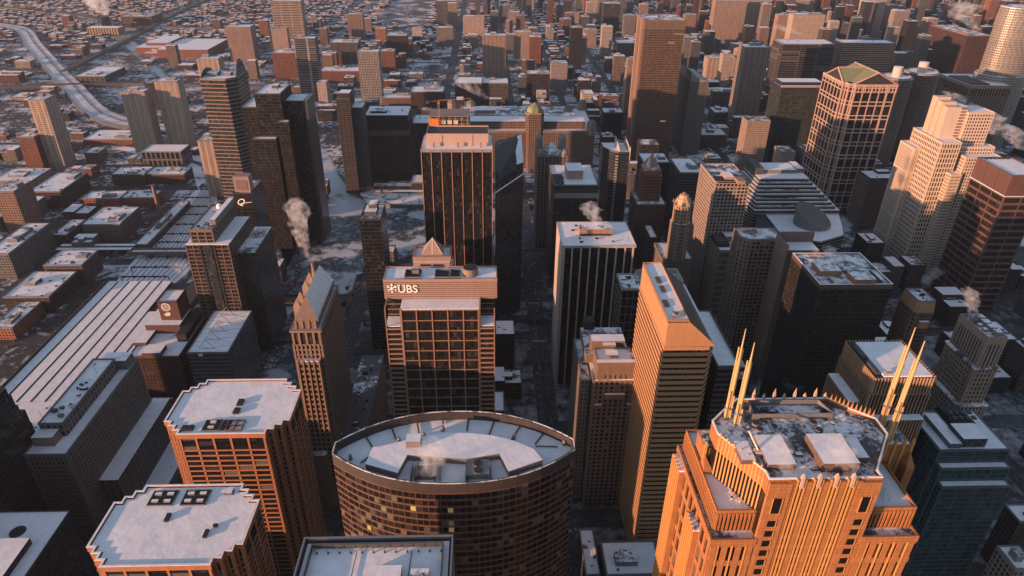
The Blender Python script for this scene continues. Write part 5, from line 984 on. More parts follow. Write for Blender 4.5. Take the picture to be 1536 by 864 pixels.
# white stepped tower
t = thing('white_stepped_tower', 'creamy white stepped tower with tall ribbed crown in full sun', 'skyscraper', (600, 880, 0)); WH = stone((.70, .55, .42), .6, .08); WG = glass((.03, .025, .022), .15, 1.4, 4); 
def st(bx, bay=3.4, fl=4, pw=1.3, sh=1.7, **kw): x0, x1, y0, y1, z = bx; facade(t, rect(x0, x1, y0, y1), 0, z, WH, WG, fl=fl, bay=bay, pw=pw, sh=sh, pd=.35, sd=.3, part_name='wall', **kw); part('roof', MB().box(x0+.3, x1-.3, y0+.3, y1-.3, z, z+.3), SNOWC, t); part('parapet', MB().ring(rect(x0-.4, x1+.4, y0-.4, y1+.4), .6, z-.4, z+1), WH, t)
b1 = BX('r8', 168, (400, 455), (545, 455), (295, 388)); Y = b1[2]
xa = b1[0]; xb = PT('r8', 165, 785, 450)[0]; yb = PT('r8', 165, 690, 405)[1]
st((xa, xa+24, Y, Y+62, 168), fl=6); st((xa+24, xb-2, Y+8, Y+52, 160)); st((xa+31, xb, Y-6, Y+30, 152)); st((xa+17, xa+30, Y-10, Y+4, 132), bay=1.7, pw=.5); st((xa+30, xb-13, Y+14, Y+48, 200)); st((xa-9, xa-.5, Y+34, Y+66, 150), fl=30, bay=2.4)
for k in range(3):
    y = Y+46-k*12; part('ribbed_crown', MB().box(xa+5, xa+22, y-4.5, y+4.5, 160, 212-3*k), WH, t)
    for j in range(4): part('crown_rib', MB().box(xa+4.2, xa+5, y-4+j*2.4, y-3.1+j*2.4, 160, 212-3*k), WH, t)
    for j in range(12): part('crown_band', MB().box(xa+22, xa+30, Y+16.5, Y+17.5, 162+3.6*j, 163.6+3.6*j), WH, t) if k == 0 else None
part('crown_core', MB().box(xa+20, xa+31, Y+18, Y+46, 160, 206, 0, 1), [stone((.3, .22, .17)), SNOW], t); foot(xa-9, xb, Y-10, Y+66)
t = thing('red_granite_tower', 'dark red granite tower with blank stepped crown and flat snowy roof', 'skyscraper', (600, 690, 0)); RG_ = stone((.20, .10, .08), .7)
x0, x1, y0, y1, z = BX('H', 165, (565, 140), (800, 146), (370, 30)); P = rect(x0, x1, y0, y1); facade(t, P, 0, z-22, RG_, glass((.016, .014, .014), .12, 1.6, 4), fl=8, bay=19, pw=1.4, sh=2.6, pd=.4, sd=.3); part('blank_crown', MB().prism(offset(P, .3), z-22, z), RG_, t); part('roof', MB().prism(offset(P, -.8), z, z+.3), SNOWC, t); part('parapet', MB().ring(offset(P, .4), 1, z-.4, z+1.4), RG_, t); part('snow_ledge', MB().ring(offset(P, .9), .6, z-22.6, z-22), SNOWC, t)
for k in range(6): part('roof_vent', MB().box(x0+6+k*5, x0+9+k*5, y1-4, y1-2.5, z+.3, z+1.6), BLK, t)
for f in (.33, .66): part('crown_joint', MB().box(x0-.45, x0-.3, y0+(y1-y0)*f-.2, y0+(y1-y0)*f+.2, z-22, z), BLK, t)
foot(x0, x1, y0, y1)
block('stone_building', 'small stone building with gridded windows at the lower right corner', 'building', BX('r7', 70, (450, 835), (560, 835), (370, 725)), wall((.3, .27, .25), bay=3, fw=.6, fh=.6), SNOWC, n=2, big=1)
block('brown_building', 'dark brown building with snowy yard beside the teal tower', 'building', BX('r7', 50, (470, 610), (620, 610), (400, 530)), wall((.12, .09, .08)), SNOW, n=5, big=1)
block('low_roof_building', 'low white roof with round vent below the ribbed art deco tower', 'building', BX('o', 40, (575, 860), (900, 860), (555, 672)), wall((.1, .1, .1)), SNOWC, n=3, big=1)
block('low_roof_building', 'narrow white roof beside the foot of the setback brick tower', 'building', BX('o', 30, (455, 862), (540, 862), (432, 600)), wall((.1, .1, .1)), SNOWC, n=5, big=0)
# ------------------------------------------------------------------ middle distance, windows set in the wall finish
TAN = (.42, .30, .23); TANL = (.52, .39, .31); BRN = (.24, .15, .115); BRK = (.30, .125, .085); GRY = (.22, .21, .205); CHR = (.07, .07, .072); PNK = (.48, .32, .26)
def far(name, label, cat, k, top_l, top_r, foot_l, depth, wm, sm=None, n=3, big=1, bay=3.2, pm=None, zmax=400):
    """tower known by its two upper front corners and where its front edge meets the ground"""
    X, Y, Z = STAND(k, *top_l, *foot_l); Z = min(zmax, Z); x1, z1 = AY(k, Y, *top_r); x0, z0 = AY(k, Y, *top_l); x0, x1 = min(x0, x1), max(x0, x1)
    return block(name, label, cat, (x0, x1, Y, Y+depth, Z), wm, sm, bay, n, big, 1.2, pm)
W_ = wall
far('apartment_tower', 'white concrete tower with dark glass edge strip, alone among low western blocks', 'apartment tower', 'A', (75, 135), (240, 135), (250, 830), 36, W_(TANL, bay=3, fl=3.1, fw=.55, fh=.45, band=3), n=2)
far('apartment_tower', 'ribbed tan tower, western one of the matching pair', 'apartment tower', 'a', (690, 530), (830, 530), (800, 880), 26, W_(TANL, bay=2.8, fl=3.1, fw=.42, fh=.42, band=4), n=4)
far('apartment_tower', 'ribbed tan tower, eastern one of the matching pair', 'apartment tower', 'a', (885, 470), (1020, 470), (985, 860), 26, W_(TANL, bay=2.8, fl=3.1, fw=.42, fh=.42, band=4), n=4)
far('apartment_tower', 'slim sandy tower behind the arched glass tower', 'apartment tower', 'a', (1130, 340), (1255, 340), (1195, 655), 30, W_(TANL, bay=2.6, fl=3.0, fw=.5, fh=.5, band=4), n=3)
far('apartment_slab', 'broad pinkish slab of balconies near the northern rail embankment', 'apartment tower', 'a', (1295, 155), (1440, 155), (1320, 355), 45, W_(PNK, bay=2.4, fl=3.0, fw=.6, fh=.55), n=2)
far('apartment_tower', 'white balcony tower below the arched glass tower', 'apartment tower', 'e', (1135, 5), (1235, 5), (1215, 325), 30, W_(TANL, bay=3, fl=3.1, fw=.55, fh=.5, band=3), n=3)
far('parking_block', 'grey concrete block at the foot of the matching tan pair', 'building', 'e', (810, 70), (1040, 62), (850, 165), 40, W_(GRY, bay=8, fl=16, fw=.7, fh=.8), SNOWC, n=0, big=0)
far('brick_tower', 'red brick stepped tower on the far western edge', 'apartment tower', 'a', (95, 790), (195, 790), (150, 995), 40, W_(BRK, bay=2.8, fl=3.2), n=4)
far('office_tower', 'tan office tower with black glass centre at the top edge', 'office tower', 'b', (98, 5), (272, 5), (135, 245), 40, W_(TANL, bay=30, fl=5, fw=.95, fh=.5), n=2)
far('apartment_tower', 'creamy stepped apartment tower beneath the black centred office tower', 'apartment tower', 'b', (85, 165), (190, 165), (108, 345), 25, W_(TANL, bay=2.8, fl=3.2), n=4)
far('brick_block', 'square orange brick block behind the stepped dark glass tower', 'building', 'b', (105, 305), (238, 305), (125, 450), 45, W_(BRK, bay=3, fl=3.4), n=3)
far('glass_tower', 'dark glass tower framed by white columns behind the stepped dark tower', 'office tower', 'b', (228, 222), (352, 215), (305, 585), 30, W_((.4, .36, .34), bay=30, fl=4, fw=.85, fh=.7), n=3)
far('crescent_block', 'low orange crescent shaped block of flats', 'apartment building', 'b', (380, 410), (608, 420), (382, 470), 50, W_(BRK, bay=3, fl=3.4), SNOW, n=4)
far('apartment_tower', 'brown tower with bright flat crown near the rail yards', 'apartment tower', 'b', (538, 82), (628, 82), (552, 230), 30, W_((.3, .22, .18), bay=3, fl=3.2, band=3), n=2)
far('curved_tower', 'tower with white lattice face and curved dark top', 'apartment tower', 'b', (597, 300), (720, 300), (640, 610), 34, W_((.5, .44, .4), bay=3.6, fl=3.6, fw=.7, fh=.7), n=2)
far('office_block', 'grey brown ribbed block west of the curved lattice tower', 'building', 'b', (440, 245), (600, 240), (450, 370), 50, W_((.2, .17, .155), bay=2.6, fl=30, fw=.5, fh=.9), n=5)
far('brick_block', 'red brick block east of the curved lattice tower', 'apartment building', 'b', (730, 295), (812, 295), (735, 420), 30, W_(BRK, bay=2.8, fl=3.2), n=4)
far('office_block', 'dark green glass block with square top', 'office building', 'b', (765, 205), (882, 200), (775, 335), 45, W_(CHR, bay=2.2, fl=4, fw=.8, fh=.6), n=3)
far('office_tower', 'grey banded tower cut by the top edge', 'office tower', 'b', (1050, 5), (1172, 5), (1058, 150), 40, W_(GRY, bay=30, fl=4.4, fw=.95, fh=.5), n=2)
far('apartment_tower', 'grey apartment block beneath the banded tower', 'apartment tower', 'b', (1052, 160), (1150, 160), (1058, 268), 30, W_((.32, .27, .245), bay=2.6, fl=3), n=3)
far('apartment_tower', 'cream double slab of flats beside the northern avenue', 'apartment tower', 'b', (1208, 95), (1330, 105), (1215, 228), 30, W_(TANL, bay=2.6, fl=3, band=3), n=3)
far('apartment_tower', 'tall ribbed tan and grey tower by the northern avenue', 'apartment tower', 'b', (1318, 205), (1455, 175), (1325, 452), 34, W_(TAN, bay=2.6, fl=3, band=4), n=4)
far('brick_block', 'dark red masonry block beside the smoking chimney', 'building', 'b', (1160, 480), (1318, 480), (1165, 615), 60, W_((.14, .07, .055), bay=3, fl=4), n=2, big=0)
far('office_block', 'dark gridded block with brown roof house by the smoking chimney', 'office building', 'b', (1320, 480), (1468, 478), (1325, 610), 50, W_((.17, .15, .14), bay=3.6, fl=4.4, fw=.6, fh=.6), SNOW, n=2)
far('loft_building', 'long brick loft with arched top windows west of the netted frame', 'building', 'b', (742, 565), (975, 562), (742, 620), 45, W_((.32, .17, .12), bay=3.4, fl=4.4), SNOW, n=5)
far('loft_building', 'dark brick loft behind the orange crane', 'building', 'b', (905, 530), (1095, 520), (905, 625), 50, W_((.12, .07, .06), bay=3.2, fl=4), SNOW, n=6)
far('apartment_tower', 'bright tan tower in full sun north of the domed mart', 'apartment tower', 'c', (42, 185), (142, 185), (45, 340), 30, W_(TANL, bay=2.8, fl=3.1), n=4)
far('brick_block', 'tan brick block with snowy roof at the top edge', 'apartment building', 'c', (10, 70), (75, 70), (12, 150), 40, W_(PNK, bay=2.8, fl=3.2), n=2)
far('office_block', 'dark gridded slab just behind the domed mart', 'office building', 'c', (118, 425), (250, 425), (120, 590), 34, W_(CHR, bay=3, fl=3.8, fw=.7, fh=.65), n=3)
far('setback_tower', 'light grey setback tower behind the domed mart', 'apartment tower', 'c', (258, 365), (352, 365), (260, 520), 34, W_((.42, .37, .35), bay=2.8, fl=3.3, fw=.45), n=3)
far('black_tower', 'thin black tower with teal edge', 'apartment tower', 'c', (372, 160), (440, 160), (372, 412), 30, W_((.035, .04, .042), bay=2.4, fl=3.4, fw=.8), n=2)
far('brick_tower', 'plain brick tower behind the thin black tower', 'apartment tower', 'c', (322, 110), (374, 110), (325, 215), 30, W_((.26, .14, .1), bay=2.8, fl=3.2), n=2)
far('apartment_tower', 'sunny cream tower beside the thin black tower', 'apartment tower', 'c', (364, 72), (445, 72), (378, 135), 30, W_(TANL, bay=2.6, fl=3), n=2, zmax=70)
far('apartment_tower', 'ribbed grey and tan block east of the thin black tower', 'apartment tower', 'c', (446, 172), (520, 172), (450, 268), 30, W_(TAN, bay=2.6, fl=3, band=3), n=2)
far('apartment_tower', 'white pair of flats at the upper edge by the avenue', 'apartment tower', 'c', (212, 20), (375, 20), (225, 80), 34, W_(TANL, bay=2.8, fl=3), n=3)
far('office_tower', 'dark tower with white edge bands at the top edge', 'office tower', 'c', (560, 20), (658, 20), (566, 190), 40, W_((.13, .12, .12), bay=2.4, fl=12, fw=.7, fh=.88), n=2)
far('apartment_tower', 'grey slim tower left of the tall bronze tower', 'apartment tower', 'c', (680, 90), (745, 105), (690, 225), 30, W_((.3, .26, .24), bay=2.6, fl=3.1), n=2)
far('glass_hall', 'pale blue grey glass block beside the tall bronze tower', 'office building', 'c', (640, 250), (748, 250), (645, 340), 60, W_((.2, .22, .24), bay=2, fl=4, fw=.9, fh=.85, g=(.07, .08, .09)), SNOWC, n=0, big=0)
far('apartment_tower', 'slender sandy tower hugging the tall bronze tower', 'apartment tower', 'c', (700, 345), (748, 345), (678, 745), 24, W_(TAN, bay=2.6, fl=3.1, fw=.5), n=1)
t = thing('bronze_tower', 'tall dark bronze slab tower with a gridded face and flat louvred crown', 'skyscraper', (380, 1280, 0))
X, Y, Z = STAND('F', 152, 30, 72, 900); x0, _z = AY('F', Y, 152, 75); x1, _z = AY('F', Y, 392, 60); Z = 240; bz = stone((.26, .165, .115), .6)
facade(t, rect(x0, x1, Y, Y+70), 0, Z-13, bz, glass((.04, .027, .021), .15, 2, 3.8, 1.3), fl=3.9, bay=3.0, pw=.55, sh=1.0, pd=.3, sd=.2); facade(t, rect(x0-.5, x1+.5, Y-.5, Y+70), Z-13, Z, bz, stone((.22, .15, .11)), fl=40, bay=11, pw=.5, sh=.8, pd=.3, sd=.1, names=('fin', 'band')); roof(t, rect(x0, x1, Y, Y+70), Z, bz, SNOWD); clutter(t, x0, x1, Y+5, Y+60, Z, 6); part('west_pier', MB().box(x0-5, x0-.6, Y+10, Y+16, 0, Z+4).box(x0-5, x0-.6, Y+40, Y+46, 0, Z+4), stone((.42, .27, .2)), t); foot(x0-5, x1, Y, Y+70)
for i, (zz, xa, xb) in enumerate(((Z-36, .62, .78), (Z-170, .66, .8), (Z-22, .75, .98))):
    part('lit_window_row', MB().box(x0+(x1-x0)*xa, x0+(x1-x0)*xb, Y-.34, Y-.32, zz, zz+2.4), plain((1, .62, .28), .4, 0, .13), t)
far('apartment_tower', 'sunny orange tower peeping from behind the bronze slab', 'apartment tower', 'c', (1030, 85), (1095, 90), (1025, 205), 30, W_(TAN, bay=2.6, fl=3), n=2)
far('apartment_tower', 'grey tower with white ribs just east of the bronze slab', 'apartment tower', 'c', (1025, 215), (1100, 222), (1005, 385), 30, W_((.3, .28, .275), bay=2.8, fl=3.2, fw=.6), n=2)
t = thing('curved_top_tower', 'grey slab tower with a swooping curved roof east of the bronze slab', 'apartment tower', (300, 1100, 0)); x0, x1, y0, y1, z = BX('c', 135, (1060, 470), (1165, 470), (1062, 400))
facade(t, rect(x0, x1, y0, y1), 0, z, stone((.27, .24, .22)), glass((.025, .025, .026)), fl=3.4, bay=3.4, pw=1.1, sh=1, pd=.3, sd=.2, part_name='wall'); mb = MB(); n = 8; pts = [(x0+(x1-x0)*k/n, z+16*(1-k/n)**2+1) for k in range(n+1)]
for (xa, za), (xb, zb) in zip(pts, pts[1:]): mb.quad([(xa, y0, z), (xb, y0, z), (xb, y0, zb), (xa, y0, za)]).quad([(xa, y0, za), (xb, y0, zb), (xb, y1, zb), (xa, y1, za)], 1).quad([(xb, y1, z), (xa, y1, z), (xa, y1, za), (xb, y1, zb)])
mb.quad([(x0, y1, z), (x0, y0, z), (x0, y0, pts[0][1]), (x0, y1, pts[0][1])]); part('swooping_roof', mb, [stone((.36, .31, .28)), plain((.1, .1, .1))], t); foot(x0, x1, y0, y1)
far('apartment_tower', 'sunlit tan block in front of the paired tall tan towers', 'apartment tower', 'c', (1160, 335), (1322, 340), (1165, 470), 34, W_(TANL, bay=2.8, fl=3.1, band=4), n=4)
far('office_block', 'dark pinstriped block below the sunlit tan block', 'office building', 'c', (1190, 530), (1322, 528), (1175, 640), 40, W_((.2, .19, .185), bay=2.4, fl=30, fw=.5, fh=.95), SNOWD, n=2)
far('apartment_tower', 'tall ribbed tan tower cut by the top edge, western of two', 'apartment tower', 'c', (1205, 3), (1385, 3), (1175, 278), 36, W_(TAN, bay=3, fl=3.1, fw=.5, band=3), n=2)
far('apartment_tower', 'tall bright cream tower cut by the top edge, eastern of two', 'apartment tower', 'c', (1392, 3), (1530, 3), (1365, 245), 36, W_(TANL, bay=2.6, fl=3.1, fw=.5), n=2)
far('apartment_tower', 'tall rounded tan tower above the pale spired hotel', 'apartment tower', 'c', (1372, 275), (1520, 270), (1290, 745), 36, W_((.38, .285, .23), bay=2.8, fl=3.1, fw=.5, band=4), n=4)
t = far('art_deco_tower', 'pale art deco tower with little white lantern on top', 'stone tower', 'c', (1390, 700), (1522, 700), (1355, 1010), 30, W_((.46, .35, .29), bay=2.8, fl=3.6, fw=.42, fh=.5), SNOWD, n=2, big=0)
x, y, z = t.location; zz = t.children[0].dimensions.z; part('lantern', MB().box(x-6, x+6, y-6, y+6, zz, zz+7).cyl(x, y, zz+7, zz+14, 2.4, 8, 1.6).cyl(x, y, zz+14, zz+19, 2.6, 8, .2), stone((.55, .45, .4)), t)
far('podium', 'flat snowy office roof at the foot of the rounded tan tower', 'office building', 'c', (1200, 650), (1300, 655), (1215, 720), 45, W_((.13, .12, .115), bay=3), SNOW, n=4)
far('low_block', 'grey low block with boxed snowy roof', 'building', 'c', (1125, 780), (1270, 785), (1130, 850), 45, W_((.2, .18, .17), bay=3), SNOW, n=5)
far('office_block', 'dark green glass block with white roof north of the bronze slab foot', 'office building', 'c', (560, 650), (672, 650), (560, 800), 34, W_((.04, .055, .055), bay=2, fl=3.8, fw=.85, fh=.7), n=4)
# upper right cluster
far('apartment_tower', 'tan towers corner at the top edge above the banded black block', 'apartment tower', 'd', (0, 5), (100, 5), (-30, 225), 34, W_(TAN, bay=2.6, fl=3.1, fw=.5), n=0, big=0)
far('apartment_tower', 'pinkish tower behind the steaming cream tower', 'apartment tower', 'd', (135, 3), (325, 3), (100, 215), 36, W_(PNK, bay=2.6, fl=3.1, fw=.5, band=4), n=2)
far('apartment_tower', 'glowing cream tower with a dark roof house and steam', 'apartment tower', 'd', (212, 85), (393, 92), (150, 400), 36, W_((.60, .46, .36), bay=2.8, fl=3.1, fw=.5), n=2)
far('apartment_tower', 'pink tower west of the glowing cream tower', 'apartment tower', 'd', (125, 88), (222, 85), (70, 350), 30, W_(PNK, bay=2.6, fl=3.1, fw=.5), n=2)
t = far('banded_tower', 'black tower with thin white floor lines and a pink drum shaped penthouse', 'office tower', 'd', (150, 255), (448, 268), (60, 640), 60, W_((.34, .3, .28), bay=40, fl=3.9, fw=.98, fh=.84), SNOW, n=3, big=0)
q = PB('d', t.children[0].dimensions.z+8, (210, 262), (402, 262), (235, 218)); zz = t.children[0].dimensions.z; part('penthouse', MB().box(q[0], q[1], q[2], q[2]+30, zz, zz+8, 0, 1), [stone((.42, .32, .28)), SNOWD], t)
far('office_block', 'grey block behind the steaming tower', 'office building', 'd', (405, 135), (545, 130), (380, 310), 40, W_((.24, .19, .17), bay=3), n=3)
far('office_block', 'dark tower beside the white fluted skyscraper', 'office tower', 'd', (480, 30), (560, 40), (455, 200), 40, W_((.14, .125, .12), bay=2.6, fl=4, fw=.6), n=2)
far('skyscraper', 'white fluted skyscraper rising past the top edge', 'skyscraper', 'd', (625, 0), (748, 0), (560, 250), 38, W_((.62, .48, .40), bay=3, fl=3.9, fw=.5, fh=.5), n=0, big=0)
far('apartment_tower', 'pink and grey ribbed tower right beside the white fluted skyscraper', 'apartment tower', 'd', (760, 35), (862, 30), (720, 230), 36, W_((.42, .3, .25), bay=2.6, fl=3.4, fw=.5, band=4), n=2)
far('office_tower', 'orange banded office tower with a long white roof', 'office tower', 'd', (500, 250), (800, 250), (460, 620), 44, W_((.56, .37, .27), bay=60, fl=4, fw=.99, fh=.52), SNOWC, n=2, big=0)
far('office_block', 'dark blue grey block set before the orange banded tower', 'office building', 'd', (548, 325), (655, 325), (520, 560), 30, W_((.1, .11, .115), bay=2, fl=4, fw=.8), SNOW, n=2)
far('hotel_tower', 'pale grid hotel with stepped roof above the scalloped round towers', 'hotel', 'd', (800, 310), (965, 320), (770, 500), 34, W_((.46, .38, .34), bay=3, fl=3.4, fw=.5, fh=.55), n=4)
far('apartment_tower', 'white gridded slab beside the large dark brown block', 'apartment tower', 'd', (962, 165), (1020, 160), (935, 320), 40, W_(TANL, bay=2.6, fl=3.2, fw=.55), n=2)
t = block('brown_tower', 'large dark brown square tower with steaming flat roof', 'office tower', BX('d', 150, (1205, 205), (1362, 210), (1035, 145)), W_((.13, .07, .06), bay=3.2, fl=4, fw=.5, fh=.5, g=(.06, .035, .03)), SNOWD, n=4, big=1, pm=stone((.3, .16, .12)))
t = thing('bronze_office_tower', 'bronze tower with tall arched top windows and an open roof well', 'office tower', (880, 1220, 0)); x0, x1, y0, y1, z = BX('d', 140, (1235, 500), (1460, 495), (1065, 425))
facade(t, rect(x0, x1, y0, y1), 0, z-18, stone((.36, .22, .16)), glass((.03, .022, .02), .15, 2.4, 4), fl=4, bay=5.4, pw=1.3, sh=1.2, pd=.5, sd=.3); facade(t, rect(x0, x1, y0, y1), z-18, z, stone((.42, .26, .19)), glass((.025, .02, .02)), fl=40, bay=5.4, pw=1.3, sh=4, pd=.5, sd=.4, names=('pier', 'band')); roof(t, rect(x0, x1, y0, y1), z, stone((.36, .24, .18)), SNOWC)
q = PB('d', z+2, (1235, 485), (1340, 485), (1190, 435)); part('roof_well', MB().box(q[0], q[1], q[2], q[3], z, z+2.4), stone((.12, .08, .07)), t); foot(x0, x1, y0, y1)
def corncob(label, k, px, py, rpx, z):
    cx, cy = PT(k, z, px, py); ex, ey = PT(k, z, px+rpx, py); r = math.hypot(ex-cx, ey-cy); t = thing('round_tower', label, 'apartment tower', (cx, cy, 0))
    part('core', MB().cyl(cx, cy, 0, z-2, r*.74, 24), glass((.02, .02, .021), .2, 2.2, 3), t); PC = stone((.40, .31, .27)); n = 64
    poly = [(cx+r*(1+.06*abs(sin(8*2*pi*j/n)))*cos(2*pi*j/n), cy+r*(1+.06*abs(sin(8*2*pi*j/n)))*sin(2*pi*j/n)) for j in range(n)]
    me = MB().prism(poly, 0, .95).mesh('balcony_ring', PC, (cx, cy, 0)); h = 12
    while h < z-3: put('balcony_ring', me, t, (cx, cy, h)); h += 3.1
    part('roof', MB().cyl(cx, cy, z-2, z-.5, r*1.04, 32, None, 0, 1), [PC, SNOWC], t); part('parapet_ring', MB().ring([(cx+r*cos(2*pi*j/32), cy+r*sin(2*pi*j/32)) for j in range(32)], 1, z-.5, z+1.2), LGREY, t); part('lift_core', MB().cyl(cx, cy, z-.5, z+16, r*.3, 16, None, 0, 1), [stone((.68, .54, .46)), SNOWC], t); foot(cx-r, cx+r, cy-r, cy+r)
corncob('round scalloped balcony tower, in front of the large brown tower', 'd', 948, 412, 86, 160); corncob('round scalloped balcony tower partly hidden by the green gabled roof', 'd', 800, 440, 84, 160)
t = thing('rounded_glass_tower', 'curved reflective glass skyscraper with bright golden bands at the upper corner', 'skyscraper', (1060, 1250, 0)); cx, cy = PT('d', 245, 1500, 100); cx += 6
for r_, z0, z1 in ((44, 0, 150), (38, 150, 262)):
    pl = [(cx+r_*cos(2*pi*j/28), cy+r_*.8*sin(2*pi*j/28)) for j in range(28)]; facade(t, pl, z0, z1, plain((.5, .42, .36), .3, .6), glass((.14, .13, .12), .08, 2, 4, .9), fl=4, bay=4.3, pw=.25, sh=.7, pd=.2, sd=.12); part('setback_roof', MB().prism(pl, z1, z1+.5), SNOWD, t)
foot(cx-45, cx+45, cy-36, cy+36)
far('glass_block', 'dark glass block at the far right edge below the golden curved tower', 'office building', 'd', (1420, 560), (1560, 560), (1395, 720), 40, W_((.07, .07, .072), bay=2.4, fl=4, fw=.7), n=2)
far('office_block', 'dark tower group beneath the distant plumes', 'office building', 'd', (895, 60), (1010, 60), (880, 200), 40, W_((.13, .12, .12), bay=2.6, fl=4, fw=.6), n=2)
far('apartment_tower', 'distant pink block wreathed in steam', 'apartment tower', 'd', (1010, 40), (1075, 30), (995, 110), 40, W_(PNK, bay=2.6, fl=3), n=2)
far('office_block', 'low stone block between the distant plumes', 'office building', 'd', (1165, 100), (1290, 100), (1160, 160), 50, W_(PNK, bay=3), n=2)
t = thing('green_black_tower', 'black green glass tower with white roof before the banded black tower', 'office tower', (500, 1120, 0)); x0, x1, y0, y1, z = BX('d', 140, (165, 525), (392, 495), (115, 412)); y1 = y0+48
facade(t, rect(x0, x1, y0, y1), 0, z, plain((.05, .055, .05), .3), glass((.02, .026, .024), .1, 1.8, 3.9, 1.4), fl=3.9, bay=2.8, pw=.3, sh=.5, pd=.2, sd=.1); roof(t, rect(x0, x1, y0, y1), z, CHR and BLK, SNOW); part('penthouse', MB().box(x0+6, x1-8, y0+16, y1-3, z, z+7, 0, 1), [BLK, SNOWC], t); part('pink_parapet', MB().box(x0, x1, y0+1, y0+5, z, z+4, 0, 1), [PNK and stone(PNK), SNOWC], t); foot(x0, x1, y0, y1)
far('brown_tower', 'brown brick building with steaming dark penthouse beside the white stepped tower', 'hotel', 'h', (650, 225), (825, 235), (625, 500), 34, W_((.24, .16, .125), bay=4.5, fl=3.4, fw=.6, fh=.55), SNOW, n=3, pm=BLK)
far('office_block', 'dark block between the green black tower and the gabled tower', 'office building', 'd', (345, 745), (415, 745), (330, 900), 30, W_((.05, .052, .055), bay=2, fw=.8), SNOWC, n=1)
block('office_block', 'grey terraced office block with stepped corner beside the spired tower', 'office building', BX('g', 110, (1000, 190), (1130, 190), (935, 110)), W_((.17, .16, .16), bay=60, fl=4, fw=.99, fh=.55), SNOWC, n=2)
block('office_block', 'dark block with white flat roof behind the spired tower', 'office building', BX('g', 100, (790, 132), (940, 130), (765, 78)), W_((.06, .055, .055), bay=2.4), SNOWC, n=2, big=1)
block('office_block', 'low dark slab with a long parapet south of the spired tower', 'office building', BX('g', 60, (805, 520), (890, 610), (810, 495)), W_((.14, .125, .12), bay=2.6), SNOWC, n=1, big=0)
block('office_block', 'dark building with a boxy snowy roofline behind the ribbon tower', 'office building', (137, 190, 425, 462, 92), W_((.06, .055, .055), bay=2.6), SNOW, n=6, big=1)
block('office_block', 'snowy roofed podium beyond the slanted drum', 'building', (395, 440, 705, 755, 30), W_((.15, .14, .14)), SNOWC, n=2, big=1)
# ------------------------------------------------------------------ west side: rail lands, lofts, chimney
x, y, z = STAND('e', 880, 265, 925, 435)
t = thing('smokestack', 'tall tapering brick smokestack standing alone by the tracks', 'chimney', (x, y, 0)); part('shaft', MB().cyl(x, y, 0, z, 3.1, 16, 2.2), stone((.36, .2, .13)), t); part('rim', MB().cyl(x, y, z, z+.8, 2.6, 16), stone((.3, .17, .12)), t)
t = thing('smokestack', 'short dark chimney giving off smoke behind the domed mart', 'chimney', (190, 1330, 0)); x, y, z = STAND('b', 1370, 585, 1370, 650); t.location = (x, y, 0); part('shaft', MB().cyl(x, y, 0, z, 3, 12, 2.6), stone((.12, .1, .09)), t)
t = thing('smokestack', 'squat black stack under the great white plume', 'chimney', (0, 0, 0)); x, y, z = STAND('a', 612, 95, 620, 160); t.location = (x, y, 0); part('shaft', MB().cyl(x, y, 0, z, 16, 14, 13), stone((.07, .055, .05)), t)
wl = [('loft_building', 'dark brick loft with twin snowy roof houses west of the tracks', 'e', (160, 300), (345, 300), (185, 395), 80, (.11, .07, .06)),
 ('warehouse', 'long white roofed warehouse with orange lit end at the western edge', 'e', (-60, 240), (180, 245), (-40, 290), 60, PNK),
 ('apartment_tower', 'brown balcony block with curved front at the western edge', 'e', (-40, 300), (78, 300), (20, 540), 40, (.36, .23, .17)),
 ('office_building', 'grey office building with sloping snowy roof at the western edge', 'e', (-100, 660), (48, 660), (-60, 800), 90, (.26, .25, .25)),
 ('loft_building', 'brick loft with cluttered dark roof beside the grey office building', 'e', (300, 550), (380, 545), (330, 610), 50, (.15, .085, .07)),
 ('apartment_building', 'brown corner flats with orange roof houses in front of the red terraces', 'e', (470, 490), (690, 490), (500, 590), 60, (.25, .19, .16)),
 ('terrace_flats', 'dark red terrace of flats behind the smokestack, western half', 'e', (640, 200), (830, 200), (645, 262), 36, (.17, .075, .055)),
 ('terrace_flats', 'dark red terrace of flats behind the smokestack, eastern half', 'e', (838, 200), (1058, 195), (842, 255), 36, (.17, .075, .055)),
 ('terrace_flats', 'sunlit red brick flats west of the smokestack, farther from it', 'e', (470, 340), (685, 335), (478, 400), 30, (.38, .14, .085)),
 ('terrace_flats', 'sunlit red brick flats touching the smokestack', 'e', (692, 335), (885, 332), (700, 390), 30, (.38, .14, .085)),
 ('loft_building', 'plain brown building with rooftop machinery above the train shed', 'e', (248, 725), (472, 728), (262, 830), 40, (.20, .14, .12)),
 ('warehouse', 'low long snowy warehouse beside the railway fan', 'e', (775, 605), (850, 610), (785, 640), 150, (.2, .15, .13)),
 ('warehouse', 'brown warehouse with long orange wall behind the white concrete tower', 'a', (475, 805), (760, 800), (478, 840), 60, (.34, .17, .11)),
 ('office_building', 'dark brick block with roof machinery at the edge above the shed', 'i', (15, 102), (282, 102), (30, 190), 60, (.10, .065, .055)),
 ('loft_building', 'brick building with orange lit wall and snowy lot below it', 'i', (-60, 282), (70, 280), (-40, 345), 60, (.42, .17, .09))]
for nm, lb, k, a, b, c, d, col in wl: far(nm, lb, {'warehouse': 'warehouse', 'terrace_flats': 'terrace', 'apartment_tower': 'apartment building', 'apartment_building': 'apartment building'}.get(nm, 'building'), k, a, b, c, d, W_(col, bay=3.2, fl=3.6), rnd.choice((SNOW, SNOWC)), n=13)
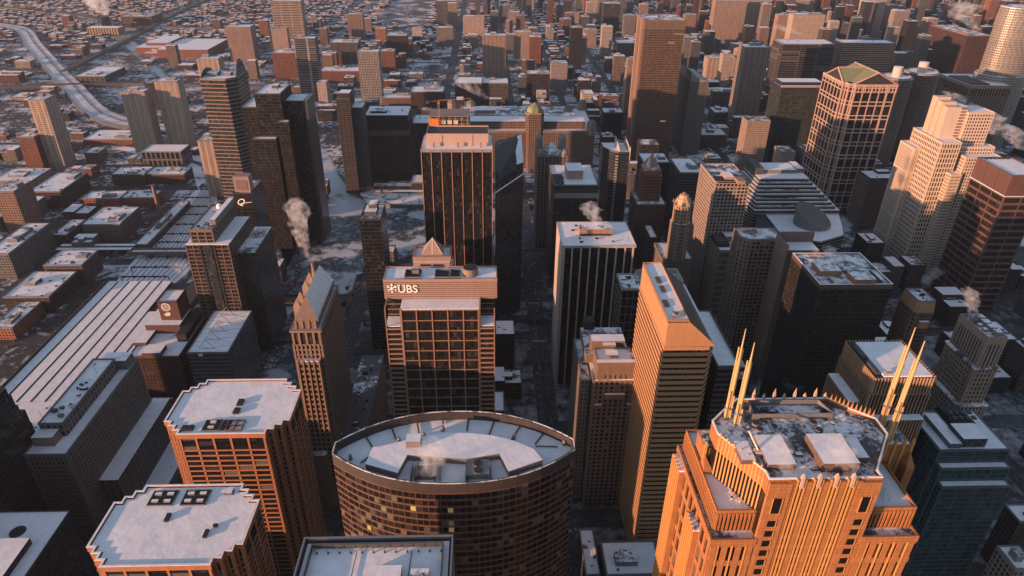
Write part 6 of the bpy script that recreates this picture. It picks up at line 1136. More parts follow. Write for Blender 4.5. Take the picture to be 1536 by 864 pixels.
t = thing('printing_works', 'huge red brick printing works with white lettering and snowy stepped roofs', 'factory', (-900, 2000, 0)); X, Y, Z = STAND('a', 785, 290, 790, 318); rb = stone((.27, .09, .07)); x1, _z = AY('a', Y, 1090, 300)
part('wall', MB().box(X, x1, Y, Y+150, 0, 22, 0, 1), [rb, SNOWC], t); part('upper_hall', MB().box(X+20, x1-70, Y+30, Y+150, 22, 30, 0, 1), [rb, SNOWC], t); part('side_hall', MB().box(x1-75, x1+70, Y-40, Y+140, 0, 24, 0, 1), [rb, SNOWC], t); part('front_wing', MB().box(X+30, x1-75, Y-20, Y, 0, 10, 0, 1), [rb, SNOW], t)
text('wall_lettering', 'Chicago Tribune', t, (X+(x1-X)*.3, Y-.5, 12), 9, plain((.9, .85, .8)), ext=.2); foot(X, x1+70, Y-40, Y+150)
X, Y, Z = STAND('a', 505, 160, 508, 205); x1, _z = AY('a', Y, 685, 185); t = thing('silo_row', 'curved row of pale ribbed silos near the black stack', 'silo', (X, Y, 0)); part('wall', MB().box(X, x1, Y, Y+40, 0, Z, 0, 1), [W_((.46, .34, .26), bay=9, fl=300, fw=.35, fh=1), SNOW], t); foot(X, x1, Y, Y+40)
far('mill_building', 'dark topped brick mill near the great white plume', 'factory', 'a', (692, 95), (868, 90), (700, 145), 90, W_((.2, .13, .1), bay=6, fl=6), SNOWD, n=3)
far('warehouse', 'grey white roofed warehouse between the railway and the frozen canal', 'warehouse', 'a', (430, 440), (610, 470), (440, 480), 110, W_((.15, .14, .14), bay=12), SNOWC, n=4)
# ------------------------------------------------------------------ ways through the western flats
def strip(name, pts, wd, z, mat, thick=0, kind='structure'):
    mb = MB(); L = []; Rr = []
    for k, p in enumerate(pts):
        a = Vector(pts[max(0, k-1)]); b = Vector(pts[min(len(pts)-1, k+1)]); d = (b-a).normalized(); n = Vector((-d.y, d.x))*wd/2; L.append((p[0]+n.x, p[1]+n.y)); Rr.append((p[0]-n.x, p[1]-n.y))
    for k in range(len(pts)-1):
        mb.quad([(*Rr[k], z), (*Rr[k+1], z), (*L[k+1], z), (*L[k], z)])
        if thick: mb.quad([(*Rr[k], z-thick), (*Rr[k+1], z-thick), (*Rr[k+1], z), (*Rr[k], z)], 1).quad([(*L[k+1], z-thick), (*L[k], z-thick), (*L[k], z), (*L[k+1], z)], 1)
    return single(name, mb, [mat, GREY], None, None, kind='structure')
def spline(p, n=8):
    out = []
    for i in range(len(p)-1):
        a, b, c, d = p[max(0, i-1)], p[i], p[i+1], p[min(len(p)-1, i+2)]
        for j in range(n):
            t = j/n; out.append(tuple(.5*((2*b[k])+(-a[k]+c[k])*t+(2*a[k]-5*b[k]+4*c[k]-d[k])*t*t+(-a[k]+3*b[k]-3*c[k]+d[k])*t**3) for k in (0, 1)))
    return out+[p[-1]]
def road_snow():
    m, nt, b = new_mat('packed_snow'); s = ramp(nt, noise(nt, .03, 5, .7), .35, .6)
    nt.links.new(mix(nt, s, (.40, .39, .40), (.68, .67, .69)), b.inputs['Base Color']); b.inputs['Roughness'].default_value = .7; return m
PSN = road_snow()
HW = spline([(-2050, 2800), (-1724, 2626), (-1585, 2520), (-1407, 2266), (-1237, 2031), (-1111, 1856), (-985, 1689), (-871, 1532), (-795, 1450), (-720, 1400), (-600, 1360)])
strip('highway', HW, 46, 6, PSN, 6); strip('highway', [(x+3, y+3) for x, y in HW], 2.2, 6.9, stone((.3, .2, .16)), .9)
for off in (-23, 23): strip('highway_barrier', [(x+off*.66, y+off*.75) for x, y in HW], 1.2, 7.4, stone((.3, .22, .18)), 1.4)
VD = [spline([(-1115, 1880), (-1139, 2114), (-1161, 2341), (-1191, 2580), (-1217, 2779), (-1241, 3010), (-1260, 3400)]), spline([(-2300, 3150), (-1979, 3071), (-1802, 2979), (-1647, 2915), (-1455, 2768), (-1296, 2613), (-1200, 2561)]), [(-1153, 2619), (-923, 2575), (-700, 2560)], [(-1300, 1700), (-900, 1760), (-640, 1745), (-420, 1720)]]
for v in VD: strip('railway_viaduct', v, 15, 7, plain((.05, .045, .045), .9), 7)
RBED = snow(.44, (.08, .07, .065), .12)
single('rail_yard', MB().quad([(-452, 700, .02), (-388, 700, .02), (-372, 815, .02), (-405, 960, .02), (-440, 1060, .02), (-470, 1080, .02), (-470, 960, .02)]).quad([(-470, 1060, .02), (-430, 1060, .02), (-470, 1200, .02), (-900, 1420, .02), (-910, 1385, .02), (-520, 1160, .02)]), snow(.30, (.1, .09, .09), .08), None, None, kind='structure')
for i in range(11):
    x = -448+i*5.6; strip('rail_track', spline([(x, 726), (x+ (i-3)*1.2, 800), (-445+i*4.2, 880), (-452+i*3.4, 960), (-464+i*2.6, 1060), (-520+i*1.5, 1180), (-900, 1390+i*2.4)], 5), 1.2, .12, plain((.17, .16, .155), .9))
GPOS = [(-447, -390, 745), (-446, -385, 770), (-440, -380, 800), (-446, -386, 842), (-448, -395, 868), (-452, -404, 900), (-456, -412, 935), (-462, -420, 965), (-466, -428, 1000), (-472, -434, 1035), (-500, -450, 1085)]
for n_, (x0, x1, y) in enumerate(GPOS):
    o = thing('signal_gantry', 'dark steel signal gantry spanning the snowy tracks', 'gantry', ((x0+x1)/2, y, 0), 'signal gantries over the rail fan')
    part('beam', MB().box(x0, x1, y-.5, y+.5, 7, 8.4), BLK, o)
    for k in range(5): part('signal_head', MB().box(x0+4+k*(x1-x0-8)/4-1.2, x0+4+k*(x1-x0-8)/4+1.2, y-.9, y-.5, 6.2, 9.6), BLK, o)
    for x in (x0, x1): part('post', MB().box(x-.4, x+.4, y-.4, y+.4, 0, 7), BLK, o)
t = thing('track_bridge', 'brown truss bridge crossing the railway fan', 'bridge', (-430, 812, 0))
part('deck', MB().box(-464, -376, 806, 818, 6.6, 8, 0, 1), [GREY, SNOW], t)
for y in (805.6, 817.6): part('girder', MB().box(-464, -376, y, y+.8, 6.2, 11), stone((.26, .17, .13)), t)
for x in (-440, -418, -396): part('pier', MB().box(x-1, x+1, 807, 817, 0, 6.6), GREY, t)
t = thing('station_canopy', 'long double snowy station canopy west of the truss bridge', 'station roof', (-512, 822, 0))
for y in (815, 826): part('canopy', MB().box(-562, -466, y, y+6.5, 8.5, 10, 0, 1), [GREY, SNOWC], t)
for x in range(-556, -466, 15): part('post', MB().box(x, x+.8, 817, 831, 0, 8.5), GREY, t)
part('track_deck', MB().box(-562, -466, 821.6, 825.8, 6, 7), BLK, t)
t = thing('elevated_track', 'elevated railway on steel legs crossing the central street', 'railway viaduct', (60, 640, 0))
part('deck', MB().box(-140, 62, 641, 650, 6.4, 7.4, 0, 1), [BLK, RM], t)
for x in range(-138, 62, 14): part('leg', MB().box(x, x+.8, 642, 649, 0, 6.4), GREY, t)
# garden by the river fork
single('garden_ground', MB().quad([(-205, 1035, .3), (-186, 992, .3), (-150, 990, .3), (-60, 990, .3), (-60, 1052, .3), (-190, 1052, .3)]), snow(.42, (.09, .075, .065), .09), None, None, kind='structure')
def garden_wall(x0, x1, y0, y1, z, lab): t = thing('garden_terrace', lab, 'terrace', ((x0+x1)/2, y0, 0)); part('wall', MB().box(x0, x1, y0, y1, 0, z, 0, 1), [stone((.2, .15, .12)), SNOW], t)
garden_wall(-186, -112, 1056, 1070, 4, 'long snowy terrace in front of the wide dark block'); garden_wall(-180, -68, 1034, 1042, 3, 'brown walled snowy terrace above the riverside garden'); garden_wall(-160, -142, 1008, 1030, 2, 'small raised snowy bed in the riverside garden')
# ------------------------------------------------------------------ low city between the named buildings
NAMED = list(FOOT)
LAND = [(o['label'], Vector(o.location)) for o in THINGS]
def project(x, y, z):
    v = Vector((x, y, z-CAMZ)); d = v.dot(fw)
    return (768+1024*v.dot(rt)/d, 432+1024*v.dot(dn)/d, d) if d > 1 else (9e9, 9e9, d)
def near_poly(x, y, pts, r): return any((x-p[0])**2+(y-p[1])**2 < r*r for p in pts)
WAYS = HW+[p for v in VD for p in sum([[tuple(Vector(a).lerp(Vector(b), k/6)) for k in range(6)] for a, b in zip(v, v[1:])], [])]
CANAL = spline([(-260, 1130), (-330, 1300), (-420, 1480), (-600, 1690), (-830, 1830), (-940, 1930), (-1060, 2090), (-1130, 2300), (-1300, 2600)])
def free(x0, x1, y0, y1):
    for a, b, c, d in FOOT:
        if x0 < b and x1 > a and y0 < d and y1 > c: return False
    cx, cy = (x0+x1)/2, (y0+y1)/2; r = max(x1-x0, y1-y0)/2
    if near_poly(cx, cy, WAYS, r+30) or near_poly(cx, cy, CANAL, r+32): return False
    if -250 < cx < -150 and cy < 1140 or (cx > -240 and 820 < cy < 1000) or (-210 < cx < -60 and 980 < cy < 1056) or (-480 < cx < -365 and 640 < cy < 1090) or (-430 < cx < -235 and 2750 < cy < 3500) or (-330 < cx < -240 and 2440 < cy < 2760): return False
    return True
COLS = [('red brick', (.27, .11, .075)), ('dark brick', (.13, .07, .055)), ('brown', (.21, .145, .115)), ('tan', (.38, .28, .22)), ('grey', (.2, .19, .185)), ('charcoal', (.06, .06, .062)), ('pale stone', (.46, .38, .33)), ('rust orange', (.36, .16, .09))]
ROOFS = [('clean snow roof', SNOWC), ('patchy snow roof', SNOWD), ('snowy roof', SNOW), ('grey streaked roof', SNOWG)]
cells = []
def fill(x0, x1, y0, y1, bw, bd, gap, prob, hfun):
    y = y0
    while y < y1:
        x = x0
        while x < x1:
            w_, d_ = bw*rnd.uniform(.62, 1.05), bd*rnd.uniform(.65, 1.05)
            ax, ay = x+rnd.uniform(0, 4), y+rnd.uniform(0, 4)
            ok = all(not (ax < rx+wd/2+2 and ax+w_ > rx-wd/2-2) for rx, wd in NS_X+[(-99, 22)]) and all(not (ay < ry+wd/2+2 and ay+d_ > ry-wd/2-2) for ry, wd in EW_Y)
            if ok and rnd.random() < prob:
                h = hfun(); c = (ax+w_/2, ay+d_/2); q = project(*c, 0); q2 = project(*c, h)
                if -60 < q[0] < 1596 and -30 < q2[1] and q[1] > -25 and q2[1] < 900 and free(ax, ax+w_, ay, ay+d_): cells.append((q[2], ax, ax+w_, ay, ay+d_, h)); FOOT.append((ax-1, ax+w_+1, ay-1, ay+d_+1))
            x += bw+gap
        y += bd+gap
rs = rnd
open('/tmp/foot.txt', 'w').write(repr(FOOT)) if 0 else None
high = []
def towers(n, x0, x1, y0, y1, h0, h1):
    k = 0
    for _ in range(n*30):
        if k >= n: break
        w_, d_ = rnd.uniform(20, 34), rnd.uniform(18, 30); ax, ay = rnd.uniform(x0, x1), rnd.uniform(y0, y1); h = rnd.uniform(h0, h1); q = project(ax, ay, h); g = project(ax, ay, 0)
        if -40 < q[0] < 1580 and g[1] > 2 and free(ax-6, ax+w_+6, ay-6, ay+d_+6): high.append((g[2], ax, ax+w_, ay, ay+d_, h)); FOOT.append((ax-2, ax+w_+2, ay-2, ay+d_+2)); k += 1
towers(60, 850, 2400, 1300, 2500, 60, 150); towers(70, 700, 2900, 2400, 3800, 60, 170); towers(46, -60, 1000, 1700, 2600, 35, 95); towers(60, -250, 1000, 2600, 3900, 35, 110); towers(14, -900, -260, 1500, 2600, 25, 60); towers(12, -1600, -400, 2300, 3600, 20, 50)
fill(-140, 1000, 470, 830, 30, 34, 6, .95, lambda: rs.choice((18, 25, 35, 45)))          # gaps in the loop
fill(150, 1000, 190, 470, 28, 30, 6, .9, lambda: rs.choice((20, 35, 50)))
fill(-130, 60, 80, 400, 26, 28, 8, .6, lambda: rs.choice((8, 12, 20)))
fill(210, 1500, 1010, 1700, 34, 34, 6, .92, lambda: rs.choice((14, 20, 28, 38, 50, 62)))
fill(-140, 210, 1320, 1750, 30, 34, 6, .93, lambda: rs.choice((9, 12, 16, 20, 26, 32)))
fill(-680, -250, 700, 1300, 34, 30, 10, .8, lambda: rs.choice((6, 9, 12, 16)))
fill(-1000, -450, 640, 1500, 36, 30, 12, .72, lambda: rs.choice((6, 9, 12, 15, 20)))
fill(-560, -250, 1310, 2200, 40, 34, 10, .85, lambda: rs.choice((8, 12, 16, 22, 30, 40)))
fill(-250, 900, 1750, 2500, 36, 38, 8, .86, lambda: rs.choice((8, 10, 12, 16, 22, 30)))
fill(900, 2000, 1700, 2500, 44, 44, 10, .8, lambda: rs.choice((14, 20, 30, 45, 60, 80)))
fill(-1900, -560, 1500, 2300, 46, 40, 16, .62, lambda: rs.choice((6, 8, 10, 14, 18)))
cells.sort(); big = cells[:430]; small = cells[430:]
ORD = ['first', 'second', 'third', 'fourth', 'fifth', 'sixth', 'seventh', 'eighth', 'ninth', 'tenth', 'eleventh', 'twelfth', 'thirteenth', 'fourteenth', 'fifteenth', 'sixteenth']
SHORT = {}
for lab, p in LAND:
    wds = lab.split(); SHORT[lab] = lab
LMK = [('the lens roofed tower', (-15, 225)), ('the masted orange tower', (95, 157)), ('the opera tower', (-122, 415)), ('the bank tower with letters', (-30, 395)), ('the copper striped tower', (-29, 650)), ('the pilaster tower', (96, 557)), ('the orange ribbon tower', (115, 355)), ('the lantern tower', (83, 855)), ('the domed mart', (60, 1220)), ('the finned dark tower', (172, 880)), ('the river fork tower', (-262, 870)), ('the arched glass tower', (-378, 1010)), ('the train shed', (-395, 580)), ('the clock tower', (-305, 560)), ('the brick smokestack', (-484, 948)), ('the bronze slab', (370, 1280)), ('the green gabled tower', (515, 935)), ('the white stepped tower', (600, 880)), ('the slanted drum', (345, 690)), ('the striped stepped building', (385, 830)), ('the red granite tower', (600, 700)), ('the black roofed tower', (280, 470)), ('the limestone tower', (355, 400)), ('the scalloped round towers', (740, 1160)), ('the printing works', (-900, 2050)), ('the white concrete tower', (-735, 1180)), ('the matching tan pair', (-560, 1200)), ('the curved lattice tower', (-230, 1700)), ('the wide dark block', (-160, 1120)), ('the golden curved tower', (1060, 1250)), ('the terracotta crowned tower', (203, 665)), ('the slender bright tan tower', (70, 2050)), ('the snowy park', (-330, 3050)), ('the white fluted skyscraper', (950, 1800)), ('the thin black tower', (260, 1900)), ('the highway bend', (-795, 1450))]
seen = {}
def lab_for(kind, cname, h, rname, cx, cy):
    ln, lp = min(LMK, key=lambda l: (l[1][0]-cx)**2+(l[1][1]-cy)**2); dx, dy = cx-lp[0], cy-lp[1]
    rel = ('behind' if dy > 0 else 'in front of') if abs(dy) > abs(dx) else ('east of' if dx > 0 else 'west of')
    size = 'low' if h <= 12 else 'mid height' if h <= 26 else 'tall'
    k0 = (size, cname, kind, rname, rel, ln); seen[k0] = seen.get(k0, 0)+1; n = seen[k0]
    full = '%s %s %s, %s, %s%s %s' % (size, cname, kind, rname, '' if n == 1 else '', (ORD[n-1] if n <= 16 else str(n)+'th') if n > 1 else 'standing', rel+' '+ln)
    return full if len(full.split()) <= 16 else full.replace(', %s,' % rname, ',')
for (d, x0, x1, y0, y1, h) in high+big:
    west = x0 < -250
    ci = rnd.choices(range(8), (1, 1, 3, 6, 7, 4, 6, 1))[0] if h > 40 else rnd.choices(range(8), (6, 6, 5, 3, 3, 2, 1, 3) if west else (3, 5, 4, 3, 6, 6, 4, 1))[0]
    if y1 < 850 and not west: ci = rnd.choice((2, 4, 5, 5, 1))
    cn, cc = COLS[ci]; rn, rm_ = rnd.choice(ROOFS); kind, nm = rnd.choice((('warehouse', 'warehouse'), ('loft', 'loft_building'), ('works', 'workshop_building'))) if (west and h < 14) else ('block', 'city_block') if h < 34 else ('tower', 'apartment_block')
    t = thing(nm, lab_for(kind, cn, h, rn, (x0+x1)/2, (y0+y1)/2), 'building', ((x0+x1)/2, (y0+y1)/2, 0), 'low city buildings')
    v = rnd.choice((.8, 1, 1.2)); wm = wall(tuple(round(c*v, 3) for c in cc), bay=rnd.choice((2.8, 3.4)), fl=rnd.choice((3.2, 3.8)), fw=rnd.choice((.45, .6)), fh=.5)
    P = rect(x0, x1, y0, y1); part('wall', MB().prism(P, 0, h), wm, t, bay=3.2); part('roof', MB().prism(offset(P, -.5), h-.3, h+.25), rm_, t)
    if d < 1600: part('parapet', MB().ring(P, .6, h-.3, h+1), stone(cc), t)
    if h < 40 and rnd.random() < .55:                     # a wing of another height makes an uneven block
        f = rnd.uniform(.35, .6); hh = h*rnd.uniform(1.15, 1.5); s_ = rnd.randrange(4); bx_ = ((x0, x0+(x1-x0)*f, y0, y1), (x1-(x1-x0)*f, x1, y0, y1), (x0, x1, y0, y0+(y1-y0)*f), (x0, x1, y1-(y1-y0)*f, y1))[s_]
        q_ = rect(bx_[0]-.3, bx_[1]+.3, bx_[2]-.3, bx_[3]+.3); part('wing', MB().prism(q_, 0, hh), wm, t, bay=3.2); part('wing_roof', MB().prism(offset(q_, -.5), hh-.3, hh+.25), rnd.choice((SNOW, SNOWC, SNOWD)), t)
    if rnd.random() < .12 and h > 12:
        px, py = (x0+x1)/2, (y0+y1)/2; part('water_tank', MB().cyl(px, py, h+2.5, h+6.5, 2, 10, 2, 0, 0).cyl(px, py, h+6.5, h+7.8, 2.1, 10, .2), stone((.2, .14, .1)), t); part('tank_legs', MB().bar((px-1.4, py-1.4, h), (px-1.4, py-1.4, h+2.6), .2).bar((px+1.4, py-1.4, h), (px+1.4, py-1.4, h+2.6), .2).bar((px+1.4, py+1.4, h), (px+1.4, py+1.4, h+2.6), .2).bar((px-1.4, py+1.4, h), (px-1.4, py+1.4, h+2.6), .2), BLK, t)
    if rnd.random() < .6:
        a = rnd.uniform(.2, .45)*(x1-x0); b = rnd.uniform(.2, .45)*(y1-y0); px, py = x0+2+rnd.random()*(x1-x0-a-4), y0+2+rnd.random()*(y1-y0-b-4); part('penthouse', MB().box(px, px+a, py, py+b, h, h+rnd.uniform(2.5, 5), 0, 1), [stone(cc), SNOWC], t)
    for k in range(rnd.randint(2, 6) if d < 1500 else rnd.randint(0, 2)):
        s = rnd.uniform(1, 2.6); px, py = rnd.uniform(x0+2, x1-4), rnd.uniform(y0+2, y1-4); part('rooftop_unit', MB().box(px, px+s*1.5, py, py+s, h, h+s*.8, 0, 1), [rnd.choice((GREY, BLK, LGREY)), SNOWD], t)
# the far streets read as one carpet of little houses
def add_house(mb, x0, x1, y0, y1, h, mi): mb.prism(rect(x0, x1, y0, y1), 0, h, mi, 8)
far_m = [wall(c, bay=3, fl=3.2, fw=.45, fh=.45) for _, c in COLS]+[SNOW]
mb = MB()
for (d, x0, x1, y0, y1, h) in small: add_house(mb, x0, x1, y0, y1, h, rnd.randrange(8))
FT = []
y = 2310
while y < 4300:
    x = -2700
    while x < 3300:
        wx = rnd.uniform(9, 24); ax = x; ay = y+rnd.uniform(-6, 6)
        if rnd.random() < (.62 if x < -250 else .8) and free(ax, ax+wx, ay, ay+22) and not any(abs(ax+wx/2-rx) < wx/2+wd/2+3 for rx, wd in NS_X+[(-99, 22)]): add_house(mb, ax, ax+wx, ay, ay+rnd.uniform(9, 20), rnd.choice((7, 8, 9, 11, 14)) if x < 700 or rnd.random() < .7 else rnd.choice((30, 50, 80, 110)), rnd.randrange(8))
        elif rnd.random() < .5: FT.append((ax, ay))
        x += wx+rnd.uniform(4, 14)
    y += 26
single('far_neighbourhood', mb, far_m, 'carpet of tiny snowy roofed houses fading into the haze', 'houses', kind='stuff')
# bare winter trees: each trunk carries a ragged crown of twig tufts
TW = plain((.075, .055, .045), .95)
def tree_mesh(seed, hgt):
    r = random.Random(seed); mb = MB(); mb.bar((0, 0, 0), (0, 0, hgt*.45), .28, 0, 5, .16)
    for k in range(9):
        a = r.uniform(0, 2*pi); ln = hgt*r.uniform(.3, .55); z0 = hgt*r.uniform(.25, .5); e = (cos(a)*ln*.6, sin(a)*ln*.6, z0+ln*.8); mb.bar((0, 0, z0), e, .12, 0, 3, .05)
        for j in range(16):
            b = r.uniform(0, 2*pi); f = r.uniform(.4, 1); s = tuple(c*f for c in (e[0], e[1])); sz = z0+(e[2]-z0)*f; l2 = r.uniform(.6, 1.9); q = (s[0]+cos(b)*l2, s[1]+sin(b)*l2, sz+r.uniform(.2, 1.8)); mb.quad([(s[0], s[1], sz), (q[0]-.1*sin(b), q[1]+.1*cos(b), q[2]), (q[0]+.1*sin(b), q[1]-.1*cos(b), q[2])])
    return mb
TMESH = [tree_mesh(i, 8+i).mesh('bare_tree', TW) for i in range(4)]
tc = {}
def tree(x, y, where, g):
    o = link(bpy.data.objects.new('bare_tree', rnd.choice(TMESH))); o.location = (x, y, .2); o.rotation_euler = (0, 0, rnd.uniform(0, 6)); o.scale = [rnd.uniform(.8, 1.3)]*3
    tag(o, 'bare winter tree %s' % where, 'tree', g)
for i in range(34): tree(rnd.uniform(-206, -150), rnd.uniform(1030, 1056), 'in the thicket between the river bend and the wide dark block', 'trees by the river bend')
for i in range(16): tree(rnd.uniform(-236, -212), rnd.uniform(1062, 1160), 'on the bank behind the narrow balcony tower', 'trees behind the balcony tower')
for i in range(26): tree(rnd.uniform(-262, -251), rnd.uniform(380, 735), 'along the frozen river west bank', 'trees along the west quay')
mb = MB()
def tuft(x, y, h):
    for k in range(9):
        a = rnd.uniform(0, 2*pi); l = h*rnd.uniform(.3, .6); z = h*rnd.uniform(.2, .6); ex, ey, ez = x+cos(a)*l, y+sin(a)*l, z+h*rnd.uniform(.1, .4); mb.quad([(x, y, z*.3), (ex-sin(a)*l*.35, ey+cos(a)*l*.35, ez), (ex+sin(a)*l*.35, ey-cos(a)*l*.35, ez)])
nT = 0
for _ in range(9000):
    x, y = rnd.uniform(-2400, 1800), rnd.uniform(1050, 4000)
    if x > -260 and y < 1700: continue
    q = project(x, y, 0)
    if -30 < q[0] < 1566 and q[1] > -20 and free(x-1, x+1, y-1, y+1): tuft(x, y, rnd.uniform(5, 9)); nT += 1
    if nT > 2200: break
single('woodland', mb, TW, 'brown haze of bare trees among the far houses', 'trees', kind='stuff')
# ------------------------------------------------------------------ cars
PAINT = [plain(c, .3) for c in ((.03, .03, .033), (.12, .12, .12), (.3, .3, .3), (.2, .03, .025), (.05, .07, .12))]; CG = plain((.02, .02, .022), .1); TY = plain((.015, .015, .015), .9)
def car_mesh(mat):
    mb = MB(); mb.prism([(-2.2, -.88), (2.2, -.88), (2.2, .88), (-2.2, .88)], .35, .95, 0); i = len(mb.v)
    mb.prism([(-1.7, -.8), (1.0, -.8), (1.0, .8), (-1.7, .8)], .95, 1.45, 1, 0, True, .22)
    for x in (-1.4, 1.4):
        for y in (-.8, .8): mb.box(x-.33, x+.33, y-.1, y+.1, 0, .66, 3)
    return mb.mesh('parked_car', [mat, CG, SNOWC, TY])
CM_ = [car_mesh(p) for p in PAINT]; CNAME = ['black', 'grey', 'silver', 'red', 'navy']
def cars(n, along, x0, x1, y0, y1, where, grp):
    for k in range(n):
        i = rnd.choices(range(5), (6, 4, 4, 1, 2))[0]; o = link(bpy.data.objects.new('car', CM_[i])); o.location = (rnd.uniform(x0, x1), rnd.uniform(y0, y1), .012); o.rotation_euler = (0, 0, along); tag(o, 'small %s car %s' % (CNAME[i], where), 'car', '%s %s' % (CNAME[i], grp))
for lane in (48.5, 52, 56.5, 60): cars(16, pi/2, lane-.3, lane+.3, 470, 815, 'on the dark street east of the lettered bank tower', 'cars on the central street')
for lane in (309, 313, 318, 322): cars(5, pi/2, lane-.3, lane+.3, 200, 420, 'on the street past the stepped fin crown tower', 'cars by the fin crown tower')
for lane in (-154, -148): cars(10, pi/2, lane-.3, lane+.3, 200, 640, 'on the river drive below the opera tower', 'cars on the river drive')
for lane in (617, 623): cars(8, 0, -90, 130, lane-.3, lane+.3, 'on the cross street behind the lettered bank tower', 'cars on the cross street')
for lane in (-104, -96): cars(12, pi/2, lane-.4, lane+.4, 1330, 2200, 'on the long avenue running north beyond the crane', 'cars on the northern avenue')
for lane in (-509, -501): cars(12, pi/2, lane-.4, lane+.4, 560, 950, 'on the street west of the train shed', 'cars west of the train shed')
# ------------------------------------------------------------------ steam
def steam_mat(dens, seed, size):
    m = bpy.data.materials.new('steam'); m.use_nodes = True; nt = m.node_tree; nt.nodes.clear(); out = nt.nodes.new('ShaderNodeOutputMaterial'); pv_ = nt.nodes.new('ShaderNodeVolumePrincipled'); nt.links.new(pv_.outputs[0], out.inputs['Volume'])
    pv_.inputs['Color'].default_value = (1, 1, 1, 1); pv_.inputs['Anisotropy'].default_value = .1
    g = nt.nodes.new('ShaderNodeTexCoord'); mp = nt.nodes.new('ShaderNodeMapping'); mp.inputs['Location'].default_value = (seed*7.3, seed*3.1, seed); nt.links.new(g.outputs['Object'], mp.inputs[0])
    f = noise(nt, 2.0/size, 5, .62, mp.outputs[0]); d = ramp(nt, f, .43, .78); nt.links.new(math_(nt, 'MULTIPLY', d, dens), pv_.inputs['Density']); return m
def plume(label, base, top, r0, r1, dens, seed):
    r = random.Random(seed); b, e = Vector(base), Vector(top); n, m = 12, 14; mb = MB(); side = Vector((r.uniform(-1, 1), r.uniform(-1, 1), 0))*(e-b).length*.08
    for i in range(n+1):
        f = i/n; c = b.lerp(e, f)+side*sin(f*pi*1.6); rad = (r0+(r1-r0)*f**.8)*(1 if i not in (0, n) else .35)
        for k in range(m):
            a = 2*pi*k/m; q = rad*(1+.22*sin(3*a+i*1.3+seed)+.14*sin(5*a-i*2.1)); mb.v.append((c.x+cos(a)*q, c.y+sin(a)*q, c.z+.25*rad*sin(a*2+i)*(.5 if 0 < i < n else 0)))
    for i in range(n):
        for k in range(m): mb.f.append((i*m+k, i*m+(k+1) % m, (i+1)*m+(k+1) % m, (i+1)*m+k)); mb.mi.append(0)
    mb.f.append(tuple(range(m-1, -1, -1))); mb.mi.append(0); mb.f.append(tuple(range(n*m, n*m+m))); mb.mi.append(0)
    o = single('steam_plume', mb, steam_mat(dens, seed, r1), label, 'steam', tuple(b)); return o
def pl(label, k, bp, zb, tp, zt, r0, r1, dens, seed, dy=0):
    x, y = PT(k, zb, *bp); X, Zt = AY(k, y+dy, *tp); plume(label, (x, y, zb), (X, y+dy, Zt), r0, r1, dens, seed)
plume('thick pink steam rising from the opera tower roof', (-124, 432, 187.5), (-133, 436, 236), 1.6, 9, .17, 1)
pl('steam drifting over the lens shaped roof', 'q6', (600, 500), 203, (660, 290), 0, 4, 5.5, .16, 2)
pl('wide steam cloud above the pilaster tower penthouse', 'C', (340, 78), 157, (270, -60), 0, 4, 10, .18, 3)
pl('steam over the snowy box on the masted tower, eastern wisp', 'q2', (960, 560), 271, (830, 350), 0, 2.0, 4.5, .22, 4)
pl('steam over the snowy box on the masted tower, western wisp', 'q2', (470, 590), 271, (420, 300), 0, 1.6, 3.4, .22, 5)
pl('steam rising from a copper box on the black square roof', 'h', (410, 720), 165, (425, 610), 0, 2.5, 5.5, .2, 6)
pl('steam leaving the limestone tower coolers', 'r6', (860, 165), 153, (850, 20), 0, 2.5, 6.5, .22, 7)
pl('drifting wisp between the black tower and the red granite tower', 'h', (960, 840), 90, (1040, 740), 0, 3, 7, .10, 8)
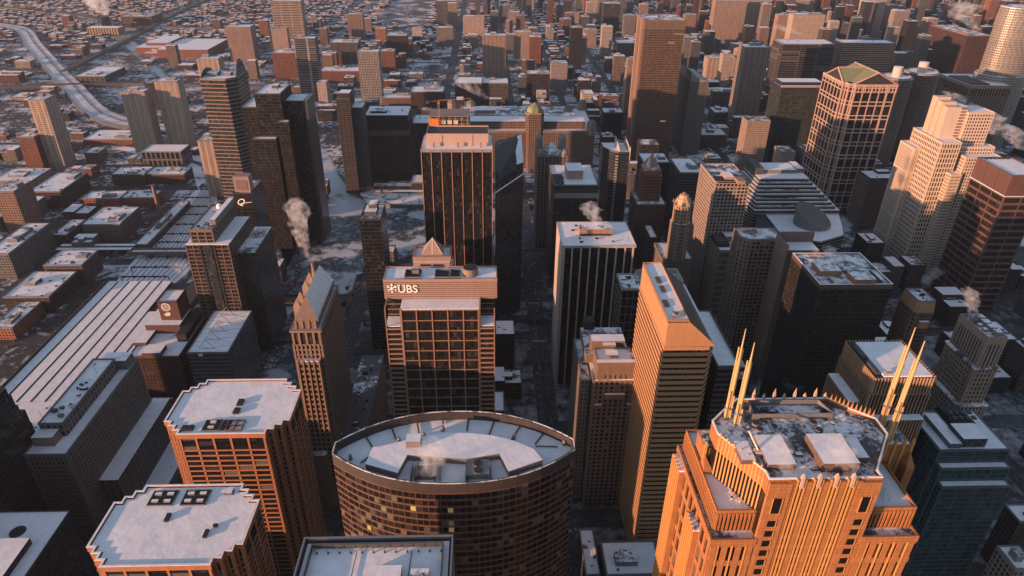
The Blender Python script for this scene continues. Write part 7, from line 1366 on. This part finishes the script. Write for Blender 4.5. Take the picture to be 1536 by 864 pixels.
pl('steam beside the glowing cream tower', 'd', (250, 200), 210, (120, 150), 0, 8, 17, .06, 9)
pl('pink steam billow east of the white stepped tower', 'd', (1340, 770), 110, (1350, 650), 0, 12, 20, .11, 10)
pl('second pink billow by the picture edge past the white tower', 'd', (1540, 870), 80, (1440, 720), 0, 10, 18, .11, 11)
pl('steam behind the crown of the white stepped tower', 'd', (1230, 610), 190, (1100, 530), 0, 6, 12, .09, 12)
pl('smoke trailing from the dark brick block behind the crane', 'b', (1370, 580), 40, (1180, 460), 0, 4, 26, .04, 13)
pl('great white plume from the squat black stack', 'a', (612, 95), 55, (540, -10), 0, 10, 40, .08, 14)
pl('distant steam above the dark brown square tower', 'd', (1240, 160), 150, (1180, 90), 0, 10, 26, .04, 15)
pl('tall distant steam near the top edge', 'd', (1130, 110), 140, (1220, 20), 0, 12, 45, .05, 16)
pl('steam from the dark penthouse by the pale art deco tower', 'g', (1300, 150), 110, (1315, 85), 0, 3, 9, .09, 17)
pl('faint wisp in front of the fin crown tower street', 'l', (200, 630), 60, (215, 590), 0, 5, 9, .07, 18)
pl('wisp at the rail yard beside the brick bridge house', 'e', (1060, 800), 8, (1030, 700), 0, 4, 10, .06, 19)
# ------------------------------------------------------------------ air
hm = bpy.data.materials.new('haze'); hm.use_nodes = True; nt = hm.node_tree; nt.nodes.clear(); out = nt.nodes.new('ShaderNodeOutputMaterial'); vv = nt.nodes.new('ShaderNodeVolumePrincipled'); nt.links.new(vv.outputs[0], out.inputs['Volume'])
vv.inputs['Color'].default_value = (.75, .84, 1, 1); vv.inputs['Density'].default_value = HAZE; vv.inputs['Anisotropy'].default_value = .2
single('haze', MB().box(-6500, 6500, -1000, 9500, -6, 440), hm, None, None, kind='stuff')
# lettering as plain meshes
dg = bpy.context.evaluated_depsgraph_get()
for o in [o for o in S.objects if o.type == 'FONT']:
    me = bpy.data.meshes.new_from_object(o.evaluated_get(dg)); n = link(bpy.data.objects.new('lettering', me)); n.parent = o.parent; n.location = o.location; n.rotation_euler = o.rotation_euler; bpy.data.objects.remove(o)
